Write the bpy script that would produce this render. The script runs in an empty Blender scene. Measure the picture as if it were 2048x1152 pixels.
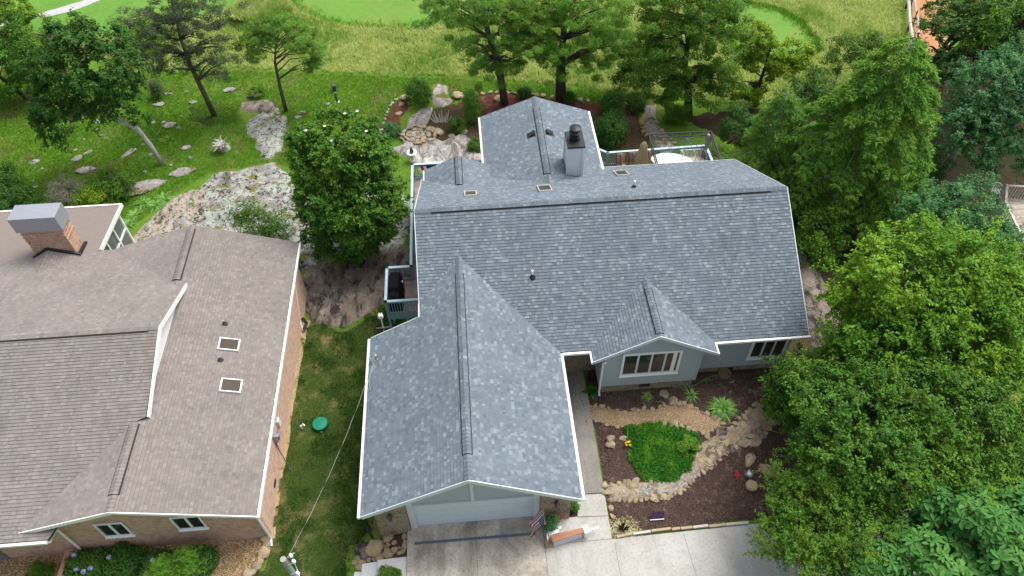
import bpy, math, random
import numpy as np
from mathutils import Vector, Matrix, geometry, noise
rad = math.radians
random.seed(7)
RNG = np.random.default_rng(11)
C = bpy.context.scene.collection
SC = bpy.context.scene

# ---------------------------------------------------------------- camera, sky, sun, exposure
CAM = np.array([3.2907, -12.7912, 29.8475])
YAW, PITCH, ROLL, FPX = rad(3.7872), rad(49.2592), rad(-0.9887), 1464.9
FW = np.array([math.sin(YAW)*math.cos(PITCH), math.cos(YAW)*math.cos(PITCH), -math.sin(PITCH)])
_rt = np.array([math.cos(YAW), -math.sin(YAW), 0.0]); _up = np.cross(_rt, FW)
RT = _rt*math.cos(ROLL) + _up*math.sin(ROLL)
UP = -_rt*math.sin(ROLL) + _up*math.cos(ROLL)
cd = bpy.data.cameras.new("camera"); cam = bpy.data.objects.new("camera", cd); C.objects.link(cam)
cd.sensor_width = 36.0; cd.lens = FPX/2048*36; cd.clip_start = 0.5; cd.clip_end = 2000
m4 = Matrix.Identity(4)
for i in range(3):
    m4[i][0], m4[i][1], m4[i][2], m4[i][3] = RT[i], UP[i], -FW[i], CAM[i]
cam.matrix_world = m4
SC.camera = cam

SUN_EL, SUN_AZ = rad(62), rad(58)          # azimuth from +Y towards +X
w = bpy.data.worlds.new("World"); SC.world = w; w.use_nodes = True
wn = w.node_tree
sky = wn.nodes.new("ShaderNodeTexSky"); sky.sky_type = 'NISHITA'; sky.sun_disc = False
sky.sun_elevation = SUN_EL; sky.sun_rotation = SUN_AZ
sky.air_density = 1.0; sky.dust_density = 6.0; sky.ozone_density = 1.0
bg = wn.nodes["Background"]; bg.inputs[1].default_value = 0.15
hs = wn.nodes.new("ShaderNodeHueSaturation"); hs.inputs['Saturation'].default_value = 0.5      # overcast: a greyer sky
wn.links.new(sky.outputs[0], hs.inputs['Color']); wn.links.new(hs.outputs[0], bg.inputs[0])
sd = bpy.data.lights.new("sun", 'SUN'); sd.energy = 1.35; sd.angle = rad(30); sd.color = (1.0, 0.97, 0.93)
so = bpy.data.objects.new("sun", sd); C.objects.link(so)
sdir = Vector((math.sin(SUN_AZ)*math.cos(SUN_EL), math.cos(SUN_AZ)*math.cos(SUN_EL), math.sin(SUN_EL)))
so.rotation_euler = sdir.to_track_quat('Z', 'Y').to_euler(); so.location = (0, 0, 60)
vs = SC.view_settings
vs.view_transform = 'Standard'; vs.look = 'None'; vs.exposure = 0.6; vs.gamma = 1; vs.use_curve_mapping = False

# ---------------------------------------------------------------- photo pixel -> world point helpers
def ray(u, v): return FW + RT*(u-1024)/FPX - UP*(v-576)/FPX
def pz(u, v, z): r = ray(u, v); return CAM + r*(z-CAM[2])/r[2]
def py(u, v, y): r = ray(u, v); return CAM + r*(y-CAM[1])/r[1]
def scale_at(p): return FPX/float((np.asarray(p)-CAM) @ FW)     # photo px per metre
TX = np.array([-60, -25, -8, -2.2, -0.7, 6.4, 8.2, 13, 18, 24, 60.])
TY = np.array([-40, -1, 0.5, 5.5, 10, 16, 22, 28, 36, 46, 60, 400.])
TZ = np.array([
 [-1, -.6, -.6, -.5, -.07, -.07, -.07, -.07, -.07, -.1, -.5],
 [-1, -.6, -.6, -.5, -.07, -.07, -.07, -.07, -.05, 0, -.5],
 [-1, -.6, -.55, -.5, -.3, -.07, -.03, .05, .1, .1, -.5],
 [-1, -.7, -.6, -.7, -.6, .0, .45, .45, .4, .2, -.8],
 [-1.2, -.9, -.9, -1, -.9, .0, .3, .3, .1, -.2, -1.2],
 [-1.3, -1, -1.1, -1.2, -1, -.5, -.5, -.5, -.6, -.9, -1.8],
 [-1.5, -1.3, -1.2, -1.1, -.9, -.9, -.9, -1, -1.2, -1.5, -2.2],
 [-1.6, -1.4, -1.3, -1.2, -1.1, -1.1, -1.1, -1.2, -1.2, -1.6, -2.2],
 [-1.5]*9 + [-1.7, -2], [-1.4]*9 + [-1.5, -1.7], [-1.2]*11, [0]*11])
def H(x, y):
    x = np.asarray(x, float); y = np.asarray(y, float)
    i = np.clip(np.searchsorted(TX, x)-1, 0, len(TX)-2); j = np.clip(np.searchsorted(TY, y)-1, 0, len(TY)-2)
    fx = np.clip((x-TX[i])/(TX[i+1]-TX[i]), 0, 1); fy = np.clip((y-TY[j])/(TY[j+1]-TY[j]), 0, 1)
    fx = fx*fx*(3-2*fx)*.5+fx*.5; fy = fy*fy*(3-2*fy)*.5+fy*.5
    return (TZ[j, i]*(1-fx)+TZ[j, i+1]*fx)*(1-fy) + (TZ[j+1, i]*(1-fx)+TZ[j+1, i+1]*fx)*fy
def G(u, v):                                   # point of the terrain seen at a photo pixel
    z = -0.6
    for _ in range(12):
        p = pz(u, v, z); z = float(H(p[0], p[1]))
    return pz(u, v, z)
def Gs(pts): return [tuple(G(*q)[:2]) for q in pts]
def Z4(pts): return [(1150+x/4.096, 650+y/4.096) for x, y in pts]     # from an enlarged crop to photo px
def Z5(pts): return [(1150+x/4.096, 880+y/4.096) for x, y in pts]

# ---------------------------------------------------------------- node materials
class NB:
    def __init__(s, name):
        s.m = bpy.data.materials.new(name); s.m.use_nodes = True; s.t = s.m.node_tree
        s.bsdf = s.t.nodes["Principled BSDF"]; s.out = s.t.nodes["Material Output"]
    def node(s, typ, ins=None, **props):
        n = s.t.nodes.new(typ)
        for k, v in props.items(): setattr(n, k, v)
        for k, v in (ins or {}).items(): s.put(n.inputs[k], v)
        return n
    def put(s, sock, v):
        if isinstance(v, bpy.types.NodeSocket): s.t.links.new(v, sock)
        else: sock.default_value = v if not (isinstance(v, tuple) and len(v) == 3 and sock.type == 'RGBA') else (*v, 1)
    def math(s, op, a, b=0.0, c=0.0):
        n = s.node("ShaderNodeMath", operation=op)
        s.put(n.inputs[0], a); s.put(n.inputs[1], b); s.put(n.inputs[2], c); return n.outputs[0]
    def mix(s, f, a, b, mode='MIX'):
        n = s.node("ShaderNodeMix", data_type='RGBA', blend_type=mode)
        s.put(n.inputs[0], f); s.put(n.inputs[6], a); s.put(n.inputs[7], b); return n.outputs[2]
    def ramp(s, f, stops, interp='LINEAR'):
        n = s.node("ShaderNodeValToRGB"); cr = n.color_ramp; cr.interpolation = interp
        while len(cr.elements) < len(stops): cr.elements.new(0.5)
        for e, (p, c) in zip(cr.elements, stops):
            e.position = p; e.color = (*c, 1) if isinstance(c, tuple) else (c, c, c, 1)
        s.put(n.inputs[0], f); return n.outputs[0]
    def noise(s, vec, scale, detail=3.0, rough=0.55, dist=0.0):
        n = s.node("ShaderNodeTexNoise", {'Vector': vec, 'Scale': scale, 'Detail': detail, 'Roughness': rough, 'Distortion': dist})
        return n.outputs[0]
    def pos(s): return s.node("ShaderNodeNewGeometry").outputs['Position']
    def obj(s): return s.node("ShaderNodeTexCoord").outputs['Object']
    def bump(s, h, strength=0.3, dist=0.05):
        return s.node("ShaderNodeBump", {'Height': h, 'Strength': strength, 'Distance': dist}).outputs[0]
    def done(s, col, rough=0.8, bump=None, spec=0.3, metal=0.0):
        s.put(s.bsdf.inputs['Base Color'], col); s.put(s.bsdf.inputs['Roughness'], rough)
        s.put(s.bsdf.inputs['Specular IOR Level'], spec); s.put(s.bsdf.inputs['Metallic'], metal)
        if bump is not None: s.put(s.bsdf.inputs['Normal'], bump)
        return s.m

def m_plain(name, c, rough=0.6, spec=0.3, metal=0.0, var=0.12, scale=6.0):
    b = NB(name); p = b.obj()
    f = b.noise(p, scale, 4, .6); lo = tuple(x*(1-var) for x in c); hi = tuple(min(1, x*(1+var)) for x in c)
    return b.done(b.mix(f, lo, hi), rough, b.bump(b.noise(p, 60, 2), .05, .01), spec, metal)

def m_shingle(name, cols, expo=0.145, tab=0.27):
    b = NB(name)
    uv = b.node("ShaderNodeUVMap").outputs[0]; s = b.node("ShaderNodeSeparateXYZ", {0: uv})
    u, v = s.outputs[0], s.outputs[1]
    row = b.math('FLOOR', b.math('DIVIDE', v, expo))
    off = b.node("ShaderNodeTexWhiteNoise", {'W': row}, noise_dimensions='1D').outputs[0]
    uu = b.math('ADD', b.math('DIVIDE', u, tab), b.math('MULTIPLY', off, 13.0))
    col = b.math('FLOOR', uu); fr = b.math('FRACT', uu)
    r2 = b.node("ShaderNodeTexWhiteNoise", {'Vector': b.node("ShaderNodeCombineXYZ", {0: col, 1: row, 2: 3.3}).outputs[0]}, noise_dimensions='3D').outputs[0]
    sub = b.math('GREATER_THAN', fr, b.math('ADD', .25, b.math('MULTIPLY', r2, .5)))
    idv = b.node("ShaderNodeCombineXYZ", {0: b.math('ADD', b.math('MULTIPLY', col, 2.0), sub), 1: row, 2: 0.0}).outputs[0]
    rnd = b.node("ShaderNodeTexWhiteNoise", {'Vector': idv}, noise_dimensions='3D').outputs[0]
    c = b.ramp(rnd, cols)
    p = b.pos()
    big = b.noise(p, .5, 4, .6); gran = b.noise(p, 55, 2, .7)
    stv = b.node("ShaderNodeCombineXYZ", {0: b.math('MULTIPLY', u, 2.2), 1: b.math('MULTIPLY', v, .25), 2: 1.0}).outputs[0]
    c = b.mix(1.0, c, b.ramp(big, [(.3, .86), (.7, 1.0)]), 'MULTIPLY'); c = b.mix(1.0, c, b.ramp(b.noise(stv, 1.0, 4, .7), [(.3, .88), (.6, 1.0)]), 'MULTIPLY')
    c = b.mix(1.0, c, b.ramp(gran, [(.25, .7), (.75, 1.0)]), 'MULTIPLY')
    return b.done(c, .9, b.bump(gran, .35, .01), .25)

def m_concrete(name, base, stain, amount=.5, cracks=0.0):
    b = NB(name); p = b.pos()
    a = b.noise(p, .7, 6, .65, .6); f = b.noise(p, 9, 5, .7); g = b.noise(p, 70, 2)
    st = b.ramp(a, [(.38, 0.0), (.68, 1.0)]); st = b.math('MULTIPLY', st, amount)
    c = b.mix(st, base, stain)
    c = b.mix(b.math('MULTIPLY', b.ramp(f, [(.5, 0.0), (.72, 1.0)]), amount*.8), c, tuple(x*.55 for x in stain))
    c = b.mix(1.0, c, b.ramp(g, [(.3, .86), (.7, 1.0)]), 'MULTIPLY')
    tr_ = b.noise(b.node("ShaderNodeMapping", {'Vector': p, 'Scale': (1.6, .12, 1)}).outputs[0], 1.0, 4, .7)
    c = b.mix(b.math('MULTIPLY', b.ramp(tr_, [(.48, 0.0), (.66, 1.0)]), amount*.45), c, tuple(x*.7 for x in stain))
    wv = b.node("ShaderNodeVectorMath", {0: p, 1: b.node("ShaderNodeTexNoise", {'Vector': p, 'Scale': 1.4, 'Detail': 5}).outputs[1]}, operation='ADD').outputs[0]
    ck = b.node("ShaderNodeTexVoronoi", {'Vector': wv, 'Scale': .28}, feature='DISTANCE_TO_EDGE').outputs['Distance']
    c = b.mix(b.math('MULTIPLY', b.ramp(ck, [(.002, .8), (.006, 0.0)]), cracks), c, tuple(x*.4 for x in stain))
    return b.done(c, .85, b.bump(g, .15, .01), .25)

def m_brick(name, c1, c2, mortar, bw=.21, bh=.075):
    b = NB(name); geo = b.node("ShaderNodeNewGeometry"); sp = b.node("ShaderNodeSeparateXYZ", {0: geo.outputs['Position']})
    sn = b.node("ShaderNodeSeparateXYZ", {0: geo.outputs['Normal']})
    side = b.math('GREATER_THAN', b.math('ABSOLUTE', sn.outputs[0]), .6)
    u = b.math('ADD', b.math('MULTIPLY', sp.outputs[1], side), b.math('MULTIPLY', sp.outputs[0], b.math('SUBTRACT', 1.0, side)))
    vec = b.node("ShaderNodeCombineXYZ", {0: u, 1: sp.outputs[2], 2: 0.0}).outputs[0]
    br = b.node("ShaderNodeTexBrick", {'Vector': vec, 'Color1': c1, 'Color2': c2, 'Mortar': mortar, 'Scale': 1.0, 'Mortar Size': .007,
                                       'Brick Width': bw, 'Row Height': bh, 'Bias': -.1, 'Mortar Smooth': .2})
    n1 = b.noise(geo.outputs['Position'], 5, 5, .7)
    col = b.mix(b.ramp(n1, [(.45, 0.0), (.75, .7)]), br.outputs[0], tuple(x*.45 for x in c1))
    col = b.mix(b.ramp(b.noise(vec, 1.3, 3), [(.55, 0.0), (.8, .5)]), col, (.5, .42, .34))
    return b.done(col, .85, b.bump(br.outputs['Fac'], -.5, .01), .2)

def m_stone(name, cols, scale=4.0, mortar=(.3, .27, .22), flat=1.0):
    b = NB(name); p = b.pos()
    mp = b.node("ShaderNodeMapping", {'Vector': p, 'Scale': (1, 1, flat)}).outputs[0]
    wob = b.node("ShaderNodeVectorMath", {0: mp, 1: b.node("ShaderNodeTexNoise", {'Vector': p, 'Scale': 3.0}).outputs[1]}, operation='ADD').outputs[0]
    v1 = b.node("ShaderNodeTexVoronoi", {'Vector': wob, 'Scale': scale})
    v2 = b.node("ShaderNodeTexVoronoi", {'Vector': wob, 'Scale': scale}, feature='DISTANCE_TO_EDGE')
    r = b.node("ShaderNodeSeparateColor", {0: v1.outputs['Color']}).outputs[0]
    c = b.ramp(r, cols)
    c = b.mix(b.ramp(b.noise(p, 14, 5, .7), [(.4, 0.0), (.75, .6)]), c, tuple(x*.6 for x in cols[0][1]))
    e = b.ramp(v2.outputs['Distance'], [(.02, 1.0), (.07, 0.0)])
    c = b.mix(e, c, mortar)
    return b.done(c, .85, b.bump(b.ramp(v2.outputs['Distance'], [(0.0, 0.0), (.15, 1.0)]), .6, .03), .25)

def m_ground(name, stops, s1, s2, bumpd=.03, patch=None, ps=.6, pr=(.5, .62), fine=45, bs=.6):
    b = NB(name); p = b.pos()
    a = b.noise(p, s1, 6, .7); g = b.noise(p, s2, 3, .7); h = b.noise(p, fine, 2, .8)
    f = b.math('ADD', b.math('MULTIPLY', a, .45), b.math('ADD', b.math('MULTIPLY', g, .35), b.math('MULTIPLY', h, .2)))
    c = b.ramp(f, stops)
    if patch:
        k = b.noise(p, ps, 6, .72, .5)
        c = b.mix(b.ramp(k, [(pr[0], 0.0), (pr[1], 1.0)]), c, b.mix(g, tuple(x*.75 for x in patch), tuple(min(1, x*1.2) for x in patch)))
    return b.done(c, .95, b.bump(h, bs, bumpd), .1)

def m_pebble(name, stops, scale=22.0, depth=.03):
    b = NB(name); p = b.pos()
    v = b.node("ShaderNodeTexVoronoi", {'Vector': p, 'Scale': scale, 'Randomness': 1.0})
    r = b.node("ShaderNodeSeparateColor", {0: v.outputs['Color']})
    c = b.ramp(r.outputs[0], stops)
    c = b.mix(1.0, c, b.ramp(b.noise(p, 1.5, 4), [(.3, .75), (.7, 1.0)]), 'MULTIPLY')
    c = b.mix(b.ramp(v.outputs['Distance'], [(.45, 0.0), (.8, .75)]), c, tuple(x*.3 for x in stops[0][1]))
    return b.done(c, .9, b.bump(v.outputs['Distance'], -.8, depth), .2)

def m_rock(name, base, dark, lichen, moss=None, ls=2.2, lich=(.5, .6), dk=(.55, .66), local=False, spots=False):
    b = NB(name); p = b.obj() if local else b.pos()
    if local:
        ri = b.node("ShaderNodeObjectInfo").outputs['Random']
        p = b.node("ShaderNodeVectorMath", {0: p, 1: b.node("ShaderNodeCombineXYZ", {0: b.math('MULTIPLY', ri, 37.0), 1: b.math('MULTIPLY', ri, 91.0), 2: 0.0}).outputs[0]}, operation='ADD').outputs[0]
    st = b.node("ShaderNodeMapping", {'Vector': p, 'Rotation': (0, 0, .7), 'Scale': (1, .4, 1)}).outputs[0]
    c = b.mix(b.noise(p, 5, 5, .7), tuple(x*.75 for x in base), tuple(min(1, x*1.2) for x in base))
    c = b.mix(b.ramp(b.noise(p, ls, 7, .75, .4), [(lich[0], 0.0), (lich[1], 1.0)]), c, lichen)
    c = b.mix(b.ramp(b.noise(st, 1.6, 8, .78, .6), [(dk[0], 0.0), (dk[1], .95)]), c, dark)
    if moss: c = b.mix(b.ramp(b.noise(p, .9, 6, .72), [(.55, 0.0), (.6, 1.0)]), c, b.mix(b.noise(p, 20, 3), tuple(x*.6 for x in moss), moss))
    if spots: c = b.mix(b.ramp(b.noise(p, 3.4, 5, .7, .8), [(.545, 0.0), (.575, .92)]), c, (.03, .028, .026))
    if local:
        k = b.ramp(ri, [(0.0, (.62, .6, .6)), (.35, (.9, .86, .82)), (.7, (1, .9, .74)), (1.0, (1, 1, 1))]); c = b.mix(1.0, c, k, 'MULTIPLY')
    return b.done(c, .9, b.bump(b.noise(p, 11, 6, .75), .8, .06), .2)

def m_leaf(name, c1, c2, c3, tr=.3, rough=.45, nscale=.7, spec=.35, var=(.42, .62), gain=1.75):
    c1, c2, c3 = [tuple(min(.8, x*gain) for x in c) for c in (c1, c2, c3)]; rough = max(rough, .5); spec = min(spec, .14); c1, c2, c3 = [(x[0]*.86, x[1]*1.0, x[2]*.95) for x in (c1, c2, c3)]
    b = NB(name); geo = b.node("ShaderNodeNewGeometry"); r = geo.outputs['Random Per Island']
    c = b.mix(r, c1, c2)
    k = b.noise(geo.outputs['Position'], nscale, 3, .6)
    c = b.mix(b.ramp(k, [(var[0], 0.0), (var[1], .85)]), c, b.mix(r, tuple(x*.8 for x in c3), c3))
    b.put(b.bsdf.inputs['Base Color'], c); b.put(b.bsdf.inputs['Roughness'], rough); b.put(b.bsdf.inputs['Specular IOR Level'], spec)
    t = b.node("ShaderNodeBsdfTranslucent", {0: c}); mx = b.node("ShaderNodeMixShader", {0: tr, 1: b.bsdf.outputs[0], 2: t.outputs[0]})
    b.t.links.new(mx.outputs[0], b.out.inputs[0]); return b.m

def m_bark(name, c):
    b = NB(name); p = b.pos()
    st = b.node("ShaderNodeMapping", {'Vector': p, 'Scale': (1, 1, .25)}).outputs[0]
    f = b.noise(st, 9, 6, .75)
    return b.done(b.ramp(f, [(.3, tuple(x*.4 for x in c)), (.7, c)]), .95, b.bump(f, .7, .05), .1)

def m_glass(name, c=(.02, .025, .03), rough=.06):
    b = NB(name)
    k = b.noise(b.pos(), 1.2, 3); return b.done(b.mix(k, tuple(x*.6 for x in c), tuple(min(1, x*1.5) for x in c)), rough, None, .6)

def m_boards(name, c, pitch=.14, axis=0, gap=.06):
    b = NB(name); s = b.node("ShaderNodeSeparateXYZ", {0: b.pos()})
    t = b.math('DIVIDE', s.outputs[axis], pitch); i = b.math('FLOOR', t); f = b.math('FRACT', t)
    r = b.node("ShaderNodeTexWhiteNoise", {'W': i}, noise_dimensions='1D').outputs[0]
    col = b.mix(r, tuple(x*.72 for x in c), tuple(min(1, x*1.2) for x in c))
    col = b.mix(b.ramp(b.noise(b.pos(), 3, 5, .7), [(.4, 0.0), (.75, .5)]), col, tuple(x*.55 for x in c))
    col = b.mix(b.math('LESS_THAN', f, gap), col, tuple(x*.25 for x in c))
    return b.done(col, .8, None, .25)

grey_sh = m_shingle("grey_shingle", [(0, (.14, .18, .216)), (.15, (.165, .207, .244)), (.55, (.182, .226, .264)), (.8, (.205, .252, .29)), (.93, (.25, .3, .336)), (1, (.295, .348, .38))])
brown_sh = m_shingle("brown_shingle", [(0, (.24, .214, .195)), (.2, (.27, .242, .221)), (.75, (.293, .263, .242)), (1, (.335, .305, .283))])
brown_flat = m_plain("rolled_roofing", (.22, .19, .17), .9, .15, var=.12, scale=3)
edge_dk = m_plain("shingle_edge", (.035, .04, .045), .95, .1)
edge_br = m_plain("brown_shingle_edge", (.06, .048, .042), .95, .1)
white = m_plain("white_paint", (.8, .81, .8), .45, .4, var=.05)
trim = m_plain("pale_grey_trim", (.55, .61, .64), .5, .35, var=.06)
siding = m_plain("blue_grey_siding", (.34, .4, .43), .6, .3, var=.06, scale=2)
gablep = m_plain("blue_grey_panel", (.36, .43, .45), .6, .3, var=.05, scale=2)
doorp = m_plain("pale_blue_door", (.56, .66, .71), .45, .4, var=.04, scale=2)
chimp = m_plain("pale_siding", (.66, .72, .73), .6, .3, var=.05)
veneer = m_stone("stone_veneer", [(0, (.16, .125, .085)), (.35, (.28, .22, .15)), (.7, (.36, .28, .18)), (1, (.24, .22, .19))], 3.2, (.33, .28, .21), 1.7)
brick = m_brick("old_brick", (.5, .28, .19), (.6, .41, .3), (.52, .44, .36))
brick_side = m_brick("pale_brick", (.7, .42, .3), (.8, .55, .42), (.76, .64, .53))
conc_old = m_concrete("old_concrete", (.62, .57, .49), (.27, .235, .19), .95, .3)
conc_walk = m_concrete("weathered_concrete", (.3, .28, .25), (.17, .155, .14), .6)
conc_new = m_concrete("new_concrete", (.5, .5, .465), (.37, .36, .325), .75)
conc_white = m_concrete("white_concrete", (.74, .74, .74), (.62, .62, .6), .3)
seam_m = m_plain("concrete_joint", (.2, .18, .16), .95, .1)
mulch = m_ground("brown_mulch", [(.3, (.02, .012, .01)), (.5, (.078, .049, .041)), (.62, (.125, .084, .07)), (.75, (.24, .18, .155))], 3, 26, .03, fine=60)
redmulch = m_ground("red_mulch", [(.3, (.04, .014, .01)), (.5, (.12, .04, .028)), (.75, (.26, .11, .08))], 3, 20, .03, (.16, .13, .07), .8, (.56, .66))
leaflit = m_ground("leaf_litter", [(.3, (.022, .014, .009)), (.5, (.085, .054, .032)), (.75, (.2, .14, .09))], 2.5, 14, .05, (.05, .065, .02), .5, (.52, .64))
straw = m_ground("pine_straw", [(.3, (.3, .14, .06)), (.5, (.46, .24, .12)), (.75, (.6, .38, .22))], 2, 12, .03)
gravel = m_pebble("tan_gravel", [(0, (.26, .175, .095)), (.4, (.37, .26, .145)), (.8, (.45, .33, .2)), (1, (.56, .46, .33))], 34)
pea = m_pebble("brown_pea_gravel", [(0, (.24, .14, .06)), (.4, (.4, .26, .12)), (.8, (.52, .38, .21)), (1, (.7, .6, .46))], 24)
lawn_m = m_ground("lawn", [(.3, (.05, .1, .012)), (.5, (.1, .2, .022)), (.7, (.16, .28, .035))], .5, 6, .05, (.17, .13, .06), .4, (.53, .66))
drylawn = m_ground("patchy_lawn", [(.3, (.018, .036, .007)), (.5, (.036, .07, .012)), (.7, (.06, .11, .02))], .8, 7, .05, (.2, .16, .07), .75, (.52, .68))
meadow_m = m_ground("meadow", [(.3, (.14, .2, .04)), (.5, (.27, .31, .09)), (.7, (.42, .42, .18))], .35, 3, .12, (.09, .16, .03), .16, (.5, .62))
green_m = m_ground("putting_green", [(.3, (.1, .225, .035)), (.5, (.125, .26, .045)), (.7, (.155, .285, .055))], .25, 2, .01, (.2, .24, .06), .3, (.5, .75))
fair_m = m_ground("fairway", [(.3, (.08, .19, .03)), (.5, (.12, .26, .045)), (.7, (.17, .31, .06))], .3, 3, .02)
path_m = m_concrete("cart_path", (.5, .49, .5), (.4, .39, .4), .4)
rock_pale = m_rock("lichen_rock", (.25, .235, .22), (.035, .034, .03), (.37, .4, .35), (.2, .2, .03), 1.5, (.44, .54), (.56, .63), False, True)
rock_tan = m_rock("tan_rock", (.37, .32, .26), (.12, .1, .08), (.48, .44, .38), (.13, .14, .03), 1.8, (.52, .64), (.5, .62), False, True)
rock_pat = m_rock("patio_rock", (.4, .38, .35), (.16, .145, .135), (.55, .53, .49), None, 1.6, (.48, .58), (.47, .56))
rock_dark = m_rock("dark_rock", (.2, .165, .135), (.03, .028, .027), (.3, .26, .21), None, 1.2, (.5, .62), (.48, .58))
rock_shale = m_rock("shale_rock", (.3, .27, .25), (.09, .085, .09), (.52, .49, .44), (.15, .15, .03), 1.8, (.5, .62), (.52, .66))
stone_l = m_rock("loose_stone", (.44, .36, .25), (.17, .13, .1), (.55, .51, .44), None, 3, (.5, .66), (.6, .75), True)
cobble = m_stone("creek_cobble", [(0, (.12, .105, .09)), (.3, (.26, .2, .13)), (.6, (.36, .28, .18)), (.85, (.4, .36, .3)), (1, (.19, .165, .15))], 2.7, (.33, .27, .18))
flagst = m_stone("flagstone", [(0, (.13, .12, .11)), (.4, (.22, .2, .18)), (.75, (.3, .25, .19)), (1, (.36, .34, .31))], 2.1, (.4, .36, .3))
teal = m_plain("teal_rail_paint", (.19, .33, .36), .55, .3, var=.1)
teal_l = m_plain("pale_teal_cap_paint", (.42, .6, .65), .5, .35, var=.08)
deckb = m_boards("deck_boards", (.33, .25, .23), .14, 1, .07)
wood_old = m_boards("weathered_boards", (.46, .4, .34), .14, 1, .09)
wood_gray = m_plain("weathered_wood", (.5, .47, .43), .8, .2, var=.25, scale=8)
black = m_plain("black_metal", (.02, .021, .024), .45, .4, var=.2)
darkg = m_plain("dark_grey_metal", (.06, .065, .075), .5, .4, var=.2)
greym = m_plain("galvanised_metal", (.36, .38, .42), .4, .5, .4, var=.08)
blackc = m_plain("black_cover_cloth", (.01, .01, .012), .8, .1, var=.3, scale=4)
glass = m_glass("window_glass"); skyg = m_plain("skylight_glass", (.05, .065, .055), .3, .15, var=.2); skyb = m_plain("bronze_skylight", (.075, .06, .045), .3, .12, var=.3, scale=2)
tanf = m_plain("tan_frame", (.5, .43, .38), .6, .3)
tanc = m_plain("tan_sling", (.34, .25, .2), .8, .15, var=.12)
tile = m_plain("terracotta_slab", (.36, .2, .16), .8, .2, var=.2)
umbc = m_plain("khaki_canvas", (.5, .42, .26), .85, .1, var=.15)
plank = m_plain("brown_plank", (.36, .17, .1), .6, .3, var=.25, scale=4)
greenp = m_plain("green_plastic", (.0, .2, .11), .45, .4, var=.1)
draped = m_plain("mauve_netting", (.3, .27, .29), .9, .1, var=.25, scale=10)
timber = m_plain("edging_timber", (.42, .33, .22), .85, .15, var=.25, scale=5)
bark_d = m_bark("dark_bark", (.11, .085, .065)); bark_g = m_bark("grey_bark", (.58, .56, .52)); bark_p = m_bark("pine_bark", (.17, .13, .105)); bark_t = m_bark("twig_bark", (.22, .19, .16))
flower_w = m_plain("white_petals", (.8, .8, .74), .6, .3, var=.05)
flower_b = m_plain("blue_petals", (.32, .36, .62), .7, .2, var=.2, scale=20)
flower_y = m_plain("yellow_petals", (.75, .55, .02), .6, .2)
flower_r = m_plain("red_petals", (.5, .03, .05), .6, .2)
tuft_tan = m_plain("tan_bloom", (.34, .26, .14), .9, .1, var=.2)

L_mag = m_leaf("magnolia_leaf", (.024, .066, .008), (.06, .132, .014), (.14, .21, .022), .2, .35, .9, .45, (.5, .72))
L_pine = m_leaf("pine_needles", (.05, .11, .016), (.1, .185, .028), (.14, .23, .03), .25, .6, .6)
L_pineg = m_leaf("grey_pine_needles", (.04, .06, .025), (.085, .1, .05), (.1, .095, .06), .2, .7, .8)
L_bright = m_leaf("bright_leaf", (.035, .095, .01), (.1, .19, .014), (.175, .26, .018), .25, .42, .45)
L_mid = m_leaf("mid_leaf", (.02, .06, .008), (.072, .143, .015), (.115, .185, .018), .22, .42, .6, .35, (.48, .68))
L_dark = m_leaf("dark_leaf", (.02, .058, .01), (.042, .1, .018), (.068, .125, .02), .25, .4, .7)
L_blue = m_leaf("blue_green_leaf", (.03, .09, .035), (.07, .155, .06), (.1, .2, .07), .3, .4, .6)
L_large = m_leaf("large_pale_leaf", (.032, .1, .02), (.062, .155, .034), (.085, .185, .04), .3, .38, .8)
L_yell = m_leaf("yellow_green_leaf", (.085, .15, .012), (.15, .22, .018), (.22, .26, .02), .35, .5, .7)
L_olive = m_leaf("olive_leaf", (.04, .095, .012), (.085, .16, .018), (.12, .18, .018), .3, .5, .9)
L_hem = m_leaf("hemlock_needles", (.05, .12, .014), (.11, .21, .024), (.165, .25, .03), .25, .6, .55, .25, (.45, .68))
L_grass = m_leaf("grass_blade", (.07, .145, .012), (.125, .245, .02), (.2, .24, .045), .35, .7, .3, .05, (.48, .68))
L_mead = m_leaf("meadow_blade", (.3, .3, .08), (.5, .44, .19), (.16, .26, .04), .4, .8, .2, .05, (.46, .62))
L_gc = m_leaf("groundcover_leaf", (.014, .07, .006), (.038, .135, .01), (.1, .2, .015), .3, .5, 1.3, .3, (.5, .68))
L_strap = m_leaf("strap_leaf", (.06, .16, .025), (.12, .26, .04), (.3, .4, .14), .3, .5, 6, .3)
L_chart = m_leaf("chartreuse_needles", (.07, .15, .02), (.13, .24, .03), (.17, .28, .04), .3, .6, 2)
L_twig = m_leaf("dry_twig", (.16, .13, .1), (.26, .22, .17), (.2, .17, .13), .05, .9, 2, .1)

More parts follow.
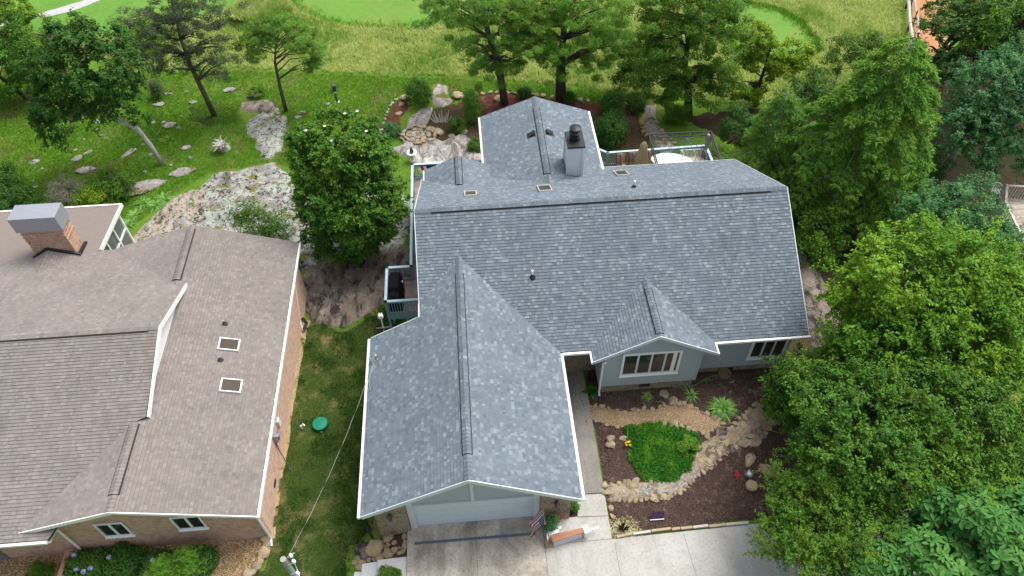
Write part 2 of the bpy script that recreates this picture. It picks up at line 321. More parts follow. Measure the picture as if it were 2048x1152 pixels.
# ---------------------------------------------------------------- objects
def tag(o, label=None, cat=None, group=None, kind=None):
    if label: o['label'] = label
    if cat: o['category'] = cat
    if group: o['group'] = group
    if kind: o['kind'] = kind
    return o
def thing(name, label, cat, loc=(0, 0, 0), group=None):
    o = bpy.data.objects.new(name, None); C.objects.link(o); o.location = tuple(float(x) for x in loc); o.empty_display_size = .3
    return tag(o, label, cat, group)
def link(name, me, mat, parent=None):
    o = bpy.data.objects.new(name, me); C.objects.link(o)
    for m in (mat if isinstance(mat, (list, tuple)) else [mat]): me.materials.append(m)
    if parent is not None:
        o.parent = parent
    return o
def wloc(p):
    v = Vector((0, 0, 0))
    while p is not None: v = v+p.location; p = p.parent
    return v
class MB:
    """collects shapes in world coordinates into ONE mesh"""
    def __init__(s): s.v = []; s.f = []; s.mi = []; s.uv = []; s.cur = 0
    def face(s, pts, uv=None):
        i = len(s.v); s.v += [tuple(float(c) for c in p) for p in pts]; s.f.append(list(range(i, i+len(pts)))); s.mi.append(s.cur)
        s.uv.append(uv or [(p[0], p[1]) for p in pts])
    def add(s, vs, fs):
        i = len(s.v); s.v += [tuple(float(c) for c in p) for p in vs]
        for f in fs:
            s.f.append([i+k for k in f]); s.mi.append(s.cur); s.uv.append([(vs[k][0], vs[k][1]) for k in f])
    def box(s, lo, hi):
        x0, y0, z0 = lo; x1, y1, z1 = hi
        s.add([(x0, y0, z0), (x1, y0, z0), (x1, y1, z0), (x0, y1, z0), (x0, y0, z1), (x1, y0, z1), (x1, y1, z1), (x0, y1, z1)],
              [(3, 2, 1, 0), (4, 5, 6, 7), (0, 1, 5, 4), (1, 2, 6, 5), (2, 3, 7, 6), (3, 0, 4, 7)])
    def beam(s, a, b, w, h, up=(0, 0, 1), top=False):
        a = Vector(a); b = Vector(b); d = (b-a).normalized(); up = Vector(up)
        sd = d.cross(up)
        if sd.length < 1e-4: sd = d.cross(Vector((1, 0, 0)))
        sd.normalize(); u = sd.cross(d).normalized(); sd = sd*w/2; o = -u*h if top else -u*h/2; t = Vector((0, 0, 0)) if top else u*h/2
        vs = [a-sd+o, a+sd+o, a+sd+t, a-sd+t, b-sd+o, b+sd+o, b+sd+t, b-sd+t]
        s.add([tuple(q) for q in vs], [(3, 2, 1, 0), (4, 5, 6, 7), (0, 1, 5, 4), (1, 2, 6, 5), (2, 3, 7, 6), (3, 0, 4, 7)])
    def prism(s, pts, z0, z1):               # pts = xy outline, z0/z1 constant or function
        n = len(pts); f0 = z0 if callable(z0) else (lambda x, y: z0); f1 = z1 if callable(z1) else (lambda x, y: z1)
        A = sum(pts[i][0]*pts[(i+1) % n][1]-pts[(i+1) % n][0]*pts[i][1] for i in range(n))
        if A < 0: pts = pts[::-1]
        vs = [(x, y, f0(x, y)) for x, y in pts] + [(x, y, f1(x, y)) for x, y in pts]
        s.add(vs, [list(range(n))[::-1], list(range(n, 2*n))] + [(i, (i+1) % n, n+(i+1) % n, n+i) for i in range(n)])
    def tube(s, pts, rs, n=8, cap=True):
        pts = [Vector(p) for p in pts]
        if not isinstance(rs, (list, tuple)): rs = [rs]*len(pts)
        vs = []; ref = Vector((.3, .2, .93))
        for i, p in enumerate(pts):
            d = (pts[min(i+1, len(pts)-1)]-pts[max(i-1, 0)])
            d = d.normalized() if d.length > 1e-6 else Vector((0, 0, 1))
            a = d.cross(ref)
            if a.length < 1e-3: a = d.cross(Vector((1, 0, 0)))
            a.normalize(); b = d.cross(a)
            for k in range(n):
                t = 2*math.pi*k/n; vs.append(tuple(p+(a*math.cos(t)+b*math.sin(t))*rs[i]))
        fs = [(i*n+k, i*n+(k+1) % n, (i+1)*n+(k+1) % n, (i+1)*n+k) for i in range(len(pts)-1) for k in range(n)]
        if cap: fs += [list(range(n))[::-1], list(range((len(pts)-1)*n, len(pts)*n))]
        s.add(vs, fs)
    def lathe(s, c, prof, n=16):             # prof = [(r, z)]
        s.tube_raw([[(c[0]+r*math.cos(2*math.pi*k/n), c[1]+r*math.sin(2*math.pi*k/n), c[2]+z) for k in range(n)] for r, z in prof], n)
    def tube_raw(s, rings, n):
        vs = [p for r in rings for p in r]
        fs = [(i*n+k, i*n+(k+1) % n, (i+1)*n+(k+1) % n, (i+1)*n+k) for i in range(len(rings)-1) for k in range(n)]
        s.add(vs, fs+[list(range(n))[::-1], list(range((len(rings)-1)*n, len(rings)*n))])
    def build(s, name, mat, parent=None, smooth=False, local=False, loc=None):
        me = bpy.data.meshes.new(name)
        off = wloc(parent) if parent is not None and not local else Vector((0, 0, 0))
        if loc is not None: off = Vector(loc)
        me.from_pydata([(x-off[0], y-off[1], z-off[2]) for x, y, z in s.v], [], s.f)
        me.polygons.foreach_set("material_index", s.mi)
        ul = me.uv_layers.new(name="UVMap"); ul.data.foreach_set("uv", [c for f in s.uv for p in f for c in p])
        if smooth: me.polygons.foreach_set("use_smooth", [True]*len(s.f))
        me.update(); o = link(name, me, mat, parent)
        if loc is not None: o.location = loc
        return o

def clip(poly, v0, keep_above):               # poly of (u, v)
    out = []
    for i in range(len(poly)):
        a, b = poly[i], poly[(i+1) % len(poly)]
        ia = (a[1] >= v0) if keep_above else (a[1] <= v0); ib = (b[1] >= v0) if keep_above else (b[1] <= v0)
        if ia: out.append(a)
        if ia != ib:
            t = (v0-a[1])/(b[1]-a[1]); out.append((a[0]+t*(b[0]-a[0]), v0))
    return out
def lapped(mb, poly, udir, expo, thick, edge=1, under=None, seed=0):
    """lay lapped courses (shingles or clapboards) over a flat polygon: every course a real tilted strip with a butt edge"""
    P = [Vector(p) for p in poly]; u = Vector(udir).normalized()
    n = Vector((0, 0, 0))
    for i in range(len(P)): n += P[i].cross(P[(i+1) % len(P)])
    n.normalize()
    if n.z < -.01: n = -n
    n = (n-u*n.dot(u)).normalized(); v = n.cross(u).normalized()
    if v.z < 0: u = -u; v = n.cross(u).normalized()
    o = P[0]; Q = [((p-o).dot(u), (p-o).dot(v)) for p in P]
    lift = [(p-o).dot(n) for p in P]
    vmin = min(q[1] for q in Q); vmax = max(q[1] for q in Q); k = 0
    ou = (seed*7.31) % 50
    while vmin+k*expo < vmax-1e-4:
        a, b = vmin+k*expo, min(vmin+(k+1)*expo, vmax)
        S = clip(clip(Q, a, True), b, False)
        if len(S) >= 3:
            def W(q, h=None):
                hh = thick*(1-(q[1]-a)/expo) if h is None else h
                return o+u*q[0]+v*q[1]+n*hh
            mb.cur = 0; mb.face([W(q) for q in S], [(q[0]+ou+100, q[1]-vmin+seed*1.45+.002-(q[1]-a)*.02) for q in S])
            low = [q for q in S if abs(q[1]-a) < 1e-6]
            if len(low) >= 2:
                u0, u1 = min(q[0] for q in low), max(q[0] for q in low)
                mb.cur = edge
                mb.face([W((u0, a), 0.0), W((u1, a), 0.0), W((u1, a)), W((u0, a))])
        k += 1
    if under:
        mb.cur = edge; mb.face([tuple(p-n*under) for p in P][::-1])
        for i in range(len(P)):
            a, b = P[i], P[(i+1) % len(P)]; mb.face([a-n*under, b-n*under, b, a])
    mb.cur = 0

# ---------------------------------------------------------------- terrain and draped ground sheets
def inside(poly, x, y):
    x = np.asarray(x); y = np.asarray(y); r = np.zeros(x.shape, bool); n = len(poly)
    for i in range(n):
        x0, y0 = poly[i]; x1, y1 = poly[(i+1) % n]
        if y0 == y1: continue
        c = ((y0 > y) != (y1 > y)) & (x < (x1-x0)*(y-y0)/(y1-y0)+x0); r ^= c
    return r
def edge_dist(poly, x, y):
    d = np.full(np.shape(x), 1e9); n = len(poly)
    for i in range(n):
        a = np.array(poly[i]); b = np.array(poly[(i+1) % n]); e = b-a; L = max(e @ e, 1e-9)
        t = np.clip(((x-a[0])*e[0]+(y-a[1])*e[1])/L, 0, 1)
        d = np.minimum(d, np.hypot(x-a[0]-t*e[0], y-a[1]-t*e[1]))
    return d
def rough_outline(poly, step, amp):
    out = []
    for i in range(len(poly)):
        a, b = np.array(poly[i]), np.array(poly[(i+1) % len(poly)]); n = max(1, int(np.hypot(*(b-a))/step))
        for k in range(n):
            p = a+(b-a)*k/n; q = Vector((p[0]*1.3, p[1]*1.3, 4.2))
            out.append((p[0]+amp*(noise.noise(q)+.5*noise.noise(q*3.1)), p[1]+amp*(noise.noise(q+Vector((9, 3, 1)))+.5*noise.noise(q*3.1+Vector((5, 5, 5))))))
    return out
def drape(name, mat, poly, off=.02, step=.4, amp=.08, bump=0.0, bscale=.8, rimdrop=.05, parent=None, kind='structure', plates=0.0):
    if amp > 0 or step < 1: poly = rough_outline(poly, min(step, .4), amp)
    xs = [p[0] for p in poly]; ys = [p[1] for p in poly]
    gx, gy = np.meshgrid(np.arange(min(xs), max(xs), step), np.arange(min(ys), max(ys), step))
    gx = gx.ravel()+RNG.uniform(-.25, .25, gx.size)*step; gy = gy.ravel()+RNG.uniform(-.25, .25, gy.size)*step
    k = inside(poly, gx, gy); gx, gy = gx[k], gy[k]; d = edge_dist(poly, gx, gy); k = d > step*.3; gx, gy, d = gx[k], gy[k], d[k]
    n0 = len(poly); V = [Vector(p) for p in poly]+[Vector((float(a), float(b))) for a, b in zip(gx, gy)]
    r = geometry.delaunay_2d_cdt(V, [(i, (i+1) % n0) for i in range(n0)], [], 1, 1e-5)
    vs = np.array([(p.x, p.y) for p in r[0]]); dd = edge_dist(poly, vs[:, 0], vs[:, 1])
    z = H(vs[:, 0], vs[:, 1])+np.where(dd < .01, off-rimdrop, off)
    if bump:
        for i, (x, y) in enumerate(vs):
            q = Vector((x*bscale, y*bscale, 1.7)); f = min(1.0, dd[i]/(1.2*max(bump, .25)))
            h = .55+.6*noise.noise(q)+.35*noise.noise(q*2.3)+.2*noise.noise(q*5.1)
            if plates: h += plates*(noise.cell(Vector((x*1.1+.6*y, y*.8, 0)))-.3)
            z[i] += bump*f*max(0.0, h)
    me = bpy.data.meshes.new(name); me.from_pydata([(x, y, float(c)) for (x, y), c in zip(vs, z)], [], [f for f in r[2]])
    me.polygons.foreach_set("use_smooth", [True]*len(me.polygons)); me.update()
    # face up
    if len(me.polygons) and me.polygons[0].normal.z < 0: me.flip_normals()
    o = link(name, me, mat, parent)
    if kind: o['kind'] = kind
    return o

def ground_sheet():
    xs = np.concatenate([np.arange(-400, -60, 20), np.arange(-60, 60, 1.0), np.arange(60, 401, 20)])
    ys = np.concatenate([np.arange(-60, -12, 6), np.arange(-12, 64, 1.0), np.arange(64, 401, 14)])
    X, Y = np.meshgrid(xs, ys); Z = H(X, Y)
    nx, ny = len(xs), len(ys)
    me = bpy.data.meshes.new("ground")
    f = [(j*nx+i, j*nx+i+1, (j+1)*nx+i+1, (j+1)*nx+i) for j in range(ny-1) for i in range(nx-1)]
    me.from_pydata(list(zip(X.ravel().tolist(), Y.ravel().tolist(), Z.ravel().tolist())), [], f)
    me.polygons.foreach_set("use_smooth", [True]*len(f)); me.update()
    o = link("lawn_ground", me, lawn_m); o['kind'] = 'structure'
ground_sheet()

# ================================================================ GREY HOUSE
xl, xr, gy, ze, zp, gb = -1.751, 6.591, -.975, 3.607, 5.936, 7.354
xp = (xl+xr)/2; gsl = (zp-ze)/(xr-xp)
ml, mr, mry, mrz, mfy, mby, mbz = .564, 17.744, 11.804, 7.059, 5.866, 17.915, 3.711
fs = (mrz-ze)/(mry-mfy); bsl = (mrz-mbz)/(mby-mry)
yg = mfy+(zp-ze)/fs
bx, bw, bfy, bpz, bez = 10.717, 2.735, 5.236, 5.135, 3.614
rx, rw, rby, rpz, rez = 7.113, 3.15, 22.657, 5.219, 4.036
house = thing("grey_house", "grey shingled house with white gutters, pale garage door and a front window bay", "house", (8, 8, 0))
EX, TH = .145, .022
SH = [grey_sh, edge_dk]
def roof(name, planes, mats, root, ex=EX, under=.09):
    mb = MB()
    for i, (poly, ud) in enumerate(planes): lapped(mb, poly, ud, ex, TH, 1, under, seed=i+len(mb.f) % 7)
    return mb.build(name, mats, root)
def ridge_vent(root, a, b, slope_dirs, mats, hw=.15, lift=.055, dark=True):
    """raised cap over a ridge a->b; slope_dirs = the two downhill vectors (unit)"""
    a, b = Vector(a), Vector(b); mb = MB(); d = (b-a).normalized()
    L = (b-a).length; n = max(1, int(L/.16))
    for k, s in enumerate(slope_dirs):
        s = Vector(s).normalized(); nr = s.cross(d) if s.cross(d).z > 0 else d.cross(s)
        for i in range(n):
            p0 = a+d*(L*i/n); p1 = a+d*(L*(i+1)/n); h0, h1 = lift+.016, lift
            mb.cur = 0
            mb.face([p0+Vector((0, 0, h0*1.1)), p0+s*hw+nr*h0, p1+s*hw+nr*h1, p1+Vector((0, 0, h1*1.1))], [(i*.4+k*.1, i*.145+.03), (i*.4+k*.1+.1, i*.145+.03), (i*.4+k*.1+.1, i*.145+.11), (i*.4+k*.1, i*.145+.11)])
        mb.cur = 1
        mb.face([a+s*hw+nr*(lift+.014), a+s*(hw+.012)-nr*.02, b+s*(hw+.012)-nr*.02, b+s*hw+nr*(lift)])
        mb.face([a+nr*(lift+.014), a+s*hw+nr*(lift+.014), a+s*hw-nr*.02, a-nr*.02]); mb.face([b+nr*lift, b+s*hw+nr*lift, b+s*hw-nr*.02, b-nr*.02])
        if dark: mb.beam(a+s*(hw+.035)+nr*.022, b+s*(hw+.035)+nr*.022, .05, .02, nr)
    return mb.build("ridge_vent", mats, root)
def cap_row(root, a, b, dirs, mats, hw=.15): return ridge_vent(root, a, b, dirs, [mats[0], mats[0]], hw, .03, False)
S_L, S_R = Vector((-1, 0, -gsl)), Vector((1, 0, -gsl))
r = roof("garage_roof", [([(xl, gy, ze), (xp, gy, zp), (xp, yg, zp), (ml, mfy+(zp-gsl*(xp-ml)-ze)/fs, zp-gsl*(xp-ml)), (ml, gb, zp-gsl*(xp-ml)), (xl, gb, ze)], (0, 1, 0)),
                         ([(xr, gy, ze), (xr, mfy, ze), (xp, yg, zp), (xp, gy, zp)], (0, 1, 0))], SH, house)
ridge_vent(r, (xp, gy+1.0, zp), (xp, yg-1.0, zp), (S_L, S_R), SH, .15, .06)
o = cap_row(r, (xp, gy, zp), (xp, gy+1.0, zp), (S_L, S_R), SH); o.name = "ridge_cap"
o = cap_row(r, (xp, yg-1.0, zp), (xp, yg, zp), (S_L, S_R), SH); o.name = "ridge_cap"
r = roof("main_roof", [([(ml, mfy, ze), (mr, mfy, ze), (mr, mry, mrz), (ml, mry, mrz)], (1, 0, 0)), ([(mr, mby, mbz), (ml, mby, mbz), (ml, mry, mrz), (mr, mry, mrz)], (1, 0, 0))], SH, house)
FD, BD = Vector((0, -1, -fs)), Vector((0, 1, -bsl))
ridge_vent(r, (ml+.75, mry, mrz), (mr-.8, mry, mrz), (FD, BD), SH, .15, .06)
o = cap_row(r, (ml, mry, mrz), (ml+.75, mry, mrz), (FD, BD), SH); o.name = "ridge_cap"
o = cap_row(r, (mr-.8, mry, mrz), (mr, mry, mrz), (FD, BD), SH); o.name = "ridge_cap"
yb = mfy+(bpz-ze)/fs; bs2 = (bpz-bez)/bw
r = roof("bay_roof", [([(bx-bw, bfy, bez), (bx, bfy, bpz), (bx, yb, bpz), (bx-bw, mfy+.03, bez)], (0, 1, 0)), ([(bx+bw, bfy, bez), (bx+bw, mfy+.03, bez), (bx, yb, bpz), (bx, bfy, bpz)], (0, 1, 0))], SH, house)
BL, BR = Vector((-1, 0, -bs2)), Vector((1, 0, -bs2))
ridge_vent(r, (bx, bfy+.15, bpz), (bx, yb-.5, bpz), (BL, BR), SH, .14, .05)
o = cap_row(r, (bx, yb-.5, bpz), (bx, yb, bpz), (BL, BR), SH); o.name = "ridge_cap"
ws = (rpz-rez)/rw; yw = mry+(mrz-rpz)/bsl; ywe = mry+(mrz-rez)/bsl
r = roof("wing_roof", [([(rx-rw, rby, rez), (rx-rw, ywe, rez), (rx, yw, rpz), (rx, rby, rpz)], (0, 1, 0)), ([(rx+rw, ywe, rez), (rx+rw, rby, rez), (rx, rby, rpz), (rx, yw, rpz)], (0, 1, 0))], SH, house)
WL, WR = Vector((-1, 0, -ws)), Vector((1, 0, -ws))
ridge_vent(r, (rx, yw+.75, rpz), (rx, rby-1.0, rpz), (WL, WR), SH, .15, .06)
o = cap_row(r, (rx, rby-1.0, rpz), (rx, rby, rpz), (WL, WR), SH); o.name = "ridge_cap"
for px_, py_ in ((6.61, 19.42), (7.63, 19.5)):
    sg = -1 if px_ < rx else 1; z0 = rpz-ws*abs(px_-rx)
    mb = MB(); sl = lambda x: rpz-ws*abs(x-rx)
    c = [(px_-.16, py_-.16), (px_+.16, py_-.16), (px_+.16, py_+.16), (px_-.16, py_+.16)]
    mb.prism(c, lambda x, y: sl(x)-.02, lambda x, y: sl(x)+.1-.05*sg*(x-px_)/.16)
    c = [(px_-.23, py_-.23), (px_+.23, py_-.23), (px_+.23, py_+.23), (px_-.23, py_+.23)]
    mb.prism(c, lambda x, y: sl(x)+.0, lambda x, y: sl(x)+.03)
    mb.build("roof_vent", black, r)
dx, dy, dz, dw, ds = 2.573, 18.175, 4.89, 1.85, .45
ydl = mry+(mrz-dz)/bsl; yde = mry+(mrz-dz+dw*ds)/bsl
r = roof("dormer_roof", [([(dx-dw, dy, dz-dw*ds), (dx-dw, yde, dz-dw*ds), (dx, ydl, dz), (dx, dy, dz)], (0, 1, 0)), ([(dx+dw, yde, dz-dw*ds), (dx+dw, dy, dz-dw*ds), (dx, dy, dz), (dx, ydl, dz)], (0, 1, 0))], SH, house)
r.name = "dormer_roof"
ridge_vent(r, (dx, ydl+.1, dz), (dx, dy-.05, dz), (Vector((-1, 0, -ds)), Vector((1, 0, -ds))), SH, .15, .06)

def gutter(a, b, root, out, nm="gutter", w=.11, h=.12):
    a, b, out = Vector(a), Vector(b), Vector(out); mb = MB()
    mb.beam(a+out*(w/2+.02)-Vector((0, 0, .03)), b+out*(w/2+.02)-Vector((0, 0, .03)), w, h, (0, 0, 1), True)
    c0 = a+out*(w/2+.02)+Vector((0, 0, -.028)); c1 = b+out*(w/2+.02)+Vector((0, 0, -.028))
    mb.cur = 1; mb.beam(c0, c1, w*.55, .004, (0, 0, 1)); return mb.build(nm, [white, white], root)
gutter((xl, gy-.03, ze), (xl, gb, ze), house, (-1, 0, 0)); gutter((xr, gy-.03, ze), (xr, mfy-.06, ze), house, (1, 0, 0))
gutter((xr+.1, mfy, ze), (bx-bw, mfy, ze), house, (0, -1, 0)); gutter((bx+bw-.02, mfy, ze), (mr+.08, mfy, ze), house, (0, -1, 0))
gutter((bx-bw, bfy-.05, bez), (bx-bw, mfy-.06, bez), house, (-1, 0, 0), w=.08); gutter((bx+bw, bfy-.05, bez), (bx+bw, mfy-.06, bez), house, (1, 0, 0), w=.08)
gutter((rx-rw, ywe, rez), (rx-rw, rby, rez), house, (-1, 0, 0)); gutter((rx+rw, ywe+.1, rez), (rx+rw, rby, rez), house, (1, 0, 0)); gutter((rx+rw, mby, mbz), (mr, mby, mbz), house, (0, 1, 0), w=.06)
gutter((dx-dw, yde-1.4, dz-dw*ds), (dx-dw, dy, dz-dw*ds), house, (-1, 0, 0), w=.07)
def rake(a, b, root, h=.2, t=.04, out=(0, -1, 0), mat=trim):
    mb = MB(); o_ = Vector(out)*t*.6; a = Vector(a)+o_; b = Vector(b)+o_
    mb.beam(a+Vector((0, 0, .01)), b+Vector((0, 0, .01)), t, h, (0, 0, 1), True); return mb.build("rake_board", mat, root)
rake((xl-.02, gy, ze), (xp, gy, zp), house); rake((xr+.02, gy, ze), (xp, gy, zp), house)
rake((bx-bw-.02, bfy, bez), (bx, bfy, bpz), house, .16); rake((bx+bw+.02, bfy, bez), (bx, bfy, bpz), house, .16)
rake((mr, mfy, ze), (mr, mry, mrz), house, .18, .04, (1, 0, 0)); rake((mr, mby, mbz), (mr, mry, mrz), house, .18, .04, (1, 0, 0))
rake((ml, mfy+2.2, ze+2.2*fs), (ml, mry, mrz), house, .18, .04, (-1, 0, 0)); rake((ml, mby, mbz), (ml, mry, mrz), house, .18, .04, (-1, 0, 0))
mb = MB(); zz = zp-gsl*(xp-ml); mb.beam((ml-.03, gb-.03, zz-.02), (ml-.03, gb+.76, zz-.02), .05, .1); mb.beam((xl, gb+.03, ze), (ml, gb+.03, zz), .04, .14, (0, 0, 1), True); mb.build("rake_board", trim, house)
for q0_, q1_ in ((xl+.02, -1.5), (6.36, xr-.02)): mb = MB(); mb.prism([(q0_, gy+.02), (q1_, gy+.02), (q1_, .0), (q0_, .0)], ze-.16, ze-.12); mb.build("soffit", trim, house)

def extr(mb, axis, pts, a, b):                # polygon in the other two axes, extruded along axis
    def P(t, q): return (t, q[0], q[1]) if axis == 0 else (q[0], t, q[1])
    n = len(pts); vs = [P(a, q) for q in pts]+[P(b, q) for q in pts]
    mb.add(vs, [list(range(n)), list(range(n, 2*n))[::-1]]+[(i, n+i, n+(i+1) % n, (i+1) % n) for i in range(n)])
for x_, y_, z_, h_ in ((xp, gy, zp, .2), (bx, bfy, bpz, .16)): mb = MB(); extr(mb, 1, [(x_-.1, z_-.05), (x_, z_+.012), (x_+.1, z_-.05), (x_+.1, z_-h_-.03), (x_-.1, z_-h_-.03)], y_-.052, y_-.001); mb.build("peak_board", trim, house)
U = .14
# garage body, gable and piers
zg = lambda x: zp-gsl*abs(x-xp)-U
mb = MB(); extr(mb, 1, [(-1.45, -.7), (6.3, -.7), (6.3, zg(6.3)), (xp, zg(xp)), (-1.45, zg(-1.45))], .12, 7.1); mb.build("garage_wall", siding, house)
mb = MB(); extr(mb, 1, [(-.3, 2.02), (5.15, 2.02), (5.15, zg(5.15)), (xp, zg(xp)), (-.3, zg(-.3))], .03, .12); mb.build("gable_panel", gablep, house)
for x0, x1 in ((-1.55, -.28), (5.13, 6.38)):
    mb = MB(); extr(mb, 1, [(x0, -.75), (x1, -.75), (x1, zg(x1)), (x0, zg(x0))], -.16, .3); mb.build("stone_pier", veneer, house)
mb = MB()
mb.box((-.26, -.06, -.05), (0, .1, zg(-.26)-.02)); mb.box((4.88, -.06, -.05), (5.12, .1, zg(5.12)-.02)); mb.box((0, -.05, 1.99), (4.88, .09, 2.14)); mb.box((xp-.07, -.02, 2.14), (xp+.07, .08, zg(xp)-.1))
mb.build("door_surround", trim, house)
mb = MB()
for k in range(4):
    z0 = .0+k*.4975; mb.box((0.0, .05, z0+.012), (4.88, .11, z0+.4975)); mb.box((.0, .07, z0), (4.88, .1, z0+.012))
    for j in range(8): mb.box((.09+j*.6, .035, z0+.09), (.09+j*.6+.5, .05, z0+.42))
gd = mb.build("garage_door", doorp, house)
for x0 in (-.93, 5.78):
    mb = MB(); c = (x0, -.3, 1.72)
    mb.box((x0-.06, -.22, 1.62), (x0+.06, -.16, 1.9)); mb.beam((x0, -.2, 1.88), (x0, -.3, 1.94), .03, .03)
    mb.lathe((x0, -.3, 1.52), [(.04, 0), (.075, .03), (.1, .3), (.11, .31), (.03, .42), (.01, .46)], 8); lm = mb.build("wall_lantern", darkg, house)
# main body
zf = lambda y: (ze+fs*(y-mfy) if y < mry else mbz+bsl*(mby-y))-U
mb = MB(); extr(mb, 0, [(7.05, -1.2), (17.5, -1.2), (17.5, zf(17.5)), (mry, zf(mry)), (7.05, zf(7.05))], .95, 17.35); mb.build("main_wall", siding, house)
mb = MB()
lapped(mb, [(12.96, 6.3, .86), (17.4, 6.3, .86), (17.4, 6.3, 3.5), (12.96, 6.3, 3.5)], (1, 0, 0), .11, .014); mb.face([(17.4, 6.3, .8), (17.4, 7.1, .8), (17.4, 7.1, 3.5), (17.4, 6.3, 3.5)])
mb.face([(12.96, 6.3, .86), (17.4, 6.3, .86), (17.4, 7.1, .86), (12.96, 7.1, .86)]); mb.build("siding_wall", [siding, siding], house)
mb = MB(); mb.box((12.8, 6.36, -.2), (17.3, 7.04, .855)); mb.box((8.55, 5.63, -.2), (12.9, 7.04, 1.1)); mb.box((6.3, 6.98, -.2), (8.5, 7.05, 1.75)); mb.build("stone_foundation", veneer, house)
for lo_, hi_ in (((14.6, 6.33, .45), (15.1, 6.37, .65)), ((10.4, 5.6, .72), (10.9, 5.64, .9))): mb = MB(); mb.box(lo_, hi_); mb.build("foundation_vent", black, house)
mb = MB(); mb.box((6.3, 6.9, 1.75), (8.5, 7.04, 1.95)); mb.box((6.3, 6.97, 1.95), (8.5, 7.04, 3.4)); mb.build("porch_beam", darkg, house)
# bay
zb = lambda x: bpz-bs2*abs(x-bx)-U
mb = MB(); W0, W1 = 8.46, 12.97
lapped(mb, [(W0, 5.55, 1.1), (W1, 5.55, 1.1), (W1, 5.55, zb(W1)), (bx, 5.55, zb(bx)), (W0, 5.55, zb(W0))], (1, 0, 0), .11, .014)
lapped(mb, [(W0, 7.0, 1.1), (W0, 5.55, 1.1), (W0, 5.55, zb(W0)), (W0, 7.0, zb(W0))], (0, -1, 0), .11, .014)
lapped(mb, [(W1, 5.55, 1.1), (W1, 6.4, 1.1), (W1, 6.4, zb(W1)), (W1, 5.55, zb(W1))], (0, 1, 0), .11, .014)
mb.face([(W0, 5.55, 1.1), (W0, 7.0, 1.1), (W1, 7.0, 1.1), (W1, 5.55, 1.1)]); mb.build("bay_wall", [siding, siding], house)
for q0_, q1_ in ((W0-.02, W0+.07), (W1-.07, W1+.02)): mb = MB(); mb.box((q0_, 5.52, 1.1), (q1_, 5.56, zb(q0_)-.02)); mb.build("corner_trim", siding, house)
def front_window(root, x0, x1, z0, z1, y, nmul, fw=.11, frame=white, mull=trim, dark=black):
    mb = MB(); mb.box((x0, y-.05, z0), (x1, y, z0+fw)); mb.box((x0, y-.05, z1-fw), (x1, y, z1)); mb.box((x0, y-.05, z0+fw), (x0+fw, y, z1-fw)); mb.box((x1-fw, y-.05, z0+fw), (x1, y, z1-fw))
    mb.box((x0-.04, y-.09, z0-.04), (x1+.04, y, z0-.002)); f = mb.build("window", frame, root)
    mb = MB(); mb.box((x0+fw, y-.008, z0+fw), (x1-fw, y+.0, z1-fw)); mb.build("pane", glass, f)
    mb = MB(); gx0, gx1 = x0+fw, x1-fw
    for k in range(1, nmul):
        xx = gx0+(gx1-gx0)*k/nmul; mb.box((xx-.045, y-.04, z0+fw), (xx+.045, y-.008, z1-fw))
    for a, b_ in ((z0+fw, z0+fw+.05), (z1-fw-.05, z1-fw)): mb.box((gx0, y-.035, a), (gx1, y-.009, b_))
    mb.build("mullion", mull, f); return f
f = front_window(house, 9.33, 12.0, 1.88, 3.6, 5.535, 4)
mb = MB(); mb.box((11.62, 5.531, 2.02), (11.8, 5.5265, 3.46)); mb.build("curtain", flower_w, f)
front_window(house, 15.55, 17.25, 1.42, 3.1, 6.285, 3)
mb = MB(); mb.tube([(W0+.05, 5.2, bez-.12), (W0+.02, 5.44, bez-.35), (W0+.02, 5.46, .75), (W0+.02, 5.3, .55)], .05, 8); mb.build("downspout", white, house)
mb = MB(); mb.tube([(W0+.02, 5.33, .62), (W0+.04, 5.05, .5)], .06, 8); mb.build("drain_hose", black, house)
# rear wing, dormer bodies
mb = MB(); extr(mb, 1, [(rx-rw+.35, -1.3), (rx+rw-.35, -1.3), (rx+rw-.35, rez+ws*.35-U), (rx, rpz-U), (rx-rw+.35, rez+ws*.35-U)], 15.5, rby-.35); mb.build("wing_wall", siding, house)
mb = MB(); extr(mb, 1, [(dx-dw+.3, 1.0), (dx+dw-.3, 1.0), (dx+dw-.3, dz-ds*(dw-.3)-U), (dx, dz-U), (dx-dw+.3, dz-ds*(dw-.3)-U)], 15.9, dy-.3); mb.build("dormer_wall", siding, house)
# chimney
ch = MB()
for nrm, pl in (((1, 0, 0), [(8.18, 16.28, 3.2), (8.96, 16.28, 3.2), (8.96, 16.28, 6.5), (8.18, 16.28, 6.5)]), ((0, 1, 0), [(8.96, 16.28, 3.2), (8.96, 17.44, 3.2), (8.96, 17.44, 6.5), (8.96, 16.28, 6.5)]),
                ((0, -1, 0), [(8.18, 17.44, 3.2), (8.18, 16.28, 3.2), (8.18, 16.28, 6.5), (8.18, 17.44, 6.5)]), ((-1, 0, 0), [(8.96, 17.44, 3.2), (8.18, 17.44, 3.2), (8.18, 17.44, 6.5), (8.96, 17.44, 6.5)])):
    lapped(ch, pl, nrm, .13, .016)
for x_, y_ in ((8.18, 16.28), (8.96, 16.28), (8.96, 17.44), (8.18, 17.44)): ch.box((x_-.06, y_-.06, 3.2), (x_+.06, y_+.06, 6.5))
chim = ch.build("chimney", [chimp, siding], house)
mb = MB(); mb.box((8.13, 16.2, 6.5), (9.03, 17.5, 6.6)); c = (8.58, 16.88, 6.6)
mb.lathe(c, [(.27, 0), (.27, .16), (.31, .17), (.31, .2), (.22, .22), (.22, .36), (.3, .37), (.32, .43), (.22, .5), (.22, .62), (.3, .63), (.3, .68), (.12, .76), (.0, .78)], 20); mb.build("chimney_cap", black, chim)
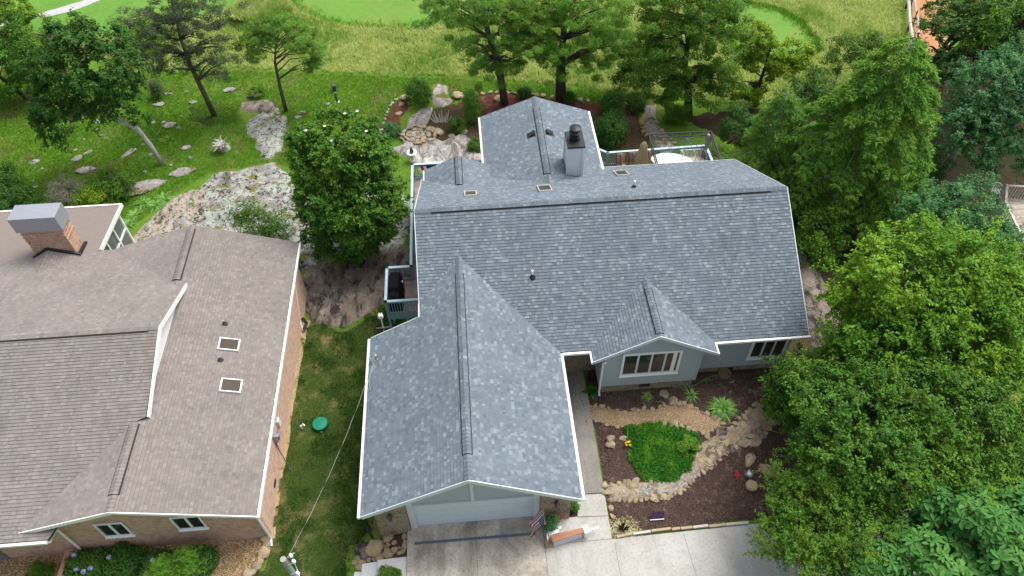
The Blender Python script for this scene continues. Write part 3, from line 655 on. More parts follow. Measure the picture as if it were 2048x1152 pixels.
def plane_skylight(root, pts, plane, fw=.07, h=.1, fm=tanf, gm=skyg):
    c = [Vector((x, y, plane(x, y))) for x, y in pts]; n = (c[1]-c[0]).cross(c[3]-c[0]).normalized()
    if n.z < 0: n = -n
    mb = MB(); m = sum(c, Vector())/4; inn = [q+(m-q).normalized()*fw*1.45 for q in c]
    for i in range(4):
        a, b, d, e = c[i], c[(i+1) % 4], inn[(i+1) % 4], inn[i]
        mb.face([a+n*h, b+n*h, d+n*h, e+n*h]); mb.face([a-n*.03, b-n*.03, b+n*h, a+n*h]); mb.face([e+n*h, d+n*h, d+n*.03, e+n*.03])
    f = mb.build("skylight", fm, root); mb = MB(); mb.face([q+n*(h-.035) for q in inn]); mb.build("pane", gm, f); return f
PB = lambda x, y: mrz-bsl*(y-mry)
PF = lambda x, y: mrz-fs*(mry-y)
for x0, x1, y0, y1 in ((2.82, 3.43, 13.5, 14.35), (6.42, 7.08, 13.52, 14.6), (10.7, 11.36, 15.65, 16.7)):
    plane_skylight(house, [(x0, y0), (x1, y0), (x1, y1), (x0, y1)], PB)
for x_, y_, pl in ((5.65, 8.85, PF), (11.0, 13.4, PB)):
    z_ = pl(x_, y_); mb = MB(); mb.tube([(x_, y_, z_-.05), (x_, y_, z_+.42)], .05, 10); p_ = mb.build("vent_pipe", white, house)
    mb = MB(); mb.lathe((x_, y_, z_), [(.16, -.06), (.13, .02), (.075, .1), (.07, .17), (.051, .18)], 12); mb.build("pipe_boot", black, p_)
mb = MB()
mb.tube([(-1.45, 6.1, 3.72), (-1.45, 6.1, 4.0), (-1.4, 6.05, 4.1)], .045, 8); 
for k in range(9):
    a = k*.7; mb.tube([(-1.45, 6.1, 4.05), (-1.5+.22*math.cos(a), 6.1+.25*math.sin(a), 4.0-.06*(k % 3)), (-1.5+.16*math.cos(a+1.2), 6.1+.3*math.sin(a+1.2), 3.78+.02*(k % 2))], .012, 5)
mb.tube([(-1.5, 5.9, 3.85), (-1.72, 5.0, 3.7), (-1.6, 4.5, 3.75)], .014, 5); mb.build("service_mast", greym, house)
# porch and garage slab edges come with the ground sheets

# ---------------------------------------------------------------- decks of the grey house
def railing(root, pts, zf_, h=1.0, sp=.125, cap=teal_l, body=teal, cw=.14, postmax=1.8):
    mc, mbal = MB(), MB()
    for i in range(len(pts)-1):
        a, b = Vector((*pts[i], zf_+h)), Vector((*pts[i+1], zf_+h)); d = (b-a); L = d.length; d.normalize()
        mc.beam(a-d*cw/2, b+d*cw/2, cw, .04)
        mbal.beam(a-Vector((0, 0, .12)), b-Vector((0, 0, .12)), .05, .09); mbal.beam(a-Vector((0, 0, h-.1)), b-Vector((0, 0, h-.1)), .05, .07)
        n = int(L/sp)
        for k in range(1, n):
            p = a+d*L*k/n; mbal.box((p.x-.018, p.y-.018, zf_+.1), (p.x+.018, p.y+.018, zf_+h-.1))
        m = max(1, int(math.ceil(L/postmax)))
        for k in range(m+(1 if i == len(pts)-2 else 0)):
            p = a+d*L*k/m; mp = MB(); mp.box((p.x-.055, p.y-.055, float(H(p.x, p.y))-.2), (p.x+.055, p.y+.055, zf_+h-.02)); mp.build("post", body, root)
    mc.build("cap_rail", cap, root); mbal.build("baluster_panel", body, root)
dk = thing("wooden_deck", "teal-railed wooden deck along the left side of the grey house, holding a covered grill", "deck", (0, 14, 1.2))
mb = MB(); mb.box((-1.42, 10.65, 1.05), (.94, 12.95, 1.2)); mb.box((-.2, 12.95, 1.05), (.94, 17.6, 1.2)); mb.box((-.2, 17.6, 1.05), (4.2, 21.0, 1.2)); mb.build("deck_floor", deckb, dk)
mb = MB(); mb.box((-1.46, 10.6, .82), (.94, 10.65, 1.18)); mb.box((-1.47, 10.65, .82), (-1.42, 12.95, 1.18)); mb.box((-.25, 12.95, .82), (-.2, 21.0, 1.18)); mb.box((-.25, 21.0, .82), (4.2, 21.05, 1.18)); mb.build("rim_joist", teal, dk)
railing(dk, [(.45, 10.65), (-1.4, 10.65), (-1.4, 12.9), (-.18, 12.9), (-.18, 20.97), (4.0, 20.97)], 1.2)
mb = MB()
n = 24
for ring, (r0, r1) in enumerate(((0.0, .28), (.28, .4), (.4, .52), (.52, .64))):
    mb.cur = (0, 1, 2, 1)[ring]
    for k in range(n):
        a0, a1 = math.pi*k/n, math.pi*(k+1)/n; f0, f1 = .03*math.cos(k*math.pi), .03*math.cos((k+1)*math.pi)
        q = lambda r_, a, f: (.95+r_*1.3*math.cos(a), 20.88-f*r_*2-.25*r_*math.sin(a), 2.12-r_*math.sin(a)*1.1)
        mb.face([q(r0, a0, f0), q(r1, a0, f0), q(r1, a1, f1), q(r0, a1, f1)])
navy = m_plain("navy_cloth", (.02, .03, .11), .9, .1); redc = m_plain("red_cloth", (.42, .03, .05), .9, .1)
tag(mb.build("bunting_swag", [navy, flower_w, redc]), "red, white and blue pleated bunting hung on the deck rail behind the house", "bunting")
gr = thing("covered_grill", "long barbecue under a black fitted cover on the side deck", "grill", (-1.0, 11.75, 1.2))
mb = MB(); secs = [(10.75, .42, .78), (10.95, .5, .98), (11.25, .52, 1.02), (11.35, .56, 1.22), (12.2, .56, 1.25), (12.35, .5, 1.02), (12.65, .48, .95), (12.72, .42, .8)]
rings = []
for y_, wd, hh in secs:
    c_ = -1.0; rings.append([(c_-wd*.62, y_, 1.22), (c_+wd*.72, y_, 1.22), (c_+wd*.66, y_, 1.2+hh*.6), (c_+wd*.42, y_, 1.2+hh*.96), (c_, y_, 1.2+hh), (c_-wd*.5, y_, 1.2+hh*.95), (c_-wd*.6, y_, 1.2+hh*.6)])
mb.tube_raw(rings, 7); mb.build("grill_cover", blackc, gr)
mb = MB(); mb.box((-.62, 11.85, 2.12), (-.585, 11.97, 2.2)); mb.build("care_tag", white, gr)

dk = thing("wooden_deck", "teal-railed rear deck with patio furniture behind the main roof ridge", "deck", (14, 19.5, 1.2))
mb = MB(); mb.prism([(10.0, 17.5), (17.35, 17.5), (17.35, 21.1), (11.35, 21.0), (10.8, 21.4), (10.0, 21.4)], 1.05, 1.2); mb.build("deck_floor", m_boards("rear_deck_boards", (.36, .27, .23), .14, 1, .07), dk)
railing(dk, [(10.0, 21.9), (10.75, 21.45), (11.33, 21.0), (17.25, 21.12), (17.3, 17.6)], 1.2)

# ---------------------------------------------------------------- furniture on the rear deck
def patio_chair(x, y, label, rz=0.0):
    t = thing("patio_chair", label, "chair", (x, y, 1.2), "tan sling patio chairs on the rear deck"); t.rotation_euler = (0, 0, rz)
    def part(name, mat, fn):
        mb = MB(); fn(mb); return mb.build(name, mat, t, local=True)
    part("seat", tile, lambda m: m.box((-.25, -.27, .41), (.25, .25, .45)))
    part("backrest", tanc, lambda m: m.beam((0, .25, .42), (0, .42, 1.02), .5, .03, (1, 0, 0)) or m.add([(-.25, .24, .44), (.25, .24, .44), (.25, .42, 1.05), (-.25, .42, 1.05), (-.25, .27, .44), (.25, .27, .44), (.25, .45, 1.05), (-.25, .45, 1.05)], [(0, 1, 2, 3), (7, 6, 5, 4), (0, 4, 5, 1), (1, 5, 6, 2), (2, 6, 7, 3), (3, 7, 4, 0)]))
    for sx in (-.28, .28):
        part("armrest", black, lambda m: m.tube([(sx, .34, .66), (sx, -.2, .64), (sx, -.27, .6)], .022, 6))
        for sy in (-.24, .3): part("leg", black, lambda m: m.tube([(sx, sy, .64 if sy < 0 else .9), (sx, sy-.02, 0)], .018, 6))
    return t
patio_chair(12.12, 20.35, "tan patio chair left of the other two, nearest the deck corner", .05)
patio_chair(12.85, 20.4, "tan patio chair standing between a matching chair and the closed parasol", -.03)
patio_chair(13.75, 20.5, "tan patio chair partly hidden behind the closed khaki parasol", -.1)
t = thing("patio_table", "low round terracotta-topped patio table under the closed parasol", "table", (13.15, 19.6, 1.2))
mb = MB(); mb.lathe((13.15, 19.6, 1.2), [(.55, .66), (.57, .68), (.57, .7), (.0, .705)], 24); mb.build("table_top", tile, t)
for k in range(4):
    a = k*math.pi/2+.7; mb = MB(); mb.tube([(13.15+.4*math.cos(a), 19.6+.4*math.sin(a), 1.86), (13.15+.45*math.cos(a), 19.6+.45*math.sin(a), 1.2)], .02, 6); mb.build("leg", black, t)
t = thing("closed_parasol", "closed khaki patio parasol standing between the deck chairs", "parasol", (13.15, 20.0, 1.2))
mb = MB(); mb.tube([(13.15, 20.0, 1.25), (13.15, 20.0, 3.7)], .025, 8); mb.build("pole", darkg, t)
mb = MB(); n = 24; rings = []
for z_, r_ in ((2.0, .34), (2.3, .33), (2.8, .26), (3.25, .17), (3.32, .2), (3.55, .12), (3.65, .03)):
    rings.append([(13.15+(r_*(1+.22*(-1)**k))*math.cos(2*math.pi*k/n), 20.0+(r_*(1+.22*(-1)**k))*math.sin(2*math.pi*k/n), z_) for k in range(n)])
mb.tube_raw(rings, n); mb.build("canopy", umbc, t)
mb = MB(); mb.lathe((13.15, 20.0, 1.2), [(.26, .0), (.26, .05), (.06, .09), (.05, .2)], 16); mb.build("base", black, t)
def ellipse_ring(cx, cy, z, a, b, rot, n=32):
    return [(cx+a*math.cos(q)*math.cos(rot)-b*math.sin(q)*math.sin(rot), cy+a*math.cos(q)*math.sin(rot)+b*math.sin(q)*math.cos(rot), z) for q in [2*math.pi*k/n for k in range(n)]]
t = thing("oval_table", "large oval table with a smooth white top on the rear deck", "table", (15.0, 20.2, 1.2))
mb = MB(); mb.tube_raw([ellipse_ring(15.0, 20.2, z, 1.2*k, .66*k, -.22) for z, k in ((1.93, .97), (1.95, 1.0), (2.0, 1.0), (2.02, .97))], 32); mb.build("table_top", flower_w, t)
for sx, sy in ((-.7, .2), (.7, -.05), (-.6, -.2), (.6, -.4)):
    mb = MB(); mb.tube([(15+sx, 20.2+sy, 1.94), (15+sx, 20.2+sy, 1.2)], .03, 6); mb.build("leg", white, t)
t = thing("garden_bench", "white slatted metal bench with scrolled arms beside the oval table", "bench", (16.4, 20.6, 1.2))
mb = MB()
for k in range(16): mb.beam((15.75+k*.085, 20.85, 1.62), (15.72+k*.085, 20.95, 2.1), .035, .015, (0, 1, 0))
mb.tube([(15.7, 20.95, 2.1), (17.1, 20.95, 2.08)], .025, 6); mb.build("backrest", white, t)
mb = MB(); mb.box((15.7, 20.35, 1.6), (17.1, 20.85, 1.64)); mb.build("seat", m_plain("cream_cushion", (.62, .56, .48), .9, .1), t)
for x_ in (15.72, 16.4, 17.06):
    mb = MB(); mb.tube([(x_, 20.95, 2.05), (x_-.05, 20.8, 2.22), (x_+.05, 20.6, 2.2), (x_+.12, 20.4, 1.95), (x_+.05, 20.35, 1.2)], .025, 6); mb.build("armrest", white, t)
t = thing("gazebo_frame", "black metal gazebo frame without its canopy over the rear deck", "gazebo", (15.2, 19.0, 1.2))
gc = [(13.65, 21.02), (17.3, 20.95), (17.2, 18.05), (13.6, 18.1)]
for x_, y_ in gc:
    mb = MB(); mb.box((x_-.04, y_-.04, 1.2), (x_+.04, y_+.04, 3.35)); mb.box((x_-.1, y_-.1, 1.2), (x_+.1, y_+.1, 1.24)); mb.build("post", black, t)
mb = MB()
for i in range(4):
    a, b_ = gc[i], gc[(i+1) % 4]; mb.beam((*a, 3.35), (*b_, 3.35), .06, .06); mb.beam((*a, 3.08), (*b_, 3.08), .05, .05)
    for k in range(1, 14):
        q = [(a[j]+(b_[j]-a[j])*k/14) for j in (0, 1)]; mb.beam((*q, 3.08), (*q, 3.35), .02, .02)
mb.build("lattice_beam", black, t)
mb = MB(); hub = (15.5, 19.75, 3.85)
for i in range(4):
    for k in range(3):
        a, b_ = gc[i], gc[(i+1) % 4]; q = [(a[j]+(b_[j]-a[j])*k/3) for j in (0, 1)]; mb.tube([(*q, 3.37), hub], .014, 5)
mb.lathe((hub[0], hub[1], hub[2]-.05), [(.1, 0), (.12, .04), (.03, .1)], 10); mb.build("roof_rib", darkg, t)
mb = MB(); rr = []
for z_, a_, b_ in ((3.3, .1, .09), (3.15, .17, .13), (2.9, .18, .14), (2.6, .1, .09), (2.45, .08, .07), (2.2, .13, .1), (1.9, .17, .13), (1.6, .15, .12)):
    rr.append([(17.15+(a_*(1+.2*(-1)**k))*math.cos(2*math.pi*k/16)+.03*math.sin(z_*5), 20.75+(b_*(1+.2*(-1)**k))*math.sin(2*math.pi*k/16), z_) for k in range(16)])
mb.tube_raw(rr, 16); tag(mb.build("gathered_netting", draped, None), "mauve grey netting gathered and tied to the gazebo post", "netting")

# ================================================================ BROWN HOUSE
bh = thing("brick_house", "brick house with a brown shingled roof, skylights and a large capped chimney", "house", (-12, 7, -.6))
BS = [brown_sh, edge_br]
ax, az, aex, aez = -10.98, 4.09, -6.0, 2.6; asl = (az-aez)/(aex-ax); alx = -15.3; alz = az-asl*(ax-alx)
r = roof("shingle_roof", [([(alx, -.22, alz), (ax, -.22, az), (ax, 14.95, az), (alx, 14.95, alz)], (0, 1, 0)), ([(aex, -.15, aez), (aex, 14.75, aez), (ax, 14.95, az), (ax, -.22, az)], (0, 1, 0))], BS, bh)
AL, AR = Vector((-1, 0, -asl)), Vector((1, 0, -asl))
ridge_vent(r, (ax, 11.25, az), (ax, 14.7, az), (AL, AR), BS, .16, .06); ridge_vent(r, (ax, .45, az), (ax, 3.5, az), (AL, AR), BS, .16, .06)
o = cap_row(r, (ax, -.22, az), (ax, .45, az), (AL, AR), BS); o.name = "ridge_cap"; o = cap_row(r, (ax, 14.7, az), (ax, 14.95, az), (AL, AR), BS); o.name = "ridge_cap"
zB = lambda y: 2.85+.3*(y+.55) if y < 7.5 else 5.265-.34*(y-7.5)
r2 = roof("shingle_roof", [([(-26, -.55, zB(-.55)), (-13.65, -.55, zB(-.55)), (ax, 3.58, zB(3.58)), (-10.55, 3.75, zB(3.75)), (-10.5, 7.5, 5.265), (-26, 7.5, 5.265)], (1, 0, 0)),
                          ([(-26, 14.9, zB(14.9)), (-26, 7.5, 5.265), (-10.5, 7.5, 5.265), (-10.5, 11.05, zB(11.05)), (ax, 10.95, zB(10.95)), (-15.2, 14.9, zB(14.9))], (1, 0, 0))], BS, bh)
BFD, BBD = Vector((0, -1, -.3)), Vector((0, 1, -.34))
ridge_vent(r2, (-26, 7.5, 5.265), (-10.9, 7.5, 5.265), (BFD, BBD), BS, .17, .06)
o = cap_row(r2, (-10.9, 7.5, 5.265), (-10.5, 7.5, 5.265), (BFD, BBD), BS); o.name = "ridge_cap"
mb = MB(); extr(mb, 0, [(3.75, 3.7), (11.05, 3.6), (11.05, zB(11.05)-.12), (7.5, 5.13), (3.75, zB(3.75)-.12)], -10.9, -10.68); mb.build("gable_wall", white, bh)
rake((-10.5, 7.5, 5.265), (-10.5, 11.05, zB(11.05)), bh, .2, .05, (1, 0, 0), white); rake((-10.5, 7.5, 5.265), (-10.52, 3.75, zB(3.75)), bh, .24, .05, (1, 0, 0), white)
mb = MB(); mb.cur = 0
mb.add([(-26, 14.6, 2.86), (-16.1, 14.6, 2.86), (-16.1, 18.5, 2.62), (-26, 18.5, 2.62), (-26, 14.6, 2.7), (-16.1, 14.6, 2.7), (-16.1, 18.5, 2.48), (-26, 18.5, 2.48)], [(0, 1, 2, 3), (7, 6, 5, 4), (1, 5, 6, 2), (2, 6, 7, 3)])
cr = mb.build("flat_roof", brown_flat, bh)
mb = MB(); mb.beam((-26, 18.55, 2.66), (-16.0, 18.55, 2.66), .1, .2, (0, 0, 1), True); mb.beam((-16.05, 14.9, 2.87), (-16.05, 18.6, 2.66), .09, .22, (0, 0, 1), True); mb.build("fascia", white, bh)
mb = MB(); mb.box((-25.5, 18.1, -1.4), (-16.3, 18.25, 2.5)); mb.box((-16.45, 14.7, -1.4), (-16.3, 18.25, -.1))
for y_ in (14.85, 15.95, 17.05, 18.2): mb.box((-16.4, y_-.06, -.1), (-16.25, y_+.06, 2.55))
for z_ in (-.1, 1.2, 2.42): mb.box((-16.39, 14.7, z_-.05), (-16.26, 18.25, z_+.05))
sw = mb.build("sunroom_frame", white, bh); mb = MB(); mb.box((-16.37, 14.7, -.1), (-16.32, 18.2, 2.45)); mb.build("pane", m_glass("sunroom_glass", (.1, .13, .13), .1), sw)
# walls
zA = lambda x: az-asl*abs(x-ax)-.13
mb = MB(); extr(mb, 1, [(-14.6, -1.2), (-6.28, -1.2), (-6.28, zA(-6.28)), (ax, zA(ax)), (-14.6, zA(-14.6))], .3, .5); mb.box((-26, .32, -1.2), (-14.6, .5, 2.8)); mb.build("brick_wall", brick, bh)
mb = MB(); mb.box((-6.55, .5, -1.4), (-6.28, 14.3, zA(-6.28))); extr(mb, 1, [(-14.6, -1.3), (-6.55, -1.3), (-6.55, zA(-6.55)), (ax, zA(ax)), (-14.6, zA(-14.6))], 14.1, 14.3); mb.build("brick_wall", brick_side, bh)
mb = MB(); mb.box((-14.6, .5, -1.0), (-6.6, 14.1, -.9)); mb.build("floor_slab", conc_old, bh)
rake((aex+.02, -.15, aez), (ax, -.22, az), bh, .15, .04, (0, -1, 0), white); rake((alx, -.22, alz), (ax, -.22, az), bh, .2, .04, (0, -1, 0), white)
g_ = gutter((aex, -.2, aez), (aex, 14.75, aez), bh, (1, 0, 0), w=.1)
mb = MB()
for k in range(18): mb.box((aex-.06, .1+k*.84, aez-.03), (aex+.13, .13+k*.84, aez-.005))
mb.build("gutter_strap", white, g_)
gutter((-26, -.55, zB(-.55)), (-13.7, -.55, zB(-.55)), bh, (0, -1, 0))
for x0, x1, z0, z1 in ((-12.55, -11.42, .86, 2.12), (-9.58, -8.42, .98, 2.18)):
    front_window(bh, x0, x1, z0, z1, .28, 2, .07, white, white)
mb = MB(); mb.box((-18.9, .25, -.7), (-17.1, .32, 1.5)); mb.build("patio_door", m_glass("slate_glass", (.12, .15, .18), .25), bh)
p0, p1 = py(113, 1057, .2), py(178, 1108, .2)
mb = MB(); mb.tube([(-13.75, -.6, 2.7), (-13.75, -.5, 2.5), (p0[0], .18, p0[2]), (p0[0], .18, float(H(p0[0], .2))+.1), (p0[0]+.02, -.15, float(H(p0[0], .2))+.06)], .05, 8); mb.build("downspout", white, bh)
mb = MB(); mb.tube([(-6.2, -.05, 2.45), (-6.26, .2, 2.2), (-6.26, .22, -.45), (-6.2, -.1, -.5)], .05, 8); mb.build("downspout", white, bh)
mb = MB(); mb.tube([(-6.0, 13.9, 2.5), (-6.3, 13.6, 2.2), (-6.32, 12.0, -.3), (-6.2, 11.6, -.85)], .05, 8); mb.build("downspout", white, bh)
mb = MB(); mb.tube([(-6.2, 12.05, -.35), (-6.0, 11.9, -.6), (-6.1, 11.6, -.7)], .1, 8); mb.build("drain_hose", black, bh)
PA = lambda x, y: az-asl*(x-ax)
for x0, x1, y0, y1 in ((-8.62, -7.76, 7.48, 8.13), (-8.2, -7.35, 5.31, 5.98)):
    plane_skylight(bh, [(x0, y0), (x1, y0), (x1, y1), (x0, y1)], PA, .055, .1, white, skyb)
for x_, y_ in ((-8.54, 8.97), (-8.4, 6.96)):
    z_ = PA(x_, y_); mb = MB(); mb.tube([(x_, y_, z_-.05), (x_, y_, z_+.26)], .05, 10); p_ = mb.build("vent_pipe", greym, bh)
    mb = MB(); mb.lathe((x_, y_, z_), [(.16, -.07), (.12, .02), (.075, .12), (.07, .17)], 12); mb.build("pipe_boot", darkg, p_)
mb = MB(); mb.box((-19.05, 14.58, 1.9), (-17.06, 15.48, 4.72))
for k in range(3): mb.box((-19.08, 14.55, 4.0+k*.22), (-17.03, 15.51, 4.08+k*.22))
chb = mb.build("chimney", m_brick("chimney_brick", (.46, .26, .18), (.6, .42, .31), (.48, .39, .31)), bh)
mb = MB(); x0, x1, y0, y1 = -19.17, -16.94, 14.5, 15.56
mb.add([(x0, y0, 4.7), (x1, y0, 4.7), (x1, y1, 4.7), (x0, y1, 4.7), (x0, y0, 5.58), (x1, y0, 5.58), (x1, y1, 5.58), (x0, y1, 5.58), ((x0+x1)/2, (y0+y1)/2, 5.63)],
       [(3, 2, 1, 0), (0, 1, 5, 4), (1, 2, 6, 5), (2, 3, 7, 6), (3, 0, 4, 7), (4, 5, 8), (5, 6, 8), (6, 7, 8), (7, 4, 8)]); mb.build("chimney_cap", greym, chb)
mb = MB(); pz_ = 3.42; pk = (-18.3, 14.57, pz_); pf = (-18.3, 7.5+(5.265-pz_)/.34, pz_)
lapped(mb, [(-19.3, 14.57, zB(14.57)+.01), pk, pf], (0, 1, 0), EX, TH); lapped(mb, [(-16.8, 14.57, zB(14.57)+.01), pk, pf], (0, 1, 0), EX, TH); mb.build("cricket", BS, chb)
mb = MB(); mb.beam((-19.2, 14.52, zB(14.57)+.1), (-18.3, 14.52, pz_+.08), .1, .12); mb.beam((-18.3, 14.52, pz_+.08), (-16.85, 14.52, zB(14.57)+.1), .1, .12); mb.beam((-16.95, 14.57, zB(14.57)+.08), (-16.95, 15.5, 2.85), .14, .14); mb.build("flashing", black, chb)
mb = MB(); mb.box((-6.28, 4.05, .8), (-6.1, 4.4, 1.3)); mb.box((-6.28, 4.15, .9), (-6.04, 4.3, 1.15)); mb.build("meter_box", greym, bh)
mb = MB(); mb.box((-6.28, 4.9, .7), (-6.15, 5.15, 1.15)); mb.tube([(-6.22, 5.02, 1.15), (-6.22, 5.02, 2.3)], .03, 6); mb.build("meter_box", white, bh)
mb = MB(); mb.tube([(-6.25, 4.1, .85), (-6.2, 3.95, .3), (-5.75, 3.3, -.5)], .025, 6); mb.build("conduit", darkg, bh)
mb = MB(); mb.box((-6.3, 2.3, -.1), (-6.265, 2.7, .12)); mb.build("foundation_vent", black, bh)
# low brick planter wall
a = py(113, 1090, .25); lw = MB(); lw.box((-14.55, -2.6, -1.2), (-14.1, .29, -.12)); bwall = lw.build("brick_planter_wall", brick_side)
tag(bwall, "low brick wall with a row of bricks on edge along its top, beside hydrangeas", "wall")
mb = MB()
for k in range(28): mb.box((-14.58, -2.6+k*.103, -.12), (-14.07, -2.6+k*.103+.092, -.03))
mb.build("coping", m_plain("coping_brick", (.5, .27, .19), .85, .2, var=.25, scale=14), bwall)

# ================================================================ GROUND SHEETS
P_meadow = [(120, 92), (290, 142), (480, 137), (700, 146), (900, 152), (1100, 168), (1290, 190), (1420, 205), (1620, 205), (1800, 150), (1815, 110), (1808, 0), (1800, -60), (1500, -60), (900, -60), (590, -60), (530, 0), (440, 30), (330, 52), (200, 75)]
drape("meadow", meadow_m, Gs(P_meadow), .02, .6, .25)
drape("meadow_mound", meadow_m, Gs([(455, 45), (500, 12), (560, 8), (585, 25), (580, 50), (520, 62)]), .03, .4, .2, .9, .5)
drape("fairway", fair_m, Gs([(-60, -60), (620, -60), (560, 0), (470, 28), (330, 50), (200, 80), (60, 125), (-60, 150)]), .05, .8, .2)
drape("putting_green", green_m, Gs([(575, -60), (580, 0), (598, 22), (640, 40), (690, 53), (760, 59), (840, 58), (960, 40), (980, -60)]), .06, .8, .1)
drape("putting_green", green_m, Gs([(1430, 5), (1500, 6), (1560, 18), (1605, 42), (1640, 85), (1640, 108), (1560, 125), (1470, 110), (1430, 60)]), .06, .6, .1)
drape("cart_path", path_m, Gs([(-60, 75), (0, 56), (61, 40), (105, 33), (145, 23), (178, 12), (204, 0), (250, -40), (205, -40), (164, 2), (141, 9), (94, 23), (63, 30), (0, 44), (-60, 58)]), .09, .5, .03)
drape("straw_path", straw, Gs([(1821, -60), (1825, 95), (1850, 125), (1900, 100), (1900, -60)]), .06, .5, .12)
floor_m = m_ground("litter_tinted_for_shade", [(.3, (.012, .009, .006)), (.5, (.045, .032, .02)), (.75, (.1, .075, .05))], 2.5, 14, .05, (.03, .045, .012), .4, (.45, .6))  # leaf litter darkened in colour to suggest tree shade
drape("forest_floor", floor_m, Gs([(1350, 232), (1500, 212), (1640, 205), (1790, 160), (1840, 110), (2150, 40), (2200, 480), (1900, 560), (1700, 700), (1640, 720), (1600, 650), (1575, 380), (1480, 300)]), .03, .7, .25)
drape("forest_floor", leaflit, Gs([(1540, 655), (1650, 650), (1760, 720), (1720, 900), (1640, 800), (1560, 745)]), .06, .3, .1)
drape("bare_soil", leaflit, Gs([(-40, 195), (50, 200), (92, 214), (40, 238), (-40, 246)]), .02, .3, .25)
drape("bare_soil", drylawn, Gs([(375, 215), (425, 200), (480, 215), (478, 245), (425, 256), (372, 240)]), .02, .3, .25)
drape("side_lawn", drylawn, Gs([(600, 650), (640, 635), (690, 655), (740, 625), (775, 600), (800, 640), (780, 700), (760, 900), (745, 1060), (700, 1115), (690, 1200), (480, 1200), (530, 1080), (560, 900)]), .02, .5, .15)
drape("bare_soil", m_ground("sandy_soil", [(.3, (.26, .19, .1)), (.5, (.36, .28, .16)), (.7, (.44, .36, .23))], 2, 14, .02, (.07, .09, .025), 1.4, (.56, .64)), Gs([(592, 640), (622, 640), (606, 720), (590, 800), (583, 880), (566, 960), (552, 1080), (536, 1075), (545, 1000), (560, 880)]), .05, .25, .1)
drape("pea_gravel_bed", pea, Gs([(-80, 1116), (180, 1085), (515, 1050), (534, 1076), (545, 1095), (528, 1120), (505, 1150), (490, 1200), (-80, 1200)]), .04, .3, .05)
# rock
drape("rock_outcrop", rock_tan, Gs([(252, 492), (275, 462), (335, 402), (385, 378), (425, 380), (420, 430), (350, 480), (262, 505)]), .03, .22, .12, .22, .9)
drape("rock_outcrop", rock_pale, Gs([(345, 440), (385, 390), (425, 350), (475, 340), (550, 326), (575, 350), (595, 380), (608, 430), (648, 500), (640, 530), (600, 540), (560, 525), (400, 500), (330, 480)]), .05, .2, .25, .4, .6, plates=.5)
drape("rock_outcrop", rock_pale, Gs([(492, 240), (530, 226), (558, 220), (580, 243), (572, 268), (565, 300), (548, 324), (522, 318), (512, 292), (494, 266)]), .03, .2, .4, .16, 1.2, plates=.5)
drape("rock_outcrop", rock_dark, Gs([(482, 206), (535, 199), (552, 210), (562, 222), (540, 228), (505, 226), (484, 220)]), .04, .2, .1, .15, .9)
drape("rock_outcrop", rock_dark, Gs([(596, 560), (640, 505), (700, 500), (780, 498), (830, 490), (840, 570), (785, 592), (742, 625), (690, 656), (630, 645), (605, 620)]), .04, .22, .18, .5, .6, plates=.35)
drape("rock_outcrop", rock_dark, Gs([(1585, 480), (1640, 545), (1700, 660), (1670, 720), (1622, 700), (1605, 600)]), .05, .25, .15, .35, .8, plates=.25)
drape("rock_outcrop", rock_pale, Gs([(590, 330), (640, 350), (810, 380), (830, 450), (800, 500), (640, 500), (600, 420)]), .03, .25, .15, .25, .8)
drape("rear_mulch_bed", redmulch, Gs([(912, 206), (940, 190), (998, 185), (1038, 188), (1085, 193), (1110, 198), (1146, 201), (1183, 205), (1233, 208), (1262, 211), (1280, 218), (1282, 240), (1230, 250), (1150, 250), (960, 250), (905, 250)]), .03, .3, .1)
drape("leaf_litter_bed", leaflit, Gs([(1170, 222), (1262, 224), (1285, 240), (1297, 285), (1345, 335), (1200, 345), (1150, 260)]), .05, .3, .2)
drape("leaf_litter_bed", leaflit, Gs([(864, 217), (908, 208), (960, 214), (972, 300), (940, 278), (921, 270), (885, 283), (862, 276), (862, 255), (850, 250), (862, 228)]), .045, .25, .12)
drape("crescent_mulch_bed", redmulch, Gs([(800, 196), (818, 197), (820, 215), (806, 235), (802, 257), (791, 270), (767, 273), (761, 264), (774, 230), (786, 206)]), .03, .25, .06)
drape("rock_patio", rock_pat, Gs([(803, 291), (812, 272), (824, 262), (847, 254), (866, 257), (862, 275), (885, 283), (904, 276), (922, 267), (942, 276), (966, 300), (975, 330), (940, 345), (835, 335), (822, 317), (772, 304), (772, 297)]), .05, .2, .1, .22, 1.0, plates=.4)
drape("shale_path", rock_shale, Gs([(872, 167), (898, 171), (897, 192), (910, 203), (886, 215), (868, 209), (862, 193)]), .05, .2, .08, .1, 1.5)
drape("shale_path", rock_shale, Gs([(843, 217), (864, 215), (864, 226), (857, 241), (848, 257), (828, 266), (810, 264), (816, 240)]), .07, .2, .08, .1, 1.5)
drape("shale_path", rock_shale, Gs([(1290, 212), (1312, 211), (1311, 237), (1318, 259), (1337, 279), (1352, 296), (1330, 320), (1316, 296), (1299, 276), (1287, 257), (1285, 237)]), .07, .2, .06, .12, 1.5)
drape("mulch_bed", mulch, [(7.95, -1.06), (13.9, -.96), (20, -.6), (20.5, 3), (18, 6.5), (7.95, 7.0)], .03, .35, 0, .0, 1.2)
drape("mulch_strip", mulch, [(6.3, -.15), (6.8, -.15), (6.75, 6.9), (6.3, 6.9)], .06, .3, .02)
gp = Z4([(95, 655), (190, 668), (330, 700), (450, 712), (520, 690), (660, 695), (740, 662), (830, 640), (900, 658), (1000, 690), (1080, 740), (1170, 790), (1235, 840), (1150, 870), (1040, 880), (900, 845), (740, 820), (560, 828), (420, 842), (290, 828), (105, 775)])
drape("gravel_path", gravel, Gs(gp), .085, .25, .04)
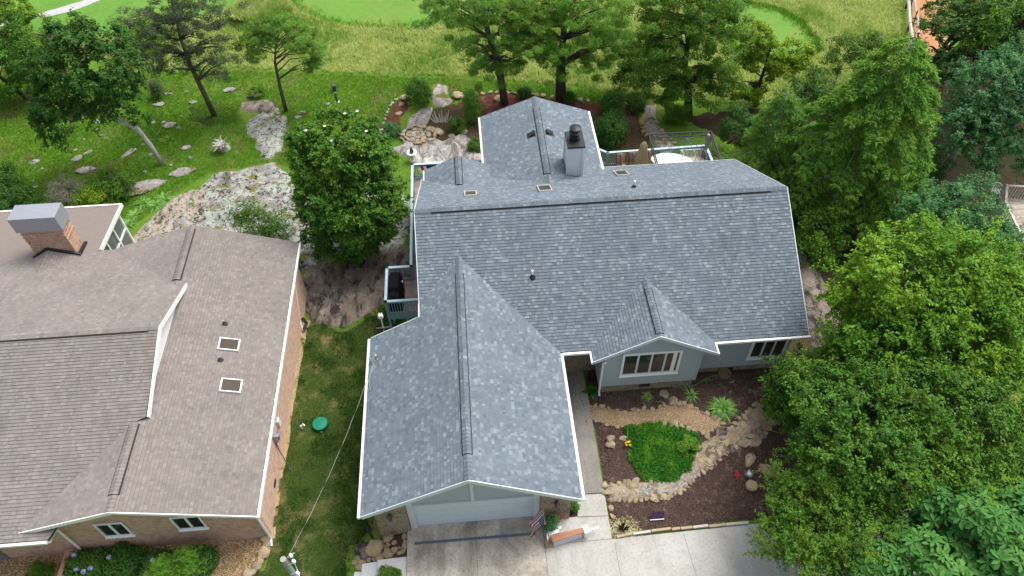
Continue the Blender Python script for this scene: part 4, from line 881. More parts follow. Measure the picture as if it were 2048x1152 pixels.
cp = Z4([(1500, 660), (1430, 700), (1360, 770), (1290, 845), (1160, 895), (1040, 960), (1000, 1020)])+Z5([(965, 170), (930, 260), (800, 315), (650, 338), (560, 345), (420, 345), (235, 375), (285, 495), (400, 502), (560, 495), (740, 482), (880, 425), (960, 335), (1090, 245), (1180, 155), (1330, 55)])+Z4([(1480, 970), (1640, 815), (1750, 700)])
drape("creek_bed", cobble, Gs(cp), .075, .2, .05, .05, 2.5)
fp = Z5([(300, 400), (560, 350), (800, 318), (930, 262), (1040, 280), (960, 340), (880, 415), (740, 462), (560, 475), (380, 480), (310, 470)])
drape("flagstone_path", flagst, Gs(fp), .1, .2, .03)

# concrete
def slab(name, mat, pts, z0, z1, hfun=False):
    mb = MB()
    if hfun: mb.prism(pts, lambda x, y: float(H(x, y))-.1, lambda x, y: float(H(x, y))+z1)
    else: mb.prism(pts, z0, z1)
    o = mb.build(name, mat); o['kind'] = 'structure'; return o
slab("driveway", conc_old, [(-.44, .12), (5.22, .12), (5.22, -9), (-.44, -9)], -.15, 0)
slab("driveway_extension", conc_new, [(5.235, -1.2), (8.03, -1.2), (13.9, -1.06), (24, -.9), (24, -9), (5.235, -9)], -.15, -.004)
slab("walkway_pad", conc_new, [(5.235, -1.185), (8.03, -1.185), (8.03, -.2), (6.75, -.12), (5.235, -.12)], -.15, .0)
walk = [(6.76, -.11), (8.04, -.19), (8.04, .83), (6.76, .83)]; slab("walkway_pad", conc_new, walk, -.15, .004)
o = drape("walkway", conc_walk, [(6.55, .845), (8.04, .845), (8.02, 3), (7.98, 5), (7.95, 7.0), (6.5, 7.0), (6.5, 3)], .085, .9, 0, rimdrop=0)
def strip(name, a, b, wd, z, mat, hs=False, tk=.004):
    mb = MB(); a = Vector((*a, z)); b = Vector((*b, z))
    if hs: a.z = float(H(a.x, a.y))+z; b.z = float(H(b.x, b.y))+z
    mb.beam(a+Vector((0, 0, tk)), b+Vector((0, 0, tk)), wd, tk*1.5, (0, 0, 1), True); return mb.build(name, mat)
jm = MB()
def joint(a, b, z, wd=.022):
    a = Vector((*a, z+.003)); b = Vector((*b, z+.003)); jm.beam(a, b, wd, .002)
joint((2.42, -.05), (2.4, -9), 0); joint((5.228, -.15), (5.228, -9), 0); joint((5.24, -1.193), (8.03, -1.193), 0); joint((6.76, -.15), (8.03, -.195), .004)
p0, p1 = pz(1229, 1085, 0), pz(1237, 1152, 0); joint(p0[:2], (p1[0]+.2, -9), -.004, .018)
p0, p1 = pz(1367, 1066, 0), pz(1385, 1152, 0); joint(p0[:2], (p1[0]+.5, -9), -.004, .018)
p0, p1 = pz(1530, 1060, 0), pz(1560, 1152, 0); joint(p0[:2], (p1[0]+.5, -9), -.004, .018)
for y_ in (2.35, 3.9, 5.4): joint((6.55, y_), (8.02, y_), float(H(7.3, y_))+.087)
o = jm.build("concrete_joints", seam_m); o['kind'] = 'structure'
dt = thing("trench_drain", "blue-grey channel drain grate set across the driveway before the garage door", "drain", (2.4, -.7, 0))
mb = MB(); mb.box((-.14, -.765, -.02), (4.9, -.64, .008)); mb.build("channel", m_plain("drain_grey", (.13, .155, .19), .6, .3, var=.2), dt)
mb = MB()
for k in range(100): mb.box((-.1+k*.05, -.735, .0085), (-.1+k*.05+.02, -.67, .012))
mb.build("grate", darkg, dt)
def pzs(pts, z): return [tuple(pz(u, v, z)[:2]) for u, v in pts]
tag(slab("concrete_step", conc_white, pzs([(755, 1120), (815.5, 1113), (815.5, 1190), (752, 1190)], -.1), -.5, -.1), "white concrete landing slab beside the old driveway", "step", kind="thing")
tag(slab("concrete_step", conc_white, pzs([(724, 1128), (754.5, 1123), (752, 1190), (720, 1190)], -.25), -.6, -.25), "middle white concrete step, one lower than the landing", "step", kind="thing")
tag(slab("concrete_step", conc_white, pzs([(709, 1144), (724, 1143), (720, 1190), (700, 1190)], -.4), -.8, -.4), "lowest and narrowest white concrete step at the lawn edge", "step", kind="thing")

# ================================================================ STONES
def stone_mesh(name, seed, angular=True, sub=2):
    import bmesh
    r = np.random.default_rng(seed); bm = bmesh.new()
    if angular:
        pts = r.normal(size=(15, 3)); pts /= np.linalg.norm(pts, axis=1)[:, None]; pts *= r.uniform(.8, 1.05, (15, 1)); pts[:, 2] *= .65
        for p in pts: bm.verts.new(p)
        g = bmesh.ops.convex_hull(bm, input=bm.verts); 
        junk = [e for e in g['geom_interior'] if isinstance(e, bmesh.types.BMVert)]
        bmesh.ops.delete(bm, geom=junk, context='VERTS')
        bmesh.ops.bevel(bm, geom=bm.edges[:], offset=.1, segments=1, affect='EDGES')
    else:
        bmesh.ops.create_icosphere(bm, subdivisions=sub+1, radius=1)
        for v in bm.verts:
            q = v.co*1.3+Vector((seed*3.1, 0, 0)); v.co *= .85+.35*noise.noise(q)+.15*noise.noise(q*2.7)+.06*noise.noise(q*6); v.co.z *= .6
    me = bpy.data.meshes.new(name); bm.to_mesh(me); bm.free()
    if not angular: me.polygons.foreach_set("use_smooth", [True]*len(me.polygons))
    me.materials.append(stone_l); return me
ANG = [stone_mesh("stone", i) for i in range(8)]; RND = [stone_mesh("boulder", 20+i, False) for i in range(6)]
rsr = random.Random(5)
def stone(xy, s, label, group=None, name="stone", meshes=ANG, z=None, asp=1.0, flat=1.0, rz=None, cat="stone", sink=.2, mat=None):
    me = rsr.choice(meshes); o = bpy.data.objects.new(name, me); C.objects.link(o)
    if mat:
        o.material_slots[0].link = 'OBJECT'; o.material_slots[0].material = mat
    zz = float(H(*xy)) if z is None else z
    s = s*(.72 if name == "rock" else 1); o.scale = (s*asp, s, s*flat); o.rotation_euler = (rsr.uniform(-.15, .15), rsr.uniform(-.15, .15), rsr.uniform(0, 6.28) if rz is None else rz)
    o.location = (float(xy[0]), float(xy[1]), zz+s*flat*.55*(1-sink)); return tag(o, label, cat, group)
def along(pts, step):
    pts = [np.array(p, float) for p in pts]; out = []; carry = 0.0
    for a, b in zip(pts[:-1], pts[1:]):
        L = float(np.hypot(*(b-a))); d = carry
        while d < L: out.append(a+(b-a)*d/max(L, 1e-6)); d += step*rsr.uniform(.8, 1.3)
        carry = d-L
    return out
def edging(px, step, smin, smax, label, group, flat=.8, hz=.06):
    for p in along(Gs(px), step):
        stone(p+np.array([rsr.gauss(0, .03), rsr.gauss(0, .03)]), rsr.uniform(smin, smax), label, group, z=float(H(*p))+hz-.03, flat=flat, asp=rsr.uniform(.9, 1.5), sink=.4)
edging(Z4([(100, 655), (190, 665), (330, 700), (450, 712), (520, 695), (660, 690), (740, 660)]), .3, .1, .17, "tan edging stone between the mulch under the window and the gravel path", "stones edging the mulch under the bay window")
edging(Z4([(740, 660), (830, 640), (900, 655), (1000, 690), (1080, 740), (1170, 790), (1250, 850)]), .27, .1, .2, "tan edging stone curving round the mulch of the big strap-leaf plant", "stones edging the gravel path's upper bend")
edging(Z4([(110, 778), (290, 828), (420, 842)]), .3, .09, .15, "pale edging stone along the lower side of the gravel path near the walkway", "stones along the gravel path's lower edge")
edging(Z4([(730, 815), (830, 825), (920, 850), (1000, 880), (1060, 900), (1130, 900)]), .26, .13, .25, "brown or cream stone bordering the gravel path above the green groundcover", "stones above the groundcover")
edging(Z4([(1250, 860), (1330, 790), (1400, 730), (1470, 680), (1560, 640)]), .26, .1, .2, "tan stone on the upper edge of the cobbled creek bed near the tree", "stones on the creek bed's upper edge")
edging(Z5([(285, 497), (400, 503), (560, 496), (740, 482), (830, 450), (890, 420), (960, 340)]), .2, .1, .15, "cream edging stone in the close-set row below the flagstone path", "cream stones below the flagstone path")
edging(Z5([(960, 335), (1060, 262), (1120, 210), (1190, 150), (1330, 55)])+Z4([(1480, 970), (1600, 850)]), .3, .1, .2, "mixed tan stone on the lower edge of the cobbled creek bed", "stones on the creek bed's lower edge")
edging(Z5([(235, 375), (330, 365), (420, 345), (500, 335)]), .3, .12, .22, "tan stone between the mulch and the upper end of the flagstone path", "stones at the flagstone path's end")
edging(Z5([(240, 380), (265, 460), (285, 560), (310, 660), (325, 770)]), .33, .1, .17, "tan edging stone in the row beside the concrete walkway", "stones beside the walkway")
cpw = Gs(cp); k = 0
while k < 60:
    x = rsr.uniform(min(p[0] for p in cpw), max(p[0] for p in cpw)); y = rsr.uniform(min(p[1] for p in cpw), max(p[1] for p in cpw))
    if not bool(inside(cpw, np.array([x]), np.array([y]))[0]) or bool(inside(Gs(fp), np.array([x]), np.array([y]))[0]): continue
    stone((x, y), rsr.uniform(.09, .22), "tan or grey cobble lying in the creek bed round the groundcover", "cobbles in the creek bed", z=float(H(x, y))+.06, flat=.6, asp=rsr.uniform(1, 1.5), sink=.45); k += 1
S4 = lambda x, y: G(*Z4([(x, y)])[0])[:2]
S5 = lambda x, y: G(*Z5([(x, y)])[0])[:2]
stone(S4(290, 985), .32, "cream lower stone of the stacked pair on the mulch by the walkway", flat=.8); stone(S4(290, 955), .25, "grey upper stone of the stacked pair on the mulch by the walkway", z=float(H(*S4(290, 985)))+.22, flat=.7)
stone(S4(395, 945), .24, "cream pointed stone beside the yellow flowers", flat=.9)
stone(S4(750, 565), .3, "large tan slab stone on the mulch under the window", flat=.4, asp=1.3); stone(S4(808, 620), .24, "grey block stone on the edging next to the tan slab", flat=.6)
stone(S4(1190, 885), .3, "dark brown blocky stone at the bend of the creek bed", flat=.8, mat=rock_dark); stone(S4(1300, 1020), .36, "flat dark brown slab at the creek's edge beside the mulch", flat=.35, asp=1.2, mat=rock_dark)
stone(S5(1425, 165), .36, "flat tan slab stone lying on the mulch above the grey ball", flat=.25, asp=1.2); stone(S5(1580, 250), .33, "long brown stone on the mulch near the tree's shade", flat=.35, asp=1.6, rz=-.5)
stone(S5(1440, 385), .29, "rounded tan stone just below the grey garden ball", flat=.9, meshes=RND)
stone(S5(1420, 290), .2, "smooth grey ball-shaped stone on the mulch", flat=1.5, meshes=RND, mat=greym)
# timber edging along the driveway
tp = [G(*Z5([q])[0]) for q in [(335, 800), (470, 775), (620, 757), (785, 740), (860, 735), (960, 727), (1090, 715), (1230, 703), (1420, 690)]]
for i in range(len(tp)-1):
    a, b = Vector(tp[i]), Vector(tp[i+1]); mb = MB(); d = (b-a).normalized()*.02; jit = rsr.uniform(-.03, .03)
    mb.beam(a+d+Vector((0, jit, .1)), b-d+Vector((0, jit+.02, .1)), .1, .12); tag(mb.build("edging_timber", [timber, wood_gray][i % 2 if i != 3 else 0]), "weathered timber plank in the row between the driveway and the mulch", "edging", "timbers edging the driveway")
# bed of rounded rocks left of the driveway
for i, (x, y, s) in enumerate([(1690, 440, .3), (1690, 520, .2), (1680, 560, .22), (1690, 620, .3), (1640, 470, .16), (1620, 520, .2), (1600, 560, .17), (1880, 430, .2), (1885, 500, .18), (1880, 545, .18), (1835, 560, .16), (1770, 590, .26), (1730, 635, .12), (1820, 625, .16), (1870, 605, .2), (1760, 500, .16), (1590, 610, .26), (1600, 650, .3), (1530, 660, .18), (1540, 590, .2), (1470, 640, .2), (1455, 660, .18), (1340, 655, .28), (1300, 700, .2), (1380, 690, .24), (1565, 470, .2), (1480, 480, .18), (1360, 740, .25)]):
    p = pz(480+x/5.689, 1000+y/5.689, -.3)[:2]
    stone(p, s*.8, "rounded tan or brown rock in the bed between the garage pier and the white steps", "rocks in the bed by the garage", meshes=ANG if i % 3 else RND, flat=.7)
stone(pz(480+1410/5.689, 1000+570/5.689, -.35)[:2], .42, "large dark boulder in the rock bed beside the lawn", meshes=RND, mat=rock_dark, flat=.9)
stone(pz(480+1530/5.689, 1000+560/5.689, -.35)[:2], .42, "large brown boulder next to the dark boulder in the rock bed", meshes=RND, flat=.9)
stone(pz(480+1660/5.689, 1000+380/5.689, -.4)[:2], .22, "dark stone at the foot of the left garage pier", meshes=ANG, mat=rock_dark)
for i, (x, y, s) in enumerate([(305, 445, .26), (300, 520, .22), (275, 605, .3), (235, 690, .22), (200, 770, .24), (150, 820, .2), (90, 850, .26)]):
    stone(G(480+x/5.689, 1000+y/5.689)[:2], s, "rounded boulder in the short row between the pea gravel and the lawn", "boulders edging the pea gravel", meshes=RND, flat=.9)
drape("mulch_patch", mulch, [tuple(pz(480+x/5.689, 1000+y/5.689, -.3)[:2]) for x, y in [(1560, 420), (1900, 370), (1905, 660), (1400, 720), (1290, 740), (1290, 640), (1400, 500)]], .04, .25, .08)
# rocks lying in the sloping rear lawn
Zl = lambda x, y: (x/4.8, 160+y/4.8)
Zm = lambda x, y: (420+x/4.8, 160+y/4.8)
for (x, y, s, asp, lab) in [(1530, 240, .62, 1.4, "pale blocky rock in the lawn left of the leaning pine's base"), (1860, 215, .5, 1.3, "grey rock touching the brown patch left of the pine trunk"), (1630, 440, .8, 1.3, "large tilted grey rock in the lawn right of the leaning trunk"), (740, 760, .7, 1.2, "dark and pale split rock low in the left lawn"), (1230, 710, .75, 1.9, "long curved tan rock left of the leaning trunk"), (950, 400, .5, 1.2, "pale pointed rock beneath the dark crown's right side"),
                            (1790, 650, .6, 1.4, "brownish rock with a pale top right of the leaning trunk"), (1380, 1040, 1.2, 2.6, "longest pale grey slab in the lawn behind the yellow shrub"), (830, 870, .7, 1.9, "thin tan slab rock above the grey twiggy shrub"), (330, 790, .5, 1.6, "flat dark rock near the left edge of the lawn"), (330, 1040, .5, 1.5, "flat blue-grey rock above the dark hedge shrub"), (100, 1060, .5, 1.1, "brown rock beside the dark shrub at the left edge"),
                            (1760, 890, .8, 2.2, "long weathered tan slab between the leaning trunk and the big outcrop"), (1150, 250, .55, 1.3, "pale grey rock under the dark crown"), (1790, 115, .35, 1.2, "small pale rock in the bright lawn left of the pine"), (920, 495, .4, 1.7, "low brown-rimmed rock in the middle of the left lawn")]:
    p = G(*Zl(x, y)); stone(p[:2], s*.75, lab, meshes=ANG+RND, asp=asp, flat=.5, rz=rsr.uniform(.2, .7), mat=rock_shale if s > .55 else rock_pale, name="rock", cat="rock", sink=.5)
for (x, y) in [(1620, 135), (1410, 205), (1570, 410), (1470, 415), (1520, 515), (1540, 575), (1370, 620), (1450, 720), (1830, 745), (985, 535), (800, 570), (610, 430), (660, 410), (845, 700), (330, 850), (410, 855), (200, 1065), (315, 970), (1650, 815), (1390, 890), (1720, 460), (1045, 320), (1740, 350), (790, 370), (600, 600), (1630, 1080), (1100, 1090), (740, 670)]:
    p = G(*Zl(x, y)); stone(p[:2], rsr.uniform(.14, .3), "small pale rock scattered in the sloping left lawn", "small rocks in the left lawn", meshes=ANG+RND, asp=rsr.uniform(1, 1.8), flat=.5, mat=rock_pale, name="rock", cat="rock", sink=.4)
for (x, y, s, lab) in [(190, 100, .7, "grey flat rock in the lawn between the two pine trunks"), (870, 320, .6, "flat grey rock right of the thin pine's base"), (850, 360, .4, "small pale rock below the flat grey rock by the thin pine"), (1140, 235, .35, "lone pale rock in the lawn left of the green pump post"), (430, 150, .8, "pale slab just above the dark-topped outcrop"), (690, 515, .35, "small white rock at the edge of the narrow outcrop")]:
    p = G(*Zm(x, y)); stone(p[:2], s*.7, lab, meshes=RND, asp=1.5, flat=.45, rz=.2, mat=rock_pale, name="rock", cat="rock", sink=.5)
Zr = lambda x, y: (740+x/5.2375, 150+y/5.2375)
for (x, y, s, lab) in [(370, 250, .5, "grey round boulder at the top of the crescent mulch bed"), (325, 320, .3, "small pale rock in the crescent bed under the boulder"), (300, 415, .35, "flat pale rock in the middle of the crescent mulch bed"), (715, 610, .55, "roundest cream boulder right of the stacked stone ring"), (640, 595, .5, "tan boulder touching the stacked stone ring"), (1350, 260, .55, "cream flat boulder left of the big pine trunk in red mulch"), (860, 655, .4, "cream rock at the right of the patio"), (920, 230, .6, "pale lichen-covered rock at the start of the rear mulch border"), (985, 605, .35, "cream rock near the green shrub by the patio")]:
    p = G(*Zr(x, y)); stone(p[:2], s*.75, lab, meshes=RND, asp=1.2, flat=.8, name="boulder", cat="boulder", sink=.3)
cen = G(*Zr(510, 650)); k = 0
for lay in range(4):
    for j in range((15, 13, 9, 5)[lay]):
        a = j/(15, 13, 9, 5)[lay]*6.28+lay*.3; rr_ = (1.0, .88, .6, .28)[lay]*rsr.uniform(.85, 1.15)
        stone((cen[0]+rr_*1.15*math.cos(a), cen[1]+rr_*math.sin(a)), rsr.uniform(.17, .25), "flat brown stone stacked in the ring on the rear rock patio", "stones stacked in a ring", z=float(H(cen[0], cen[1]))+.1+(0, .13, .08, .06)[lay], flat=.5, asp=1.5, rz=a+1.57)
def rowstones(px, step, s0, s1, label, group, mat=None):
    for p in along(Gs(px), step): stone(p, rsr.uniform(s0, s1), label, group, flat=.7, asp=rsr.uniform(1, 1.6), mat=mat, sink=.3, z=float(H(*p))+.03)
rowstones([Zr(*q) for q in [(110, 620), (130, 530), (175, 420), (220, 320), (300, 235)]], .42, .14, .22, "white edging stone on the lawn side of the crescent mulch bed", "white stones edging the crescent bed", rock_pale)
rowstones([Zr(*q) for q in [(1040, 215), (1200, 190), (1380, 185), (1560, 200)]]+[(1060+x/6.4, 150+y/6.4) for x, y in [(160, 270), (320, 305), (560, 320), (790, 345)]], .5, .14, .26, "cream edging stone between the rear lawn and the red mulch", "cream stones edging the rear mulch")
rowstones([(1060+x/6.4, 150+y/6.4) for x, y in [(1110, 360), (1200, 370), (1290, 388)]], .45, .14, .24, "pale edging stone of the rear mulch beyond the dark shrubs", "pale stones by the dark shrubs")
moss_st = m_rock("mossy_stone", (.38, .32, .16), (.2, .16, .08), (.42, .36, .12), None, 3, (.5, .66), (.6, .75), True)
rowstones([(1060+x/6.4, 150+y/6.4) for x, y in [(1435, 570), (1430, 650), (1455, 740), (1520, 810)]], .36, .2, .28, "mossy yellow stone on the left edge of the rear shale path", "mossy stones left of the shale path", moss_st)
rowstones([(1060+x/6.4, 150+y/6.4) for x, y in [(1600, 580), (1630, 670), (1720, 770), (1800, 850), (1850, 910)]], .4, .16, .24, "tan stone on the right edge of the rear shale path", "tan stones right of the shale path")

# ================================================================ FOLIAGE
def norm(a): return a/np.maximum(np.linalg.norm(a, axis=-1, keepdims=True), 1e-9)
def leaf_obj(name, mat, pos, nrm, dirs, L, W, parent=None, fold=.25, kind=None, tip=1.0):
    """one mesh of many folded leaf-shaped faces"""
    n = len(pos); d = norm(dirs-nrm*np.sum(dirs*nrm, 1, keepdims=True)); s = np.cross(nrm, d)
    L = np.broadcast_to(np.asarray(L, float), (n,))[:, None]; W = np.broadcast_to(np.asarray(W, float), (n,))[:, None]
    v = np.empty((n, 4, 3), np.float32)
    v[:, 0] = pos; v[:, 2] = pos+d*L*tip-nrm*L*.12
    mid = pos+d*L*.5
    v[:, 1] = mid+s*W*.5+nrm*W*fold; v[:, 3] = mid-s*W*.5+nrm*W*fold
    if parent is not None: v -= np.array(wloc(parent), np.float32)
    me = bpy.data.meshes.new(name); me.vertices.add(n*4); me.vertices.foreach_set("co", v.ravel())
    b = (np.arange(n)*4)[:, None]; idx = (b+np.array([0, 1, 2, 0, 2, 3])).ravel()
    me.loops.add(n*6); me.loops.foreach_set("vertex_index", idx.astype(np.int32))
    me.polygons.add(n*2); me.polygons.foreach_set("loop_start", np.arange(n*2, dtype=np.int32)*3)
    try: me.polygons.foreach_set("loop_total", np.full(n*2, 3, np.int32))
    except Exception: pass
    me.update(calc_edges=True); o = link(name, me, mat, parent)
    if kind: o['kind'] = kind
    return o
def rdir(n, r): return norm(r.normal(size=(n, 3)))
def clumps(blobs, n, cr, r, shell=.55, up=.3):
    """leaf-clump centres spread unevenly through ellipsoids; blobs = [(centre, rx, ry, rz)]"""
    vol = np.array([b[1]*b[2]*b[3] for b in blobs])**(2/3); per = np.maximum(1, (n*vol/vol.sum()).astype(int)); out, outd = [], []
    for b, k in zip(blobs, per):
        d = rdir(k, r); d[:, 2] = d[:, 2]*.9+up*.5; d = norm(d)
        f = (shell+(1-shell)*r.uniform(size=(k, 1))**.6)
        wob = r.uniform(.82, 1.14, (k, 1))*np.array([1+.34*noise.noise(Vector(q*2.1+b[0]*.7)) for q in d])[:, None]
        out.append(b[0]+d*f*wob*np.array([b[1], b[2], b[3]])); outd.append(d)
    return np.concatenate(out), np.concatenate(outd)
def crown_leaves(cs, ds, n, cr, r, flat=.7, upw=.6, droop=.0, spread=1.0, twigs=0):
    if twigs:                                   # leaves set alternately along short twigs that fan out of each clump
        k = r.integers(0, len(cs), n); j = r.integers(0, twigs, n); sz = r.uniform(.55, 1.35, len(cs))[k][:, None]*cr
        tds = norm(ds[:, None, :]*.75+np.array([0, 0, .45])+r.normal(size=(len(cs), twigs, 3))*.75); td = tds[k, j]; t_ = r.uniform(.05, 1, (n, 1))**.75
        e = norm(np.cross(td, r.normal(size=(n, 3)))); ln = r.uniform(.7, 1.5, (len(cs), twigs))[k, j][:, None]
        pos = cs[k]+td*sz*1.45*ln*t_+e*.05*sz-np.array([0, 0, 1])*droop*t_*t_*sz
        dirs = norm(td*.55+e*.85+np.array([0, 0, -droop*.6])+r.normal(size=(n, 3))*.25); nrm = norm(np.array([0, 0, upw+.2])+td*.35+ds[k]*.2+r.normal(size=(n, 3))*.36*spread)
        return pos, nrm, dirs
    k = r.integers(0, len(cs), n); sz = r.uniform(.55, 1.3, len(cs))[k][:, None]*cr
    e = rdir(n, r); f = r.uniform(.25, 1, (n, 1))**.6
    pos = cs[k]+e*f*sz*np.array([1, 1, flat])
    nrm = norm(e*.55+ds[k]*.35+np.array([0, 0, upw])+r.normal(size=(n, 3))*.38*spread)
    dirs = norm(e+np.array([0, 0, -droop])+r.normal(size=(n, 3))*.5)
    return pos, nrm, dirs
def limbs(mb, path, rads, targets, r, rr=.05, frm=.35):
    path = [np.array(p, float) for p in path]; mb.tube([tuple(p) for p in path], list(rads), 9)
    cum = np.linspace(0, 1, len(path))
    def at(t):
        t = min(max(t, 0), 1)*(len(path)-1); i = min(int(t), len(path)-2); return path[i]+(path[i+1]-path[i])*(t-i)
    for c in targets:
        best = None
        for t in np.linspace(frm, 1, 8):
            p = at(t); q = c-p; sc_ = np.linalg.norm(q)+abs(q[2]-.35*np.hypot(q[0], q[1]))*.8
            if best is None or sc_ < best[0]: best = (sc_, t, p)
        _, t, p = best; R0 = np.interp(t, cum, rads)*.55; m1 = p+(c-p)*.4+np.array([r.normal()*.15, r.normal()*.15, .12*np.linalg.norm(c-p)]); m2 = p+(c-p)*.75+np.array([r.normal()*.15, r.normal()*.15, .08*np.linalg.norm(c-p)])
        mb.tube([tuple(p), tuple(m1), tuple(m2), tuple(c)], [max(R0, rr*.6), max(R0*.6, rr*.4), rr*.3, rr*.14], 6)
def blob(u, v, ru, rv, y=None, z=None, rz=None):
    p = py(u, v, y) if y is not None else pz(u, v, z); s = scale_at(p); R = ru/s; RZ = rv/s if rz is None else rz
    return (np.array(p), R, (R+RZ)/2 if rz is None else R, RZ)
def tree(name, label, cat, base, blobs, mat, bark, nleaf, L, W, ncl, cr, seed, path=None, rads=None, nlimb=24, shell=.5, flat=.7, upw=.6, droop=.1, group=None, tipmat=None, spread=1.0, twigs=0, lr=.05, frm=.35, fold=.25, up=.3):
    r = np.random.default_rng(seed); t = thing(name, label, cat, base, group)
    cs, ds = clumps(blobs, ncl, cr, r, shell, up)
    top = np.array(blobs[0][0])+np.array([0, 0, blobs[0][3]*.5])
    if path is None:
        b0 = np.array(base, float); path = [b0-np.array([0, 0, .2]), b0+(top-b0)*.33+r.normal(size=3)*np.array([.1, .1, 0]), b0+(top-b0)*.66+r.normal(size=3)*np.array([.2, .2, 0]), top]
    if rads is None: rads = (.2, .16, .1, .03)
    mb = MB(); sel = cs[r.permutation(len(cs))[:nlimb]]; limbs(mb, path, rads, sel, r, lr, frm); mb.build("trunk", bark, t, smooth=True)
    pos, nrm, dirs = crown_leaves(cs, ds, nleaf, cr, r, flat, upw, droop, spread, twigs)
    s = r.uniform(.7, 1.25, nleaf); leaf_obj("crown", mat, pos, nrm, dirs, L*s, W*s, t, fold)
    return t, cs, ds, r
def conifer(name, label, cat, base, height, rbase, mat, bark, seed, nbr=70, t0=.12, droop=.45, L=.22, W=.05, per=260, trunk_r=.22, prof=None, lean=(0, 0), group=None):
    """trunk with radiating, drooping boughs; needles in flat feathery sprays along side twigs"""
    r = np.random.default_rng(seed); t = thing(name, label, cat, base, group); b = np.array(base, float)
    ax_ = lambda q: b+np.array([lean[0]*q, lean[1]*q, height*q])
    mb = MB(); mb.tube([tuple(ax_(q)-(np.array([0, 0, .2]) if q == 0 else 0)) for q in (0, .3, .6, .85, 1)], [trunk_r, trunk_r*.8, trunk_r*.5, trunk_r*.22, .02], 9)
    P, N, D = [], [], []
    for i in range(nbr):
        q = t0+(1-t0)*((i+.5)/nbr)**.9; a = i*2.399+r.normal()*.25; Lb = rbase*(prof(q) if prof else (1-q)**.7*(.75+.5*r.uniform())); Lb = max(Lb, .35)
        o = ax_(q); h = np.array([math.cos(a), math.sin(a), 0]); sd_ = np.array([-h[1], h[0], 0])
        k = 9; ts = np.linspace(0, 1, k); dr = droop*(.7+.6*r.uniform())
        pts = [o+h*Lb*s_+np.array([0, 0, Lb*(.22*s_-dr*s_*s_)]) for s_ in ts]
        mb.tube([tuple(p) for p in pts], [max(.008, .045*(Lb/rbase+.2)*(1-s_)) for s_ in ts], 5)
        n = int(per*Lb/rbase)+12
        s_ = r.uniform(.18, 1.0, n)**.8; base_p = o+h[None]*Lb*s_[:, None]+np.stack([np.zeros(n), np.zeros(n), Lb*(.22*s_-dr*s_*s_)], 1)
        # twigs: discrete side offsets
        side = np.where(r.uniform(size=n) < .5, -1, 1)*r.uniform(0, 1, n)**.8*(.12+.32*Lb*np.minimum(1.05-s_, .5))
        tw = np.round(s_*11)/11; s2 = tw+np.abs(side)*.5/max(Lb, .5)
        base_p = o+h[None]*(Lb*s2)[:, None]+np.stack([np.zeros(n), np.zeros(n), Lb*(.22*tw-dr*tw*tw)-np.abs(side)*.3], 1)+sd_[None]*side[:, None]+r.normal(size=(n, 3))*np.array([.05, .05, .05])
        P.append(base_p); dd = norm(h[None]*.8+sd_[None]*np.sign(side)[:, None]*.7+np.array([0, 0, -.25])+r.normal(size=(n, 3))*.45); D.append(dd)
        N.append(norm(np.array([0, 0, 1.0])+r.normal(size=(n, 3))*.4+h*.2))
    mb.build("trunk", bark, t, smooth=True)
    P, N, D = map(np.concatenate, (P, N, D)); s = r.uniform(.7, 1.3, len(P)); leaf_obj("crown", mat, P, N, D, L*s, W*s, t, .1); return t

# ---- magnolia between the houses
b0 = G(700, 508); yy = b0[1]
t, cs, ds, r = tree("magnolia_tree", "dense dark evergreen magnolia with white blooms standing between the two houses", "tree", b0,
    [blob(697, 385, 100, 108, y=yy), blob(675, 295, 72, 62, y=yy+.2), blob(740, 400, 66, 92, y=yy-.4), blob(650, 390, 62, 95, y=yy-.3), blob(705, 465, 85, 50, y=yy-.3), blob(620, 290, 38, 40, y=yy), blob(740, 300, 42, 45, y=yy)],
    L_mag, bark_d, 84000, .16, .085, 900, .28, 1, nlimb=18, shell=.62, droop=.1, twigs=7)
for i, (u, v) in enumerate([(690, 228), (650, 253), (733, 263), (663, 282), (706, 303), (715, 223), (612, 262), (770, 330)]):
    p = np.array(py(u, v, yy-.9)); mb = MB()
    for k in range(7):
        a = k*6.283/7; mb.face([p, p+np.array([.05*math.cos(a-.4), .05*math.sin(a-.4), .03]), p+np.array([.095*math.cos(a), .095*math.sin(a), .05]), p+np.array([.05*math.cos(a+.4), .05*math.sin(a+.4), .03])])
    mb.build("blossom", flower_w, t)

# ---- rear pines and other trees
def base_of(u, v): return G(u, v)
def pine(label, bu, bv, path_px, blobs, mat, nleaf, ncl, cr, seed, rads, bark=bark_p, L=.15, W=.033, flat=.42, nlimb=40, shell=.25, dy=0, lr=.05, frm=.35, name="pine_tree", up=.25):
    b = base_of(bu, bv); y = b[1]; path = [b-np.array([0, 0, .2])]+[py(u, v, y+d) for u, v, d in path_px]
    bl = [blob(u, v, ru, rv, y=y+d) for u, v, ru, rv, d in blobs]
    return tree(name, label, "tree", b, bl, mat, bark, int(nleaf*1.6), L, W*1.2, int(ncl*1.15), cr*.9, seed, path=path, rads=rads, nlimb=nlimb, shell=shell, flat=flat, upw=.55, droop=0, lr=lr, frm=frm, fold=.05, up=up)
pine("thin-crowned greyish pine with a leaning trunk and bare grey twigs, behind the left lawn", 430, 232, [(405, 180, 0), (385, 140, 0), (362, 80, .3), (345, 10, .5), (335, -40, .5)],
     [(360, 55, 95, 55, 0), (300, 45, 60, 45, 0), (410, 20, 75, 35, 0), (440, 130, 60, 28, 0), (340, 120, 50, 40, 0), (280, 105, 50, 30, 0), (420, 90, 55, 28, 0), (360, -20, 100, 40, 0)], L_pineg, 20000, 210, .42, 2, (.2, .17, .14, .1, .06, .03), nlimb=110, lr=.05, frm=.3)
